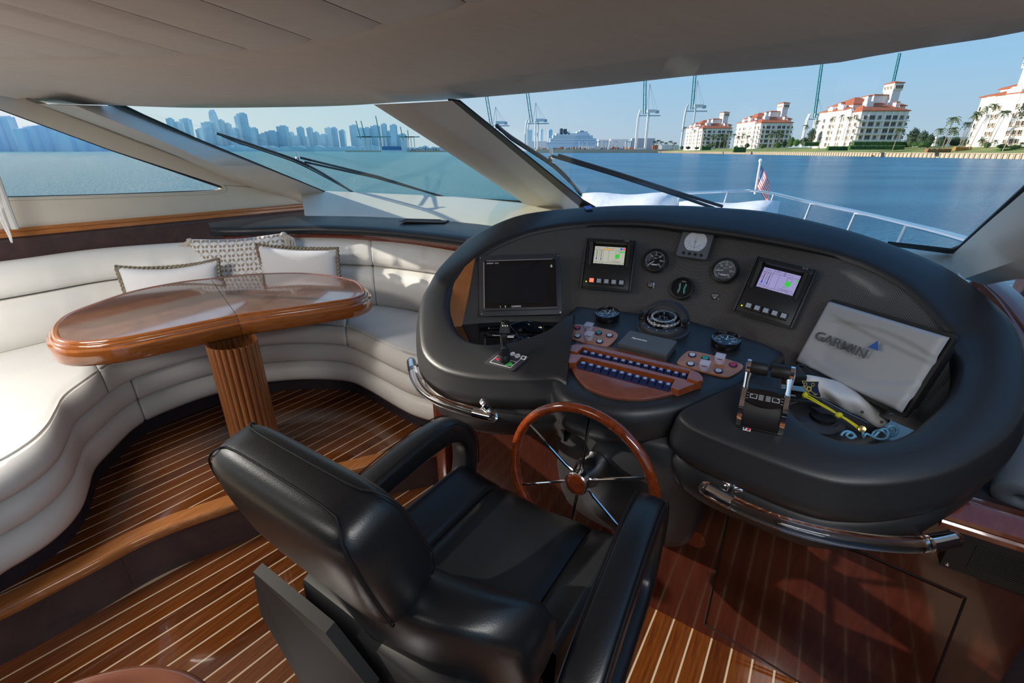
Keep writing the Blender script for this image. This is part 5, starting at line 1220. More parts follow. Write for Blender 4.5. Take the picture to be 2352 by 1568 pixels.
# rear shell and hinge pieces behind the lumbar cushion
mb = MB(); q_ = [bk(-.30, .20, -.05), bk(-.06, .20, -.05), bk(.03, .10, -.065), bk(.05, -.12, -.12), bk(-.22, -.22, -.15), bk(-.335, .05, -.09)]
mb.prism(q_, bn*.022); obj('rear_shell', mb, M_shell, chair, smooth=0)
mb = MB(); mb.box(bk(-.255, -.12, -.01), SB*.03, bu*.15, bn*.045, .012); obj('hinge_cover', mb, M_plasd, chair)
mb = MB(); mb.cyl(Ch(.30, .60, .60), Ch(.375, .60, .60), .035, .035, 20); obj('tilt_knob', mb, M_plasd, chair)

# ---- hand rails (clear acrylic tube with chrome ends)
def rail(label, px, z, posts, r, capend):
    P_ = smooth_path([Z(a, b, zz) for (a, b), zz in zip(px, z)], 8); P_ = resample(P_, 60); t = thing('hand_rail', label, 'hand rail', P_[30], 'acrylic hand rails on the console')
    mb = MB(); mb.tube(P_[6:54], r*.94, 16); obj('acrylic_tube', mb, M_acryl, t, smooth=80)
    for seg_ in (P_[0:8], P_[52:60]):
        mb = MB(); mb.tube(seg_, r, 18); obj('chrome_sleeve', mb, M_chrome, t, smooth=60)
    for p, q in ((P_[0], P_[1]), (P_[-1], P_[-2])):
        d = (p-q).normalized(); mb = MB(); mb.lathe(p, d, [(r*.98, -.002), (r*.97, .008), (r*.8, .016), (r*.4, .021), (0, .022)], 18); obj('end_cap', mb, M_acryl if capend else M_chrome, t, smooth=60)
    for p, tgt in posts:
        a = P_[p]; b = tgt; mb = MB(); mb.cyl(a, b, .008, .008, 14); d = (b-a).normalized(); mb.lathe(b-d*.006, d, [(.008, -.012), (.012, -.006), (.027, -.002), (.028, .006), (.028, .012)], 24); obj('post', mb, M_chrome, t, smooth=50)
rail('curved clear acrylic hand rail with chrome ends at the sofa end of the console', [(945, 832), (953, 868), (980, 904), (1035, 931), (1095, 948), (1128, 956)], [.87, .865, .86, .855, .85, .85], [(3, T(993, 836, 1.80)), (54, T(1118, 930, 1.52))], .0185, True)
rail('long curved clear acrylic hand rail with chrome ends below the starboard side of the console', [(1626, 1124), (1700, 1163), (1790, 1200), (1900, 1230), (2020, 1247), (2110, 1250), (2185, 1238)], [.83]*7, [(5, T(1682, 1118, 1.235)), (52, T(2088, 1203, 1.14))], .0195, True)

# ---- throttle
q = [PI(1693, 975, .0), PI(1793, 998, .0)]
tb = (q[0]+q[1])/2; xx = (q[1]-q[0]); tw = xx.length; xx.normalize(); yy = PI_N.cross(xx)
fr = Fr(tb, xx, yy, PI_N); t = thing('throttle', 'twin-lever black and chrome engine throttle on the leather desk', 'throttle', fr.P(0, .05, 0))
mb = MB(); fr.box(mb, 0, .055, tw*.98, .13, .012, 0, .003); obj('base', mb, M_plastic, t)
mb = MB(); prof = [(-.008, .010), (-.006, .026), (.004, .044), (.022, .060), (.046, .070), (.070, .071), (.095, .062), (.112, .044), (.118, .010)]
mb.grid([[fr.P(sx*tw*.42, a, h) for a, h in prof] for sx in (-1, 1)], cv=True, cap0=True, cap1=True); obj('drum', mb, M_plasd, t, smooth=40)
mb = MB(); pf = Fr(fr.P(0, .046, .072), xx, (fr.P(0, .075, .073)-fr.P(0, .022, .062)).normalized(), None)
flat(mb, pf, [(-tw*.42, -.014), (-tw*.2, -.022), (0, -.025), (tw*.2, -.022), (tw*.42, -.014), (tw*.42, .016), (tw*.2, .022), (0, .024), (-tw*.2, .022), (-tw*.42, .016)], .005, -.001); obj('key_panel', mb, M_gloss, t, smooth=0)
for sx in (-1, 1):
    mb = MB(); pf.box(mb, sx*tw*.25, 0, .017, .013, .002, .004, .0008); obj('panel_key', mb, M_key, t)
    mb = MB(); pf.box(mb, sx*tw*.25, 0, .013, .010, .0012, .0055); obj('panel_key_face', mb, M_plasd, t, smooth=0)
    mb = MB(); pf.box(mb, sx*tw*.29*(1 if sx > 0 else 1), .003, .002, .002, .001, .0066); obj('key_led', mb, M_lorg, t, smooth=0)
mb = MB()
for k in range(4):
    for sx in (-1, 1): pf.box(mb, sx*.008, -.006+k*.004, .011, .0022, .001, .004)
for k in range(3):
    for sx in (-1, 1): pf.box(mb, sx*tw*.385, -.008+k*.008, .005, .0014, .0008, .004)
obj('panel_print', mb, M_gink, t, smooth=0, kind='stuff')
for sx in (-1, 1):
    mb = MB(); sp = [(-.006, .008), (-.008, .030), (.0, .052), (.018, .071), (.046, .082), (.066, .083), (.085, .074), (.05, .05), (.04, .02), (.04, .008)]
    mb.prism([fr.P(sx*tw*.425, a, h) for a, h in sp], xx*sx*.011); obj('chrome_cheek', mb, M_chrome, t, smooth=30)
    mb = MB(); lv = [fr.P(sx*tw*.47, .050, .065), fr.P(sx*tw*.475, .078, .088), fr.P(sx*tw*.47, .108, .110)]; mb.tube(lv, [.008, .006, .010], 10); obj('lever', mb, M_chrome, t)
    g0 = fr.P(sx*tw*.46, .112, .112); g1 = fr.P(sx*tw*.035, .112, .112)
    mb = MB(); mb.lathe(g0, (g1-g0), [(.010, -.004), (.0175, .0), (.0185, .004), (.0185, (g1-g0).length-.004), (.016, (g1-g0).length), (0, (g1-g0).length)], 20); obj('grip', mb, M_plasd, t, smooth=50)
    mb = MB(); mb.lathe(g0, (g0-g1), [(.0188, -.002), (.0188, .007), (.012, .009), (0, .0095)], 20); obj('grip_cap', mb, M_chrome, t, smooth=50)
bf = Fr(fr.P(0, -.0085, .006), xx, PI_N, None); bf = Fr(fr.P(-tw*.26, -.0105, .007), xx, UP*.9+yy*.4, None)
mb = MB(); bf.box(mb, 0, 0, .018, .010, .001, .0005); obj('badge', mb, M_ink, t, smooth=0)
mb = MB(); flat(mb, bf.at(.003, 0), [(-.004, -.0035), (.003, -.0035), (.0055, .0035), (-.0015, .0035)], .0006, .0016); obj('badge_red', mb, M_btnr, t, smooth=0)
mb = MB(); flat(mb, bf.at(-.005, 0), [(-.003, -.002), (.001, -.002), (.003, .003), (-.001, .003)], .0006, .0016); obj('badge_blue', mb, M_navy, t, smooth=0)

# ---- captain's hat leaning in the right recess
HD = 1.33
hz0 = T(1853, 905, 1.37); hz1 = T(2042, 985, 1.30)
hx = (hz1-hz0); HW = hx.length; hx.normalize(); up_h = (UP*.62-FW*.1+ (CAM-hz0).normalized()*.1); hn = ((CAM-hz0).normalized()+UP*.15); hn = (hn-hx*hn.dot(hx)).normalized(); hy = hn.cross(hx).normalized()
hat = thing('captain_hat', 'white captain hat with gold anchor badge, black band and yellow cord', 'hat', (hz0+hz1)/2)
def hp(px, py, t_): return T(px, py, t_)
TOPX = [(1833, 870), (1840, 862), (1860, 861), (1905, 870), (1950, 883), (1995, 908), (2025, 928), (2038, 945), (2047, 956), (2044, 968), (2035, 975)]
BOTX = [(1852, 900), (1856, 903), (1872, 910), (1893, 918), (1920, 932), (1950, 948), (1980, 962), (2000, 974), (2015, 982), (2022, 983), (2030, 978)]
tp = resample(smooth_path([V((a, b, 0)) for a, b in TOPX], 4), 30); bp = resample(smooth_path([V((a, b, 0)) for a, b in BOTX], 4), 30)
rows = []
for i in range(30):
    u = i/29; t0 = 1.385-.045*u; w_ = sin(pi*min(1, max(0, u*.92+.05)))
    r = []
    for j in range(15):
        v = j/14; p = bp[i].lerp(tp[i], v); bul = sin(pi*min(1, v*.95+.03))**.7*.055*w_ + .006*sin(u*17+v*5)*w_+.010*sin(u*7-v*6+1)*w_*v
        r.append(T(p.x, p.y, t0-bul+.012*v))
    rb_ = []
    for j in range(1, 14):
        v = 1-j/14; p = bp[i].lerp(tp[i], v); rb_.append(T(p.x, p.y, t0+.055*w_*sin(pi*v)**.6+.012*v))
    rows.append(r+rb_)
mb = MB(); mb.grid(rows, cv=True, cap0=True, cap1=True); obj('crown', mb, M_hat, hat, smooth=80)
B2 = [(1845, 912), (1850, 922), (1866, 936), (1888, 950), (1915, 964), (1945, 980), (1968, 993), (1985, 1000), (2003, 1003), (2015, 998), (2022, 990)]
b2 = resample(smooth_path([V((a, b, 0)) for a, b in B2], 4), 30); rows = []
for i in range(30):
    u = i/29; t0 = 1.375-.045*u; w_ = sin(pi*min(1, u*.94+.03)); r = []
    for j in range(7):
        v = j/6; p = b2[i].lerp(V((bp[i].x, bp[i].y+2, 0)), v); r.append(T(p.x, p.y, t0-.030*w_*(1-.3*v)))
    rows.append(r)
mb = MB(); mb.grid(rows); obj('band', mb, M_hatb, hat, smooth=80)
# visor/peak under the band
rows = []
for i in range(30):
    u = i/29; p = b2[i]; t0 = 1.375-.045*u; w_ = sin(pi*min(1, u*.94+.03)); rows.append([T(p.x, p.y, t0-.030*w_), T(p.x-4, p.y+10*w_, t0-.04*w_), T(p.x-9, p.y+24*w_, t0-.02*w_)])
# badge
BD = [(1842, 874.5), (1853, 875.5), (1866, 876), (1881, 876), (1879, 885), (1881, 897), (1885.5, 907), (1884, 914), (1876, 912), (1862, 907), (1853, 902), (1850, 890)]
tb_ = 1.325
pts = [T(a, b, tb_-.012+.0002*(a-1842)) for a, b in BD]; dd = (CAM-pts[0]).normalized()
mb = MB(); mb.prism(pts, dd*.003); obj('badge', mb, M_navy, hat, smooth=0)
mb = MB(); mb.tube([p+dd*.003 for p in pts]+[pts[0]+dd*.003], .0009, 5); 
def bpt(a, b): return T(a, b, tb_-.012+.0002*(a-1842)-.0045)
import itertools
def bline(pp, r=.0010, cl=False): mb.tube(smooth_path([bpt(a, b) for a, b in pp], 3, cl), r, 5, closed=cl)
for c in ((1850, 882), (1867, 883)): bline([(c[0]+3.4*cos(a), c[1]+3.4*sin(a)) for a in [2*pi*k/8 for k in range(8)]], .0008, True)
bline([(1858+4.5*cos(a), 893+5*sin(a)) for a in [2*pi*k/10 for k in range(10)]], .0018, True)
bline([(1852, 886), (1856, 889)], .001); bline([(1865, 887), (1860, 890)], .001); bline([(1862, 897), (1867, 901), (1874, 905)], .001); bline([(1857, 898), (1856, 902), (1861, 905)], .001); bline([(1868, 905), (1872, 907), (1877, 904)], .0008); bline([(1850, 890), (1855, 893)], .0008)
obj('badge_embroidery', mb, M_gold, hat, smooth=40)
for c in ((1980, 946), (2025, 969)):
    p = T(c[0], c[1], 1.262); mb = MB(); mb.lathe(p, (CAM-p).normalized(), [(.0015, .001), (.0038, .001), (.0042, -.002)], 12); obj('eyelet', mb, M_plasd, hat)
cp = [(1849, 905), (1862, 912), (1885, 926), (1910, 941), (1925, 951), (1945, 962), (1965, 975), (1977, 984)]
for off in (0, 5):
    pts = [T(a-off*.5, b+off*(abs(i-4)/4 if True else 1), 1.315-.009*i) for i, (a, b) in enumerate(cp)]; mb = MB(); mb.tube(smooth_path(pts, 4), .0022, 6); obj('yellow_cord', mb, M_yel, hat)
mb = MB(); mb.ball(T(1849, 907, 1.312), .008, 8, 6, (1, .9, 1.1)); mb.ball(T(1927, 953, 1.276), .009, 8, 6, (1.2, .9, .9)); obj('cord_knot', mb, M_yel, hat)
mb = MB(); p = T(1980, 985, 1.246); mb.lathe(p, (CAM-p).normalized(), [(.003, 0), (.009, 0), (.009, .004), (.003, .005)], 14); obj('cord_button', mb, M_brass, hat)

# ---- light blue cord in the recess
def coil(label, cps, t_, r, name='cord', m=M_cyan):
    mb = MB(); mb.tube(smooth_path([T(a, b, t_+dt) for a, b, dt in cps], 5), r, 7)
    return obj(name, mb, m, smooth=60, label=label, cat='cord')
coil('light blue cord looping out from under the brim end of the captain hat', [(1982, 992, 0), (1983, 1004, .0), (1990, 996, -.01), (2005, 1003, 0), (2020, 1008, .0), (2036, 1006, -.01), (2040, 992, 0), (2030, 984, .01), (2020, 990, .0), (2010, 1000, 0), (2003, 1000, .01), (2010, 990, .01), (2025, 988, -.01), (2034, 996, 0), (2044, 1001, 0), (2056, 998, 0), (2062, 988, 0), (2055, 979, 0), (2042, 979, 0), (2038, 988, .01), (2045, 996, .01), (2055, 992, .01), (2052, 984, .01), (2044, 986, .01)], 1.235, .0032)
coil('small light blue cord coil beside the phone stand behind the throttle desk', [(1932, 1000, 0), (1936, 994, 0), (1946, 990, 0), (1958, 994, 0), (1962, 1003, 0), (1952, 1006, 0), (1944, 1000, -.01), (1950, 994, -.01), (1960, 996, 0), (1966, 1004, 0)], 1.235, .0032)
coil('thin light blue loop of cord behind the captain hat', [(2044, 950, 0), (2052, 950, 0), (2057, 957, 0), (2054, 963, 0), (2046, 962, 0)], 1.30, .0016)
# ---- cables and black radio mic behind the throttle
t = thing('radio_unit', 'black marine radio handset with cables in the corner behind the throttle', 'radio', T(1830, 900, 1.45))
mb = MB(); mb.box(T(1812, 860, 1.42), V((.035, -.01, 0)), V((.01, .04, 0)), UP*.018, .006); obj('handset', mb, M_plastic, t)
mb = MB(); mb.box(T(1870, 868, 1.46), V((.055, -.02, .0)), V((.012, .03, 0)), UP*.02, .006); obj('body', mb, M_plasd, t)
for cps in ([(1808, 836, 1.43), (1812, 850, 1.42), (1818, 868, 1.41), (1815, 884, 1.40), (1813, 900, 1.38)], [(1822, 838, 1.45), (1832, 850, 1.43), (1838, 862, 1.41), (1845, 866, 1.41)], [(1830, 837, 1.46), (1846, 840, 1.45), (1858, 852, 1.42), (1868, 865, 1.40)], [(1808, 868, 1.41), (1812, 874, 1.40), (1822, 876, 1.39), (1834, 880, 1.39)]):
    mb = MB(); mb.tube(smooth_path([T(*c) for c in cps], 5), .0026, 7); obj('cable', mb, M_cable, t)
t = thing('cap_on_cable', 'small phone and stand lying below the captain hat with a thick black cable', 'phone', T(1890, 960, 1.33))
mb = MB(); mb.box(T(1838, 912, 1.38), V((.05, -.02, 0)), V((.012, .030, .0)), UP*.005, .003); obj('control_head', mb, M_plastic, t)
mb = MB()
for k in range(3): mb.box(T(1822+k*13, 908+k*7, 1.365), V((.006, -.002, 0)), V((.001, .003, 0)), UP*.001)
obj('keys', mb, M_gink, t, kind='stuff')
mb = MB(); c = T(1862, 948, 1.345); mb.lathe(c-UP*.02, UP, [(.085, 0), (.088, .006), (.08, .010), (.0, .012)], 32); obj('dish', mb, M_bez, t)
mb = MB(); mb.lathe(T(1890, 962, 1.325), UP, [(.03, 0), (.03, .008), (.0, .008)], 24); obj('suction_cup', mb, M_plasd, t)
mb = MB(); mb.tube(smooth_path([T(1808, 938, 1.36), T(1835, 962, 1.33), T(1870, 978, 1.31), T(1905, 980, 1.30), T(1925, 972, 1.30)], 6), .0045, 8); obj('cable', mb, M_cable, t)
mb = MB(); mb.tube(smooth_path([T(1806, 930, 1.37), T(1840, 918, 1.36), T(1868, 905, 1.37)], 6), .005, 8); obj('cable', mb, M_cable, t)

# ---- starboard corner: box with grille, wooden ledge, foam roll
a = on_b(2197, 1192, .0); 
t = thing('speaker_box', 'black rectangular speaker box with corner screws under the wooden ledge', 'speaker', on_b(2260, 1280))
q = [on_b(2200, 1200, .02), on_b(2430, 1268, .02), on_b(2325, 1368, .02), on_b(2160, 1288, .02)]
q = [B(.415, FB-.02, .80), B(.86, FB-.02, .80), B(.86, FB-.02, .655), B(.435, FB-.02, .655)]
sx0 = SF(on_b(2197, 1206))[0]; z0_ = SF(on_b(2197, 1206))[2]; z1_ = SF(on_b(2160, 1286))[2]
mb = MB(); c = B(sx0+.16, FB-.012, (z0_+z1_)/2); mb.box(c, SB*.165, FW*.012, UP*(z0_-z1_)/2, .004); obj('face_plate', mb, M_plasd, t)
for k in range(14):
    mb = MB(); mb.box(c-FW*.013+UP*((z0_-z1_)*(.30-.045*k)), SB*.12, FW*.0015, UP*.0016); obj('grille_slat', mb, M_plastic, t, smooth=0)
for sx, sz in ((-1, 1), (-1, -1), (1, -1), (1, 1)):
    mb = MB(); mb.lathe(c-FW*.012+SB*sx*.152+UP*sz*((z0_-z1_)/2-.012), -FW, [(.005, 0), (.004, .002), (0, .003)], 10); obj('screw', mb, M_steel, t)
lp = on_b(2163, 1172); s0_, f0_, z0_ = SF(lp)
mb = MB(); prof = [(.0, -.03), (-.022, -.03), (-.026, -.014), (-.018, -.004), (-.03, .0), (-.032, .012), (-.02, .022), (-.006, .026), (.004, .034), (.02, .038), (.03, .034), (.06, .03), (.06, -.03)]
mb.grid([[B(s_, FB+a_-.004, z0_+h) for a_, h in prof] for s_ in (s0_, s0_+.25, s0_+.5)], cv=True, cap0=True, cap1=True); obj('trim_helm_ledge', mb, M_mahog2, kind='structure', smooth=40)
mb = MB(); mb.box(B(s0_+.45, FB+.35, .55), SB*.45, FW*.30, UP*.25); obj('locker_box', mb, M_kick, bulk, smooth=0)
ra_ = T(2352, 1150, 1.17); rb_ = T(2420, 960, 1.28); ax = (rb_-ra_).normalized()
t = thing('foam_roll', 'grey-blue foam roll leaning in the corner at the right edge', 'roll', ra_)
mb = MB(); mb.lathe(ra_, ax, [(.022, .02), (.022, 0), (.026, -.003), (.060, -.003), (.066, .004), (.066, .36), (.022, .36)], 28); obj('roll', mb, M_foam, t, smooth=50)

# ---- round wooden rim at the bottom edge (near the camera)
rc = Z(372, 1531, .90); rc = V((rc.x, rc.y-.215, .90)); rc.x -= .02; rc = V((rc.x, rc.y, .90)); t = thing('round_stool', 'round glossy wooden rim with dark centre cut off by the bottom edge', 'stool', V((rc.x, rc.y, 0)))
mb = MB(); mb.lathe(rc, UP, [(.180, -.03), (.214, -.03), (.221, -.015), (.218, .0), (.207, .006), (.190, .003), (.184, -.006)], 64); obj('rim', mb, mat('stool_wood', (.17, .06, .034), .15, coat=1), t, smooth=60)
mb = MB(); mb.lathe(rc, UP, [(.183, -.012), (.175, -.008), (.173, -.02), (.14, -.02), (.135, -.012), (0, -.010)], 48); obj('seat_pad', mb, M_plasd, t, smooth=40)
mb = MB(); mb.lathe(V((rc.x, rc.y, 0.003)), UP, [(.16, 0), (.16, .02), (.04, .05), (.035, .85), (.12, .87)], 28); obj('pedestal', mb, M_steel, t, smooth=50)
# ================================================================ OUTSIDE
SEA = -2.0
_o = 'zeroth first second third fourth fifth sixth seventh eighth ninth tenth eleventh twelfth thirteenth fourteenth fifteenth sixteenth seventeenth eighteenth nineteenth'.split()
ORD = _o+['twentieth']+['twenty-'+x for x in _o[1:10]]+['thirtieth']+['thirty-'+x for x in _o[1:10]]+['fortieth']
def water():
    m = mat('sea_water', (0.008, 0.075, 0.125), 0.25, spec=0.16); t = m.node_tree; b = t.nodes['Principled BSDF']; b.inputs['IOR'].default_value = 1.33
    tc = t.nodes.new('ShaderNodeTexCoord'); mp = t.nodes.new('ShaderNodeMapping'); mp.inputs['Rotation'].default_value = (0, 0, .5); mp.inputs['Scale'].default_value = (1, 2.2, 1); t.links.new(tc.outputs['Object'], mp.inputs[0])
    n1 = t.nodes.new('ShaderNodeTexNoise'); n1.inputs['Scale'].default_value = 2.2; n1.inputs['Detail'].default_value = 5; n1.inputs['Roughness'].default_value = .6; t.links.new(mp.outputs[0], n1.inputs[0])
    n2 = t.nodes.new('ShaderNodeTexNoise'); n2.inputs['Scale'].default_value = .035; n2.inputs['Detail'].default_value = 3; t.links.new(mp.outputs[0], n2.inputs[0])
    r = t.nodes.new('ShaderNodeValToRGB'); r.color_ramp.elements[0].position = .35; r.color_ramp.elements[1].position = .65; r.color_ramp.elements[0].color = (0.02, 0.21, 0.41, 1); r.color_ramp.elements[1].color = (0.05, 0.30, 0.50, 1)
    t.links.new(n2.outputs[0], r.inputs[0])
    sx = t.nodes.new('ShaderNodeSeparateXYZ'); t.links.new(tc.outputs['Object'], sx.inputs[0]); dv = t.nodes.new('ShaderNodeMath'); dv.operation = 'DIVIDE'; ad = t.nodes.new('ShaderNodeMath'); ad.operation = 'ADD'; ad.inputs[1].default_value = 4340.0
    t.links.new(sx.outputs[1], ad.inputs[0]); t.links.new(sx.outputs[0], dv.inputs[0]); t.links.new(ad.outputs[0], dv.inputs[1])
    m2 = t.nodes.new('ShaderNodeMapRange'); m2.inputs[1].default_value = -0.05; m2.inputs[2].default_value = 0.12; m2.interpolation_type = 'SMOOTHSTEP'; t.links.new(dv.outputs[0], m2.inputs[0])
    mx = t.nodes.new('ShaderNodeMix'); mx.data_type = 'RGBA'; mx.inputs[6].default_value = (0.055, 0.32, 0.38, 1); t.links.new(m2.outputs[0], mx.inputs[0]); t.links.new(r.outputs[0], mx.inputs[7]); t.links.new(mx.outputs[2], b.inputs['Base Color'])
    bp = t.nodes.new('ShaderNodeBump'); bp.inputs['Strength'].default_value = 0.9; bp.inputs['Distance'].default_value = 1.1; t.links.new(n1.outputs[0], bp.inputs['Height']); t.links.new(bp.outputs[0], b.inputs['Normal'])
    return m
mb = MB(); mb.add([V((-9000, -400, SEA)), V((9000, -400, SEA)), V((9000, 9000, SEA)), V((-9000, 9000, SEA))], [(0, 1, 2, 3)])
obj('sea', mb, water(), kind='structure', smooth=0)
M_wall = mat('white_stucco', (0.92, 0.87, 0.84), .8, var=(.2, (0.86, .81, .78)))  # off-white stucco shared by every wall face
M_roof = mat('terracotta', (0.50, 0.15, 0.07), .85, bump=(1.2, .8, (1, 1, 1), .3), var=(.5, (.40, .11, .05)))
M_pane = mat('far_window', (0.05, 0.055, 0.06), .25)
M_frame = mat('far_frame', (0.62, 0.50, 0.40), .8)
M_lawn = mat('lawn', (0.20, 0.26, 0.06), .95, var=(.05, (.30, .32, .10)))
M_stone = mat('sea_wall', (0.62, 0.50, 0.36), .9, var=(.4, (.52, .41, .29)))
M_stoned = mat('sea_wall_shade', (0.13, 0.10, 0.08), .9)  # dark stone colour standing for shade in the gaps between piers
M_palm = mat('palm_green', (0.075, 0.11, 0.035), .8, var=(.4, (.13, .17, .05)))
M_palmd = mat('palm_dark', (0.03, 0.06, 0.035), .8, var=(.4, (.06, .09, .04)))
M_trunk = mat('palm_trunk', (0.32, 0.25, 0.18), .9)
M_hedge = mat('hedge_green', (0.07, 0.15, 0.03), .9, bump=(1.5, 1, (1, 1, 1), .4), var=(.6, (.04, .09, .025)))
M_teal = mat('crane_teal', (0.05, 0.30, 0.30), .6)
M_cwh = mat('crane_white', (0.78, 0.78, 0.78), .6)
M_cgr = mat('crane_grey', (0.42, 0.48, 0.56), .6)
def fy(px, D): return (px-CX)/(FPX*CP+(CY-HOR)*SP)*D
def up_at(py, D): return CAMZ+(HOR-py)/ (FPX*CP+(CY-HOR)*SP) * D / (1.0) * (1.0)
def YP(px, py, D): return Y(px, py, D)
# ---- island ground, sea wall
xs = ((236, .55), (240, .65), (252, 1.6), (270, 3.4), (286, 4.7), (600, 5.2))
mb = MB(); rows = []
for k in range(60):
    y = 60+k*16; rows.append([V((x_+(y-220)*.045*(1 if x_ < 300 else 0), y, z_)) for x_, z_ in xs])
mb.grid(rows); obj('lawn_ground', mb, M_lawn, kind='structure', smooth=60)
wall_t = thing('sea_wall', 'long cream stone sea wall with upright piers along the island shore', 'sea wall', V((236, 230, SEA)))
def wx_(y): return 236+(y-220)*.045
mb = MB(); mb.grid([[V((wx_(y)-.0, y, SEA-.3)), V((wx_(y), y, .3)), V((wx_(y)-.5, y, .32)), V((wx_(y)-.5, y, .62)), V((wx_(y)+.9, y, .62))] for y in (60, 400, 1010)]); obj('wall_face', mb, M_stone, wall_t, smooth=0)
pm_ = MB(); pm_.box(V((0, 0, 0)), V((.28, 0, 0)), V((0, .22, 0)), V((0, 0, 1.28))); me_p = mesh_of('pier', pm_, M_stone, 0)
gm_ = MB(); gm_.box(V((0, 0, 0)), V((.05, 0, 0)), V((0, .38, 0)), V((0, 0, 1.05))); me_g = mesh_of('shadow_gap', gm_, M_stoned, 0)
def inst(name, me, parent, loc, mat3=None, label=None):
    o = bpy.data.objects.new(name, me); COL.objects.link(o); o.parent = parent; o.location = V(loc)-WP[parent.name]; WP[o.name] = V(loc)
    if mat3 is not None: o.rotation_euler = mat3.to_euler()
    return o
restp, restg = MB(), MB()
y = 150.0; k = 0
while y < 1000:
    st_ = 3.1
    if k < 95: inst('pier', me_p, wall_t, (wx_(y)-.26, y, -.96)); inst('joint_shadow_gap', me_g, wall_t, (wx_(y)-.03, y+.62, -1.0))
    else: restp.box(V((wx_(y)-.26, y, -.96)), V((.28, 0, 0)), V((0, .22, 0)), V((0, 0, 1.28))); restg.box(V((wx_(y)-.03, y+.62, -1.0)), V((.05, 0, 0)), V((0, .38, 0)), V((0, 0, 1.05)))
    y += st_; k += 1
obj('far_piers', restp, M_stone, wall_t, smooth=0, kind='stuff'); obj('far_shadow_gaps', restg, M_stoned, wall_t, smooth=0, kind='stuff')
# ---- condominium blocks
EA, EB = V((.9995, -.03, 0)), V((.03, .9995, 0))
def win_mesh(w_, h_, nm, arch=False):
    mb = MB(); mb.cur = 0; mb.box(V((0, -.05, 0)), V((w_/2, 0, 0)), V((0, .1, 0)), V((0, 0, h_/2)))
    mb.cur = 1
    for sx in (-1, 1): mb.box(V((sx*(w_/2+.12), -.2, 0)), V((.14, 0, 0)), V((0, .3, 0)), V((0, 0, h_/2+.2)))
    mb.box(V((0, -.2, h_/2+.1)), V((w_/2, 0, 0)), V((0, .3, 0)), V((0, 0, .12))); mb.box(V((0, -.4, -h_/2-.1)), V((w_/2+.3, 0, 0)), V((0, .5, 0)), V((0, 0, .22))); mb.box(V((0, -.18, 0)), V((.08, 0, 0)), V((0, .1, 0)), V((0, 0, h_/2)))
    return mesh_of(nm, mb, [M_pane, M_frame], 0)
W_big = win_mesh(4.0, 2.9, 'window_wide'); W_mid = win_mesh(2.2, 2.6, 'window'); W_sm = win_mesh(1.1, 2.0, 'window_narrow')
def rotm(x, n):  # columns: x right, y = -n (into wall) so mesh -y faces out
    return Matrix((x, -n, UP)).transposed()
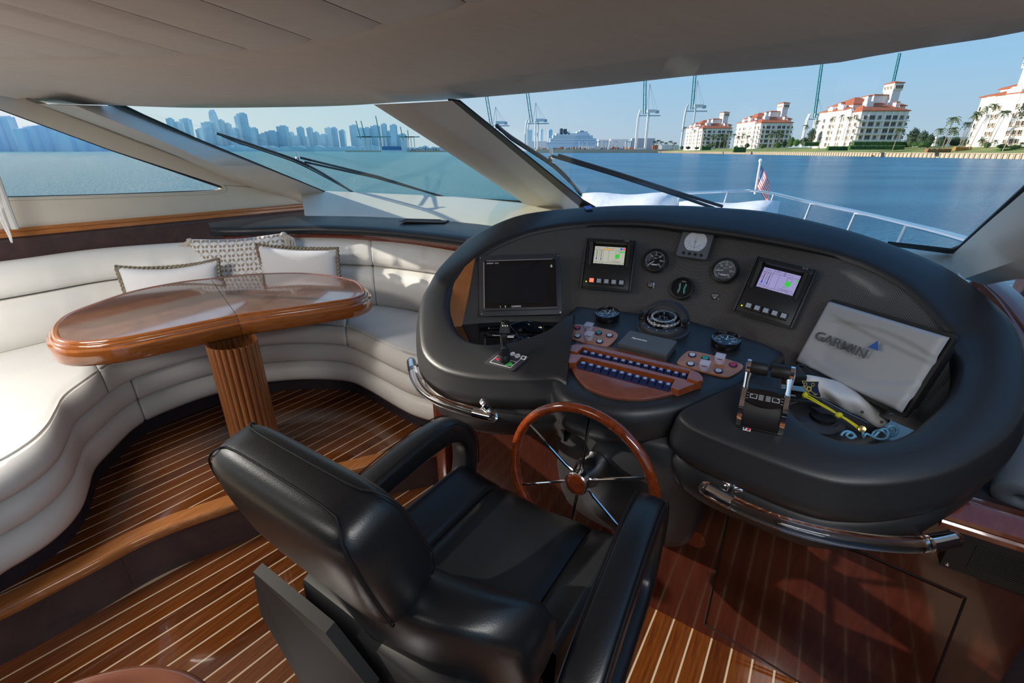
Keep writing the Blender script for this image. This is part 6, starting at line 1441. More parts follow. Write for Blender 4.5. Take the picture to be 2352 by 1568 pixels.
def condo(px, D, z0, label, LAm=40, LBm=58, LA=49, LB=43, s=1.0, seed=1, mirror=False, hz=1.0, front_cols=(4, 11, 18.5, 27, 33, 40, 46), tw=(38, 46, 12, 20), bcols=(3, 8, 14.5, 17.5, 24, 27.5, 35, 42)):
    P0 = V((fy(px, D), D, z0)); rnd = random.Random(seed); t = thing('condo_building', label, 'building', P0, 'red-roofed condominium buildings on the island')
    sa, sb = LAm/49.0, LBm/43.0
    def Q(a, b, z): return P0+EA*a*sa+EB*b*sb+UP*z*s*hz
    def block(name, a0, a1, b0, b1, z0_, z1, roof=None, ov=.9, rise=4, m=M_wall):
        mb = MB(); vs = [Q(a, b, z) for z in (z0_, z1) for a, b in ((a0, b0), (a1, b0), (a1, b1), (a0, b1))]
        mb.add(vs, [(3, 2, 1, 0), (4, 5, 6, 7), (0, 1, 5, 4), (1, 2, 6, 5), (2, 3, 7, 6), (3, 0, 4, 7)]); o = obj(name, mb, m, t, smooth=0)
        if roof:
            A0, A1, B0, B1 = a0-ov, a1+ov, b0-ov, b1+ov; h = min(A1-A0, B1-B0)/2; mb = MB()
            if A1-A0 >= B1-B0: r0, r1 = ((A0+h), (B0+B1)/2), ((A1-h), (B0+B1)/2)
            else: r0, r1 = ((A0+A1)/2, B0+h), ((A0+A1)/2, B1-h)
            vs = [Q(a, b, z) for z in (z1, z1+.5) for a, b in ((A0, B0), (A1, B0), (A1, B1), (A0, B1))]+[Q(r0[0], r0[1], z1+rise), Q(r1[0], r1[1], z1+rise)]
            fs = [(0, 1, 5, 4), (1, 2, 6, 5), (2, 3, 7, 6), (3, 0, 4, 7), (3, 2, 1, 0)]
            if A1-A0 >= B1-B0: fs += [(4, 5, 9, 8), (6, 7, 8, 9), (5, 6, 9), (7, 4, 8)]
            else: fs += [(4, 5, 8), (5, 6, 9, 8), (6, 7, 9), (7, 4, 8, 9)]
            mb.add(vs, fs); obj('roof', mb, M_roof, t, smooth=0)
        return o
    block('front_block', 0, LA-3, 0, 18, -6, 27, True, rise=5.5)
    block('left_wing', -1.5, 14, 12, LB, -6, 29.5, True, rise=3.5)
    block('rear_block', 4, 34, 14, LB-3, 0, 33.5, True, rise=7)
    block('penthouse', 24, 38, 15, 26, 30, 40.5, True, rise=1.6)
    block('parapet_box', 9, 16, 6, 10, 27, 35)
    block('chimney', 15, 19, 12, 15, 30, 39.5, True, .4, .8); block('chimney', 37, 40, 5, 8, 27, 34.0, True, .4, .8); block('chimney', 3, 6, 26, 29, 30, 36, True, .4, .8)
    block('tower', *tw, 0, 43.5)
    block('tower_loggia', tw[0]-.6, tw[1]+.6, tw[2]-.6, tw[3]+.6, 43.5, 49.0, True, .5, 2.2)
    block('right_wing', LA-4, LA+1.5, 8, LB-6, -6, 31.5, True, rise=2.5)
    for bg, hgt in ((11, 30), (20, 34), (31, 33.5), (39, 30)):
        mb = MB(); mb.prism([Q(-2.0, bg-2.6, -6), Q(-2.0, bg+2.6, -6), Q(-2.0, bg+2.6, hgt-2), Q(-2.0, bg+1.2, hgt), Q(-2.0, bg-1.2, hgt), Q(-2.0, bg-2.6, hgt-2)], EA*2.5*s); obj('gabled_bay', mb, M_wall, t, smooth=0)
    R1 = rotm(EA, -EB); R2 = rotm(-EB, -EA)
    fl = 5.0
    for r in range(5):
        z = 2.4+fl*r
        for i, a in enumerate(front_cols):
            me = W_big if i in (1, 3, 4) else (W_mid if i != len(front_cols)-1 else W_sm); inst('window', me, t, Q(a, -.12, z), R1).scale = (s, s, s*hz)
        for b in bcols:
            if b > LB-1: continue
            off = -1.6 if b > 12 else -.12; inst('window', W_mid if int(b) % 2 else W_sm, t, Q(off, b, z), R2).scale = (s, s, s*hz)
    for k in range(3): inst('arch_opening', W_mid, t, Q(tw[0]+1.5+k*2.6*(tw[1]-tw[0])/8, tw[2]-.7, 46.2), R1).scale = (.8*s, s, .8*s)
    for k in range(3): inst('arch_opening', W_sm, t, Q(tw[0]-.7, tw[2]+1.6+k*2.6*(tw[3]-tw[2])/8, 46.2), R2).scale = (.9*s, s, .8*s)
    for a in (7.2, 14.8, 23, 30, 36.5, 43): 
        mb = MB(); mb.box(Q(a, -.4, 11), EA*.55*s, EB*.5*s, UP*15.8*s*hz); obj('pilaster', mb, M_wall, t, smooth=0)
    for r in range(1, 5):
        mb = MB(); mb.box(Q(22, -.7, fl*r-.1), EA*21*s, EB*.75*s, UP*.42*s); obj('balcony_band', mb, M_wall, t, smooth=0)
    return t
condo(1957, 420, 4.4, 'largest whole white condo block with square tower and orange roofs, above the lawn', seed=3, hz=1.0)
condo(1737, 600, 4.8, 'white condo block with square tower, directly right of the greyish terraced block', LAm=39, LBm=66, seed=4, hz=1.0)
condo(1607, 760, 5.0, 'white condo block farthest away on the island, beside a white crane leg', LAm=46, LBm=75, seed=5, hz=1.02)
t4 = condo(2515, 238, 4.2, 'white condo block cut off by the right edge of the picture', LAm=44, LBm=70, seed=6, hz=.9, tw=(1, 8, 27, 32.5), bcols=(2, 5, 8, 14, 16, 18, 23.5, 25.5, 28, 34.5, 36, 41.5))
# low distant white building between the palms
tt = thing('low_building', 'low white building glimpsed between palm trunks beyond the lawn', 'building', V((fy(2180, 520), 520, 4)))
mb = MB(); mb.box(V((fy(2185, 520), 520, 9)), V((26, 0, 0)), V((0, 8, 0)), V((0, 0, 5.5))); obj('walls', mb, M_wall, tt, smooth=0)
# ---- palms
def palm_mesh(seed, big=1.0, dark=False):
    rnd = random.Random(seed); mb = MB()
    for k in range(17):
        a = 2*pi*k/17+rnd.uniform(-.2, .2); el = rnd.uniform(-.5, 1.1); L_ = rnd.uniform(.85, 1.1); d = V((cos(a), sin(a), 0)); side = V((-sin(a), cos(a), 0)); pts = []
        for j in range(7):
            u = j/6; pts.append(d*(L_*u*cos(el*.6))+UP*(L_*(u*sin(el)-.85*u*u)))
        for j in range(6):
            w0 = .17*sin(pi*(j/6)*.85+.25); w1 = .17*sin(pi*((j+1)/6)*.85+.25) if j < 5 else .02
            for sg in (-1, 1):
                b0 = pts[j]; b1 = pts[j].lerp(pts[j+1], .62); mb.add([b0, b1, b1+side*sg*w1-UP*.07+d*.05, b0+side*sg*w0-UP*.10+d*.05], [(0, 1, 2, 3)])
    return mesh_of('crown', mb, M_palmd if dark else M_palm, 0)
PM = [palm_mesh(1), palm_mesh(2), palm_mesh(5)]; PMD = [palm_mesh(3, dark=True), palm_mesh(4, dark=True)]
def palm(px, pyb, pyc, D, r, lean, dark, label, group):
    b = YP(px, pyb, D); sc = D/(FPX*CP+(CY-HOR)*SP); h = (pyb-pyc)*sc*1.02; t = thing('palm_tree', label, 'palm tree', b, group)
    top = b+V((lean*h, 0, h)); mid_ = b+V((lean*h*.35, 0, h*.5))
    mb = MB(); w_ = max(.16, r*sc*.05); mb.tube(smooth_path([b-UP*.5, mid_, top], 4), [w_*1.3-w_*.6*k/8 for k in range(9)], 6); obj('trunk', mb, M_trunk, t, smooth=60)
    o = inst('crown', (PMD if dark else PM)[int(px) % (2 if dark else 3)], t, top); o.scale = (r*sc,)*3; o.rotation_euler = (0, 0, px*1.7)
PALMS = [  # px, base, crown, D, crown radius px, lean, dark
 (2050, 344, 304, 300, 14, .12, 0), (2141, 342, 302, 290, 13, .15, 0), (2163, 342, 280, 285, 17, .10, 0), (2171, 341, 300, 300, 15, .12, 0), (2175, 341, 306, 310, 11, .15, 0),
 (2202, 338, 272, 285, 13, .22, 0), (2207, 338, 268, 300, 12, .18, 0), (2217, 336, 258, 285, 13, .25, 0), (2227, 340, 253, 270, 13, .25, 0), (2206, 325, 288, 340, 14, .1, 1), (2232, 325, 286, 350, 14, .1, 1), (2238, 320, 266, 330, 12, .2, 0),
 (2266, 335, 266, 262, 13, .15, 0), (2272, 338, 267, 262, 13, .17, 0), (2303, 346, 260, 255, 20, .20, 1), (2250, 334, 322, 262, 9, 0, 0), (2283, 334, 324, 262, 9, 0, 0), (2345, 340, 330, 255, 12, 0, 0),
 (1866, 326, 284, 400, 8, .05, 0), (1900, 322, 276, 400, 8, .05, 0), (1918, 322, 272, 400, 8, .05, 0), (1934, 322, 276, 395, 8, .05, 0), (1948, 322, 272, 395, 8, .05, 0), (1957, 326, 280, 390, 8, .05, 0),
 (1842, 330, 293, 430, 9, .02, 0), (1632, 343, 316, 600, 8, 0, 0), (1641, 343, 314, 600, 9, .05, 0), (1651, 343, 312, 610, 10, .05, 1), (1662, 340, 314, 600, 9, .05, 0), (1668, 340, 306, 620, 8, .1, 1), (1564, 342, 298, 700, 6, .05, 0),
 (1682, 338, 312, 560, 8, 0, 0), (1692, 338, 316, 560, 8, 0, 0), (1703, 338, 312, 560, 8, 0, 0), (1714, 338, 315, 555, 8, 0, 1), (1764, 340, 312, 520, 9, 0, 0), (1772, 340, 308, 520, 10, .05, 1), (1780, 340, 305, 520, 10, .05, 0), (1788, 340, 312, 510, 10, 0, 1),
 (1618, 335, 318, 640, 7, 0, 0), (1612, 332, 300, 690, 6, 0, 0), (1592, 332, 303, 720, 6, 0, 0), (1586, 332, 300, 720, 5, 0, 0),
 (1502, 345, 327, 900, 7, 0, 1), (1510, 345, 325, 900, 8, 0, 1), (1518, 345, 328, 900, 7, 0, 1), (1528, 345, 330, 900, 7, 0, 0), (1538, 345, 327, 880, 8, 0, 1), (1548, 345, 330, 860, 7, 0, 1)]
for i, p in enumerate(PALMS):
    x_ = p[0]
    if x_ < 1560: g, lab = 'small dark palms at the tip of the island', 'small dark palm in the row on the far island tip'
    elif x_ < 1675: g, lab = 'palms before the farthest condo block', 'palm standing in front of the farthest island condo block'
    elif x_ < 1800: g, lab = 'palms before the middle condo block', 'palm in the row in front of the middle island condo block'
    elif x_ < 1970: g, lab = 'palms along the left face of the towered block', 'slim palm along the sunlit left face of the largest whole condo block'
    elif x_ < 2120: g, lab = None, 'single short palm standing alone on the lawn before the towered condo block'
    elif x_ < 2185: g, lab = 'palms on the lawn between the two nearest blocks', 'palm in the clump on the lawn between the towered block and the cut-off block'
    elif x_ < 2245: g, lab = 'tall leaning palms beside the cut-off block', 'tall leaning palm just left of the condo block cut off by the frame'
    elif p[4] == 20: g, lab = None, 'large dark palm with drooping fronds before the condo block cut off by the frame'
    else: g, lab = 'palms before the cut-off block', 'palm in front of the condo block cut off by the frame'
    palm(*p, lab, g)
# ---- leafy trees and hedges
def leaf_clump(seed, m):
    rnd = random.Random(seed); mb = MB()
    for k in range(420):
        a, b = rnd.uniform(0, 2*pi), rnd.uniform(-.3, 1.5); r_ = rnd.uniform(.72, 1.0)*(1+.18*sin(3*a+seed)*cos(2*b)); c = V((cos(a)*cos(b)*r_, sin(a)*cos(b)*r_, sin(b)*r_*.85)); x = V((rnd.uniform(-1, 1), rnd.uniform(-1, 1), rnd.uniform(-1, 1))).normalized(); y = x.orthogonal().normalized(); w_ = rnd.uniform(.06, .12); mb.add([c+x*w_, c+y*w_*.8, c-x*w_, c-y*w_*.8], [(0, 1, 2, 3)])
    mb.ball(V((0, 0, .1)), .74, 10, 7); return mesh_of('foliage', mb, m, 0)
LC = [leaf_clump(1, M_hedge), leaf_clump(2, M_palmd), leaf_clump(3, M_hedge)]
TREES = [(2090, 338, 300, 340, 22, 1), (2112, 340, 306, 330, 20, 1), (2130, 340, 312, 320, 16, 1), (2160, 338, 316, 345, 18, 1), (2190, 338, 318, 345, 20, 1), (2215, 338, 322, 330, 14, 1), (2245, 330, 300, 360, 12, 0), (2120, 338, 326, 300, 22, 0), (2100, 336, 328, 320, 16, 0), (2265, 340, 328, 270, 14, 0), (2300, 341, 332, 262, 20, 0), (2330, 342, 334, 258, 22, 0),
 (1845, 335, 318, 450, 16, 1), (1860, 330, 300, 470, 16, 1), (1828, 336, 322, 470, 14, 0), (1815, 338, 318, 500, 14, 0), (1800, 338, 325, 520, 12, 1), (1785, 340, 328, 510, 12, 0), (1715, 340, 330, 560, 10, 0), (1660, 340, 322, 640, 12, 1), (1645, 340, 326, 640, 12, 1), (1630, 341, 330, 640, 10, 0), (1565, 343, 336, 760, 8, 0), (1580, 343, 337, 740, 10, 1), (1600, 343, 338, 720, 10, 1), (1690, 343, 336, 560, 10, 0), (1750, 341, 332, 540, 10, 0)]
for i, (px, pb, pt, D, r, kd) in enumerate(TREES):
    b = YP(px, pb, D); sc = D/(FPX*CP+(CY-HOR)*SP); near_ = 'the towered condo block and its neighbour' if px > 2070 else ('the middle and towered condo blocks' if px > 1790 else 'the two farther condo blocks')
    t = thing('leafy_tree', ('dark leafy tree' if kd else 'bright green rounded bush')+' in the greenery between '+near_, 'tree' if kd else 'bush', b, ('dark trees' if kd else 'green bushes')+' between '+near_)
    o = inst('foliage', LC[(i % 2)*2 if not kd else 1], t, b+UP*(pb-pt)*sc*.45); o.scale = (r*sc*.62, r*sc*.62, (pb-pt)*sc*.66); o.rotation_euler = (0, 0, i)
    mb = MB(); mb.cyl(b-UP*.5, b+UP*(pb-pt)*sc*.3, .25, .2, 6); obj('trunk', mb, M_trunk, t)
def hedge(px0, px1, pyt, pyb, D, label, m=M_hedge):
    mb = MB(); rnd = random.Random(int(px0)); N = int((px1-px0)/1.6); rows = []
    for k in range(N+1):
        x_ = px0+(px1-px0)*k/N; a = YP(x_, pyb, D); z1 = YP(x_, pyt, D).z+rnd.uniform(-.18, .18); rows.append([a-UP*1.2+V((0, -1.1+rnd.uniform(-.3, .3), 0)), V((a.x, D-1.3+rnd.uniform(-.3, .3), z1-.35)), V((a.x, D-.8, z1)), V((a.x, D+1, z1)), V((a.x, D+1.2, a.z-1))])
    mb.grid(rows, cap0=True, cap1=True); obj('hedge', mb, m, smooth=0, label=label, cat='hedge')
hedge(1958, 2092, 325, 334, 345, 'long trimmed bright hedge below the towered condo block')
hedge(1900, 1946, 336, 341, 335, 'low hedge strip at the foot of the towered block, left of the long trimmed hedge')
hedge(1950, 2075, 334, 339, 325, 'lower darker hedge strip in front of the long trimmed hedge')
hedge(1846, 1878, 326, 332, 420, 'short clipped hedge left of the towered condo block')
hedge(1611, 1632, 336, 342, 600, 'short clipped hedge in front of the farthest condo block')
hedge(1684, 1712, 338, 347, 520, 'block-shaped hedge in front of the middle condo block')
hedge(2127, 2180, 341, 345, 280, 'low reddish flower hedge under the lawn palms', mat('red_hedge', (.28, .16, .06), .9))
hedge(2192, 2228, 337, 341, 285, 'low orange flower hedge beside the tall leaning palms', mat('orange_hedge', (.36, .20, .06), .9))
hedge(2292, 2326, 341, 348, 258, 'brown-green low planting below the large dark palm')
hedge(2330, 2420, 337, 343, 262, 'bright green low hedge at the right edge of the lawn')
# ---- port: quay, cranes, ship, containers
def sc_(D): return D/(FPX*CP+(CY-HOR)*SP)
mb = MB(); mb.box(V((fy(1650, 940), 975, 1.0)), V((sc_(940)*420, 0, 0)), V((0, 60, 0)), V((0, 0, 3.0))); obj('quay', mb, M_stone, smooth=0, label='long pale concrete quay of the container port across the water', cat='quay')
def crane(px, D, leg, boom, label, wide=1.0, tip_only=False, lean=0.0):
    u = sc_(D); b = V((fy(px, D), D, 4.0)); t = thing('port_crane', label, 'crane', b)
    H_ = leg*u; W2 = 11*u*wide; th_ = 2.2*u
    for i, (dx, dy) in enumerate(((-1, 0), (1, 0), (-1, 1), (1, 1))):
        mb = MB(); o_ = b+V((W2*dx+(dy*W2*.55), dy*12, 0)); mb.tube(smooth_path([o_, o_+UP*H_*.7, o_+UP*H_*.9+V((W2*.10, 0, 0)), o_+UP*H_*1.05+V((W2*.4, 0, 0))] if dx < 0 else [o_, o_+UP*H_*.5, o_+UP*H_], 3), th_*.8, 8); obj('leg', mb, M_cwh, t, smooth=0)
    mb = MB(); mb.box(b+V((0, 0, H_*.02)), V((W2*1.15, 0, 0)), V((0, 1, 0)), UP*th_*.8); obj('sill_beam', mb, M_cwh, t, smooth=0)
    mb = MB(); mb.box(b+V((W2*1.6, W2, H_*.90)), V((W2*2.2, 0, 0)), V((0, 1.5, 0)), UP*th_*.45); obj('girder', mb, M_cgr, t, smooth=0)
    mb = MB(); mb.box(b+V((W2*1.9, W2, H_*1.02)), V((W2*.9, 0, 0)), V((0, 3, 0)), UP*th_*1.3); obj('machinery_house', mb, M_cwh, t, smooth=0)
    mb = MB(); mb.box(b+V((W2*3.1, W2, H_*1.0)), V((W2*.3, 0, 0)), V((0, 3, 0)), UP*th_*1.3); obj('rear_cabin', mb, M_cgr, t, smooth=0)
    b0 = b+V((W2*.15, -4, H_*.93)); bt = b0+V((lean*boom*u, 0, boom*u)); ww = 2.6*u*wide
    mb = MB()
    for dx in (-ww, ww): mb.tube([b0+V((dx, 0, 0)), bt+V((dx, 0, 0))], 1.25*u, 4)
    n_ = 9
    for k in range(n_+1): mb.tube([b0.lerp(bt, k/n_)+V((-ww, 0, 0)), b0.lerp(bt, k/n_)+V((ww, 0, 0))], .4*u, 4)
    obj('boom', mb, M_teal, t, smooth=0)
    mb = MB(); ap = b+V((W2*1.0, W2, H_*1.0+boom*u*.33)); 
    for q in (b+V((W2*.5, 0, H_*.95)), b+V((W2*1.3, W2, H_*.95))): mb.tube([q, ap], .5*u, 4)
    obj('apex_frame', mb, M_cgr, t, smooth=0)
    for k in (2.4, 3.1):
        mb = MB(); mb.tube([ap, b+V((W2*k, W2, H_*1.02))], .28*u, 4); obj('stay', mb, M_cgr, t, smooth=0)
crane(1128, 950, 55, 100, 'teal and white port crane partly hidden behind the centre window pillar', lean=-.17)
crane(1218, 940, 60, 110, 'teal and white port crane standing left of the cruise ship', lean=-.17)
crane(1469, 930, 78, 170, 'teal and white port crane standing right of the cruise ship', lean=-.09)
crane(1573, 925, 88, 160, 'teal and white port crane with one curved white leg beside the farthest condo block', lean=-.05)
crane(1849, 950, 70, 105, 'teal raised crane boom between the middle and towered condo blocks', lean=-.10, wide=.9)
crane(2006, 950, 90, 105, 'tip of a teal crane boom rising behind the towered condo block', lean=-.06, wide=.9)
# cruise ship
D = 1150; u = sc_(D); sh = thing('cruise_ship', 'white cruise ship moored behind the container port', 'ship', V((fy(1310, D), D, -2)))
def zs(py): return CAMZ+(HOR-py)*u
M_ship = mat('ship_white', (.80, .82, .86), .6); M_shipd = mat('ship_dark', (.10, .13, .17), .6)
for nm, x0, x1, y0, y1, m in (('hull', 1245, 1385, 348, 328, M_ship), ('deck', 1262, 1366, 328, 320, M_ship), ('deck', 1268, 1358, 320, 314, M_ship), ('deck', 1275, 1350, 314, 310, M_ship), ('deck', 1322, 1346, 310, 306, M_ship), ('funnel', 1284, 1290, 312, 300, M_shipd), ('funnel', 1293, 1299, 312, 301, M_shipd), ('funnel', 1301, 1306, 312, 306, M_ship), ('dome', 1328, 1337, 307, 304, M_ship)):
    mb = MB(); mb.box(V((fy((x0+x1)/2, D), D, (zs(y0)+zs(y1))/2)), V(((x1-x0)/2*u, 0, 0)), V((0, 12, 0)), UP*(zs(y1)-zs(y0))/2); obj(nm, mb, m, sh, smooth=0)
for k, yy in enumerate((330, 324.5, 319, 315.5)):
    mb = MB(); mb.box(V((fy(1312, D), D-12.3, zs(yy))), V(((58-k*6)*u, 0, 0)), V((0, .4, 0)), UP*.35*u); obj('window_band', mb, M_cgr, sh, smooth=0)
# containers, sheds, small gantries on the quay
rnd = random.Random(11); cols = [mat('container_orange', (.55, .18, .06), .7), mat('container_white', (.75, .75, .72), .7), mat('container_red', (.42, .08, .06), .7), mat('container_blue', (.10, .22, .42), .7), mat('container_tan', (.60, .42, .26), .7)]
def cont(px, py0, w_, h_, D, m, lab, grp):
    u = sc_(D); mb = MB(); z0 = CAMZ+(HOR-py0)*u; mb.box(V((fy(px, D), D, z0+h_*u/2)), V((w_*u/2, 0, 0)), V((0, 2, 0)), UP*h_*u/2); obj('container', mb, m, smooth=0, label=lab, cat='container', group=grp)
cn = {0: 'orange', 1: 'white', 2: 'dark red', 3: 'blue', 4: 'tan'}
for k in range(46):
    px = 1238+k*5.0+rnd.uniform(-1, 1)
    if px > 1465: px += 0
    c = rnd.randrange(5); cont(px, 343.1, rnd.uniform(3.2, 5.5), rnd.uniform(2, 5.5), 935+rnd.uniform(-8, 8), cols[c], cn[c]+' shipping container stacked on the far quay between the cranes', cn[c]+' containers on the quay')
cont(1504, 343, 13, 9, 930, cols[0], 'large orange container stack right of the crane nearest the cruise ship', None)
for i, (x0, x1, yt, m) in enumerate(((1330, 1372, 336, M_cwh), (1372, 1395, 323, M_cwh), (1400, 1440, 322, M_ship), (1448, 1500, 320, M_cgr), (1212, 1255, 326, M_ship), (1520, 1556, 334, M_cwh))):
    D = 1000; u = sc_(D); mb = MB(); z1 = CAMZ+(HOR-yt)*u; mb.box(V((fy((x0+x1)/2, D), D, z1/2+2)), V(((x1-x0)/2*u, 0, 0)), V((0, 6, 0)), UP*(z1/2-2)); obj('port_shed', mb, m, smooth=0, label=('long low white', 'tall narrow white', 'wide pale', 'grey roofed wide', 'pale small', 'small white')[i]+' port shed '+('left of the shipping gantries', 'beside the cruise ship bow', 'right of the cruise ship', 'behind the crane right of the ship', 'behind the crane left of the ship', 'behind the dark island palms')[i], cat='shed')
for i, px in enumerate((1334, 1352, 1372, 1390, 1412, 1440)):
    D = 928; u = sc_(D); t = thing('yard_gantry', 'small white yard gantry straddling containers on the far quay', 'gantry', V((fy(px, D), D, 4)), 'small yard gantries on the quay')
    for dx in (-4, 4): mb = MB(); mb.box(V((fy(px+dx, D), D, 4+8*u)), V((.9*u, 0, 0)), V((0, 1, 0)), UP*8*u); obj('leg', mb, M_cwh, t, smooth=0)
    mb = MB(); mb.box(V((fy(px, D), D, 4+16*u)), V((5.5*u, 0, 0)), V((0, 1, 0)), UP*1.0*u); obj('beam', mb, M_cwh, t, smooth=0)
# ---- distant skyline
def haze(n, c): return mat(n, c, .9, var=(.012, tuple(min(1, x*1.22+.03) for x in c), (1, 1, .06)))  # aerial haze mixed into the tower base colours as pale blue
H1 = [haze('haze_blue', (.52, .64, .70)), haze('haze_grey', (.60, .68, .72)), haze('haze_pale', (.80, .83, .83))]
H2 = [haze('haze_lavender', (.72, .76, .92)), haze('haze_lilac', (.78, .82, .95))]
SKY = [(404, 413, 280, 0), (414, 428, 288, 1), (429, 434, 288, 2), (433, 452, 281, 0), (464, 472, 302, 1), (472, 481, 299, 2), (480, 499, 288, 1), (500, 514, 264, 2), (514, 526, 283, 1), (526, 540, 290, 1), (540, 555, 300, 1), (557, 563, 275, 2), (563, 580, 270, 0), (558, 569, 301, 2), (575, 587, 298, 2), (587, 598, 299.5, 0), (604, 619, 311, 1), (619, 642, 306, 0), (647, 668, 295.6, 0), (670, 679, 308, 2), (679, 693, 316, 1), (692, 703, 298, 0), (704, 712, 318, 2), (714, 723, 299, 0), (726, 736, 308, 1), (739, 753, 313, 1), (755, 766, 299, 2), (766, 779, 299, 0), (786, 797, 304, 0), (811, 826, 294, 0), (829, 838, 300, 1), (841, 854, 299, 0), (858, 877, 295, 0), (882, 892, 291, 1), (893, 900, 306, 1), (902, 915, 293, 0), (918, 935, 312, 1), (1214, 1222, 303, 2), (1258, 1267, 303, 1), (1240, 1246, 302, 1)]
adj = {0: 'blue-grey', 1: 'grey', 2: 'pale'}
for i, (x0, x1, yt, c) in enumerate(SKY):
    D = 3300+40*(i % 5); u = sc_(D); z1 = CAMZ+(HOR-yt)*u; mb = MB(); xc = fy((x0+x1)/2, D)
    tall = 'very tall' if yt < 285 else ('tall' if yt < 302 else 'low')
    t = thing('skyline_tower', '', 'tower', V((xc, D, SEA)))
    if yt == 264: mb.grid([[V((xc+(x1-x0)/2*u*w_*c_, D+20*s_, z)) for c_, s_ in ((-1, -1), (1, -1), (1, 1), (-1, 1))] for z, w_ in ((SEA, 1.1), (z1*.6, 1), (z1*.85, .85), (z1*.96, .6), (z1, .25))], cv=True, cap1=True)
    elif yt == 270: mb.grid([[V((xc+dx*u+(x1-x0)/2*u*c_, D+20*s_, z)) for c_, s_ in ((-1, -1), (1, -1), (1, 1), (-1, 1))] for z, dx in ((SEA, 3), (z1*.6, 0), (z1, 0))], cv=True, cap1=True)
    else: mb.box(V((xc, D, (z1+SEA)/2)), V(((x1-x0)/2*u, 0, 0)), V((0, 22, 0)), UP*(z1-SEA)/2)
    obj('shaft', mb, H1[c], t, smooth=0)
    mb = MB(); mb.box(V((xc+(x1-x0)*.08*u, D, z1+1.2*u)), V(((x1-x0)*.27*u, 0, 0)), V((0, 10, 0)), UP*1.2*u); obj('roof_block', mb, H1[c], t, smooth=0)
    nb = i+1
    t['label'] = ('%s %s tower in the hazy skyline' % (tall, adj[c]))+(', seen through the starboard pane near the port crane' if x0 > 1100 else ', %s from the port pillar' % ORD[nb])
    if x0 > 1100: t['group'] = 'towers behind the port crane'
LS = [(-60, -20, 283, 0), (-18, 3, 290, 1), (3, 24, 279, 0), (24, 53, 276, 1), (56, 77, 301, 0), (80, 99, 296, 1), (102, 124, 294, 0), (124, 150, 296, 1), (150, 177, 308, 0), (177, 204, 323, 1), (204, 238, 328, 0), (238, 258, 335, 1), (-120, -62, 300, 1)]
for i, (x0, x1, yt, c) in enumerate(LS):
    D = 2600+30*(i % 4); u = sc_(D); z1 = CAMZ+(HOR-yt)*u; mb = MB(); t = thing('skyline_tower', ('wide' if x1-x0 > 24 else 'narrow')+' lavender hazy tower through the port side window, %s' % (('%s from the left' % ORD[i-1]) if x0 >= 0 else 'beyond the frame '+('near' if x0 > -100 else 'far')), 'tower', V((fy((x0+x1)/2, D), D, SEA)))
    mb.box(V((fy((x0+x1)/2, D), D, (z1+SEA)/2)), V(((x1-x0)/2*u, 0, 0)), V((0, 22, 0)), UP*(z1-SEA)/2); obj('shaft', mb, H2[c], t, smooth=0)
    mb = MB(); mb.box(V((fy(x0*.4+x1*.6, D), D, z1+1.0*u)), V(((x1-x0)*.3*u, 0, 0)), V((0, 10, 0)), UP*1.0*u); obj('roof_block', mb, H2[c], t, smooth=0)
mb = MB(); D = 3150; rnd = random.Random(5); rows = []
for k in range(200):
    px = -140+k*6.2; zt = CAMZ+(HOR-rnd.uniform(334, 341))*sc_(D); rows.append([V((fy(px, D), D, SEA-1)), V((fy(px, D), D, zt)), V((fy(px, D), D+80, zt))])
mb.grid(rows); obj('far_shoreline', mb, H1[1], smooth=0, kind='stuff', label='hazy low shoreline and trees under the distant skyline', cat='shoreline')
# port seen through the port pane: green crane booms, white ship, quay
for i, (px, yt, D, ln) in enumerate(((832, 284, 1900, -.2), (843, 284, 1900, -.2), (876, 274, 1700, -.12), (928, 296, 1800, -.2), (941, 303, 1800, -.1))):
    u = sc_(D); t = thing('port_crane', '', 'crane', V((fy(px, D), D, 0))); b = V((fy(px, D), D, CAMZ+(HOR-316)*u))
    t['label'] = ('thin green crane boom over the far port%s' % (', the '+ORD[i+1]+' from the left'))
    mb = MB(); top = V((fy(px, D)+ln*(316-yt)*u, D, CAMZ+(HOR-yt)*u)); mb.tube([b-V((0, 0, 6*u)), top], 1.1*u, 4); obj('boom', mb, mat('crane_green', (.10, .36, .28), .7), t, smooth=0)
    for dx in (-4, 5, 12):
        mb = MB(); mb.box(V((fy(px+dx, D), D, CAMZ+(HOR-331)*u)), V((1.0*u, 0, 0)), V((0, 1, 0)), UP*14*u); obj('leg', mb, M_cwh, t, smooth=0)
    mb = MB(); mb.box(V((fy(px+8, D), D, CAMZ+(HOR-317)*u)), V((17*u, 0, 0)), V((0, 1, 0)), UP*1.0*u); obj('girder', mb, M_teal, t, smooth=0)
D = 1500; u = sc_(D); mb = MB(); mb.box(V((fy(925, D), D+260, .1)), V((130*u, 0, 0)), V((0, 270, 0)), UP*2.2); obj('quay', mb, M_stone, smooth=0, label='pale quay of the far container yard seen through the port pane', cat='quay')
sh = thing('container_ship', 'white and blue container ship at the far quay seen through the port pane', 'ship', V((fy(910, D), D, -2)))
for nm, x0, x1, y0, y1, m in (('hull', 878, 934, 350, 345, M_ship), ('cargo', 880, 922, 345, 337, cols[3]), ('bridge', 924, 934, 345, 326, M_ship)):
    mb = MB(); mb.box(V((fy((x0+x1)/2, D-30), D-30, CAMZ+(HOR-(y0+y1)/2)*u)), V(((x1-x0)/2*u, 0, 0)), V((0, 8, 0)), UP*(y0-y1)/2*u); obj(nm, mb, m, sh, smooth=0)
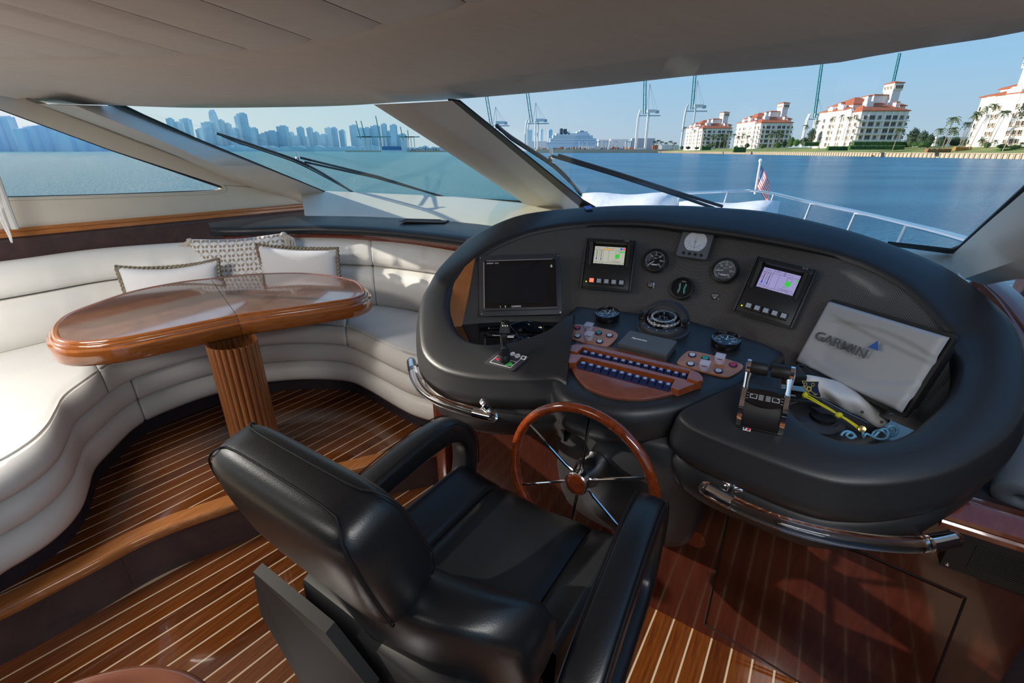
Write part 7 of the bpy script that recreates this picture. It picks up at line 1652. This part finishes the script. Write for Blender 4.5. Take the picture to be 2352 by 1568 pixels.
for k in range(26):
    px = 936+k*3.0+rnd.uniform(-.5, .5); c = rnd.randrange(5)
    u = sc_(1480); mb = MB(); h_ = rnd.uniform(2, 7); mb.box(V((fy(px, 1480), 1480, CAMZ+(HOR-345.5+h_/2)*u)), V((1.4*u, 0, 0)), V((0, 3, 0)), UP*h_*u/2); obj('container', mb, cols[1] if k % 2 else cols[c], smooth=0, label='small container stack right of the container ship, through the port pane', cat='container', group='containers seen through the port pane')

# ================================================================ FOREDECK, RAIL, FLAG, WIPERS
M_deck = mat('deck_white', (.80, .80, .80), .4)
mb = MB(); dk = [(-3.6, 2.9), (-3.55, 5), (-3.2, 7.5), (-2.5, 9.5), (-1.6, 10.6), (-.75, 9.5), (-.15, 7.5), (.25, 5), (.45, 3.2), (.40, 2.6), (-1.6, 3.2)]
mb.prism([B(s_, f_, .62) for s_, f_ in dk], -UP*.5); obj('foredeck', mb, M_deck, smooth=0, kind='structure')
M_cov = mat('white_vinyl_cover', (.82, .82, .84), .5, bump=(9, .5, (1, 1, 1), .02))
def sunpad(px0, px1, pyt, f, label):
    pts = []
    a = PL(px0, pyt, B(0, f, 0), FW); b = PL(px1, pyt, B(0, f, 0), FW); L_ = (b-a).length; x = (b-a).normalized(); mb = MB(); rows = []
    for k in range(25):
        u_ = k/24; e_ = (1-abs(2*u_-1)**5)**.5; hh = .20*e_+.012*sin(u_*11)*e_; cc = a.lerp(b, u_); zt = cc.z+.01*sin(u_*9); rows.append([V((cc.x, cc.y, zt-.35))-FW*.3*e_, V((cc.x, cc.y, zt-.16))-FW*.33*e_, V((cc.x, cc.y, zt-.04))-FW*.22*e_, V((cc.x, cc.y, zt)), V((cc.x, cc.y, zt-.03))+FW*.25*e_, V((cc.x, cc.y, zt-.2))+FW*.35*e_, V((cc.x, cc.y, .62))+FW*.35*e_, V((cc.x, cc.y, .62))-FW*.3*e_])
    mb.grid(rows, cv=True, cap0=True, cap1=True); obj('sunpad', mb, M_cov, smooth=80, label=label, cat='cushion')
sunpad(1338, 1556, 444, 4.4, 'wrinkled white covered sunpad on the foredeck behind the mullion base')
sunpad(1560, 1792, 463, 4.0, 'smooth white covered sunpad on the foredeck left of the rail stanchions')
# bow rail
def rp3(px, py, f): return PL(px, py, B(0, f, 0), FW)
RP = [(1500, 447, 7.0), (1620, 441.5, 8.6), (1740, 438.5, 9.6), (1860, 464, 7.6), (1968, 487, 6.2), (2080, 514, 5.1), (2150, 531, 4.6), (2208, 547, 4.15), (2300, 575, 3.6)]
rpts = [rp3(*p) for p in RP]; br = thing('bow_rail', 'stainless steel bow rail with upright stanchions around the foredeck', 'rail', V((rpts[2].x, rpts[2].y, .62)))
mb = MB(); mb.tube(smooth_path(rpts, 6), .022, 10); obj('top_rail', mb, M_steel, br)
for px, py, f in ((1561, 444.5, 7.9), (1672, 440, 9.1), (1777, 447, 8.9), (1864, 465, 7.55), (1966, 487, 6.22), (2083, 515, 5.08)):
    p = rp3(px, py, f); q = V((p.x, p.y, .6))-SB*.06; mb = MB(); mb.cyl(p, q, .017, .017, 10); obj('stanchion', mb, M_steel, br)
fl_ = rp3(1735, 439, 9.7); ft = rp3(1747, 369, 9.7); fg = thing('bow_flag', 'small american flag drooping from a short white staff at the bow', 'flag', fl_)
mb = MB(); mb.tube([fl_-UP*.05, ft], .02, 8); mb.ball(ft, .035, 8, 6); obj('staff', mb, M_cwh, fg)
M_fr = mat('flag_red', (.75, .10, .10), .8); M_fw = mat('flag_white', (.85, .82, .80), .8); M_fb = mat('flag_blue', (.16, .22, .42), .8)
def fp(u_, v_):  # u down the hoist, v out along the fly (drooping)
    top = ft.lerp(fl_, .12); bot = ft.lerp(fl_, .82); h = top.lerp(bot, u_); o_ = SB*.28*v_-UP*(.30*v_+.12*v_*v_)+FW*.05*sin(v_*7+u_*3); return h*(1)+o_*(.75+.25*u_)
for k in range(13):
    mb = MB(); v0 = .42 if k < 7 else 0; mb.grid([[fp(k/13, v0+(1-v0)*j/8), fp((k+1)/13, v0+(1-v0)*j/8)] for j in range(9)]); obj('stripe', mb, M_fr if k % 2 == 0 else M_fw, fg, smooth=60)
mb = MB(); mb.grid([[fp(i/13, .42*j/5) for i in range(8)] for j in range(6)]); obj('canton', mb, M_fb, fg, smooth=60)
mb = MB()
for i in range(5):
    for j in range(5): mb.ball(fp((i+.8)/13*1.25, .05+.08*j)-FW*.004, .006, 5, 3)
obj('canton_stars', mb, M_fw, fg, kind='stuff')
# wipers
def wiper(gf, blade, arms, pivot, label):
    t = thing('wiper', label, 'wiper', gf(*pivot, .03), 'windshield wipers')
    p = smooth_path([gf(a, b, .035) for a, b in blade], 5); mb = MB(); mb.tube(p, .009, 6); obj('blade', mb, M_rubber, t)
    p2 = smooth_path([gf(a, b+5*(1 if 0 < i < len(blade)-1 else 0), .02) for i, (a, b) in enumerate(blade)], 5); mb = MB(); mb.tube(p2, .005, 5); obj('rubber_strip', mb, M_rubber, t)
    mb = MB(); c = gf(*pivot, .05); mb.box(c, UP*.018, FW*.012, SB*.012, .003); mb.tube([c, c+UP*.05], .008, 8); obj('bracket', mb, M_steel, t)
    for ar in arms: mb = MB(); mb.tube([gf(a, b, .06) for a, b in ar], .0075, 8); obj('arm', mb, M_rubber, t)
wiper(gp, [(497, 306), (540, 320), (600, 340), (680, 368), (740, 398), (811, 442)], [[(690, 362), (870, 406), (1003, 448)], [(700, 372), (860, 407), (1020, 452)]], (684, 366), 'black windshield wiper with steel bracket on the port pane')
wiper(gs, [(1140, 288), (1170, 312), (1205, 335), (1262, 372), (1300, 405), (1334, 446)], [[(1268, 358), (1400, 398), (1560, 450), (1640, 478)], [(1282, 356), (1420, 398), (1570, 446), (1660, 474)]], (1266, 366), 'black windshield wiper with steel bracket on the starboard pane')
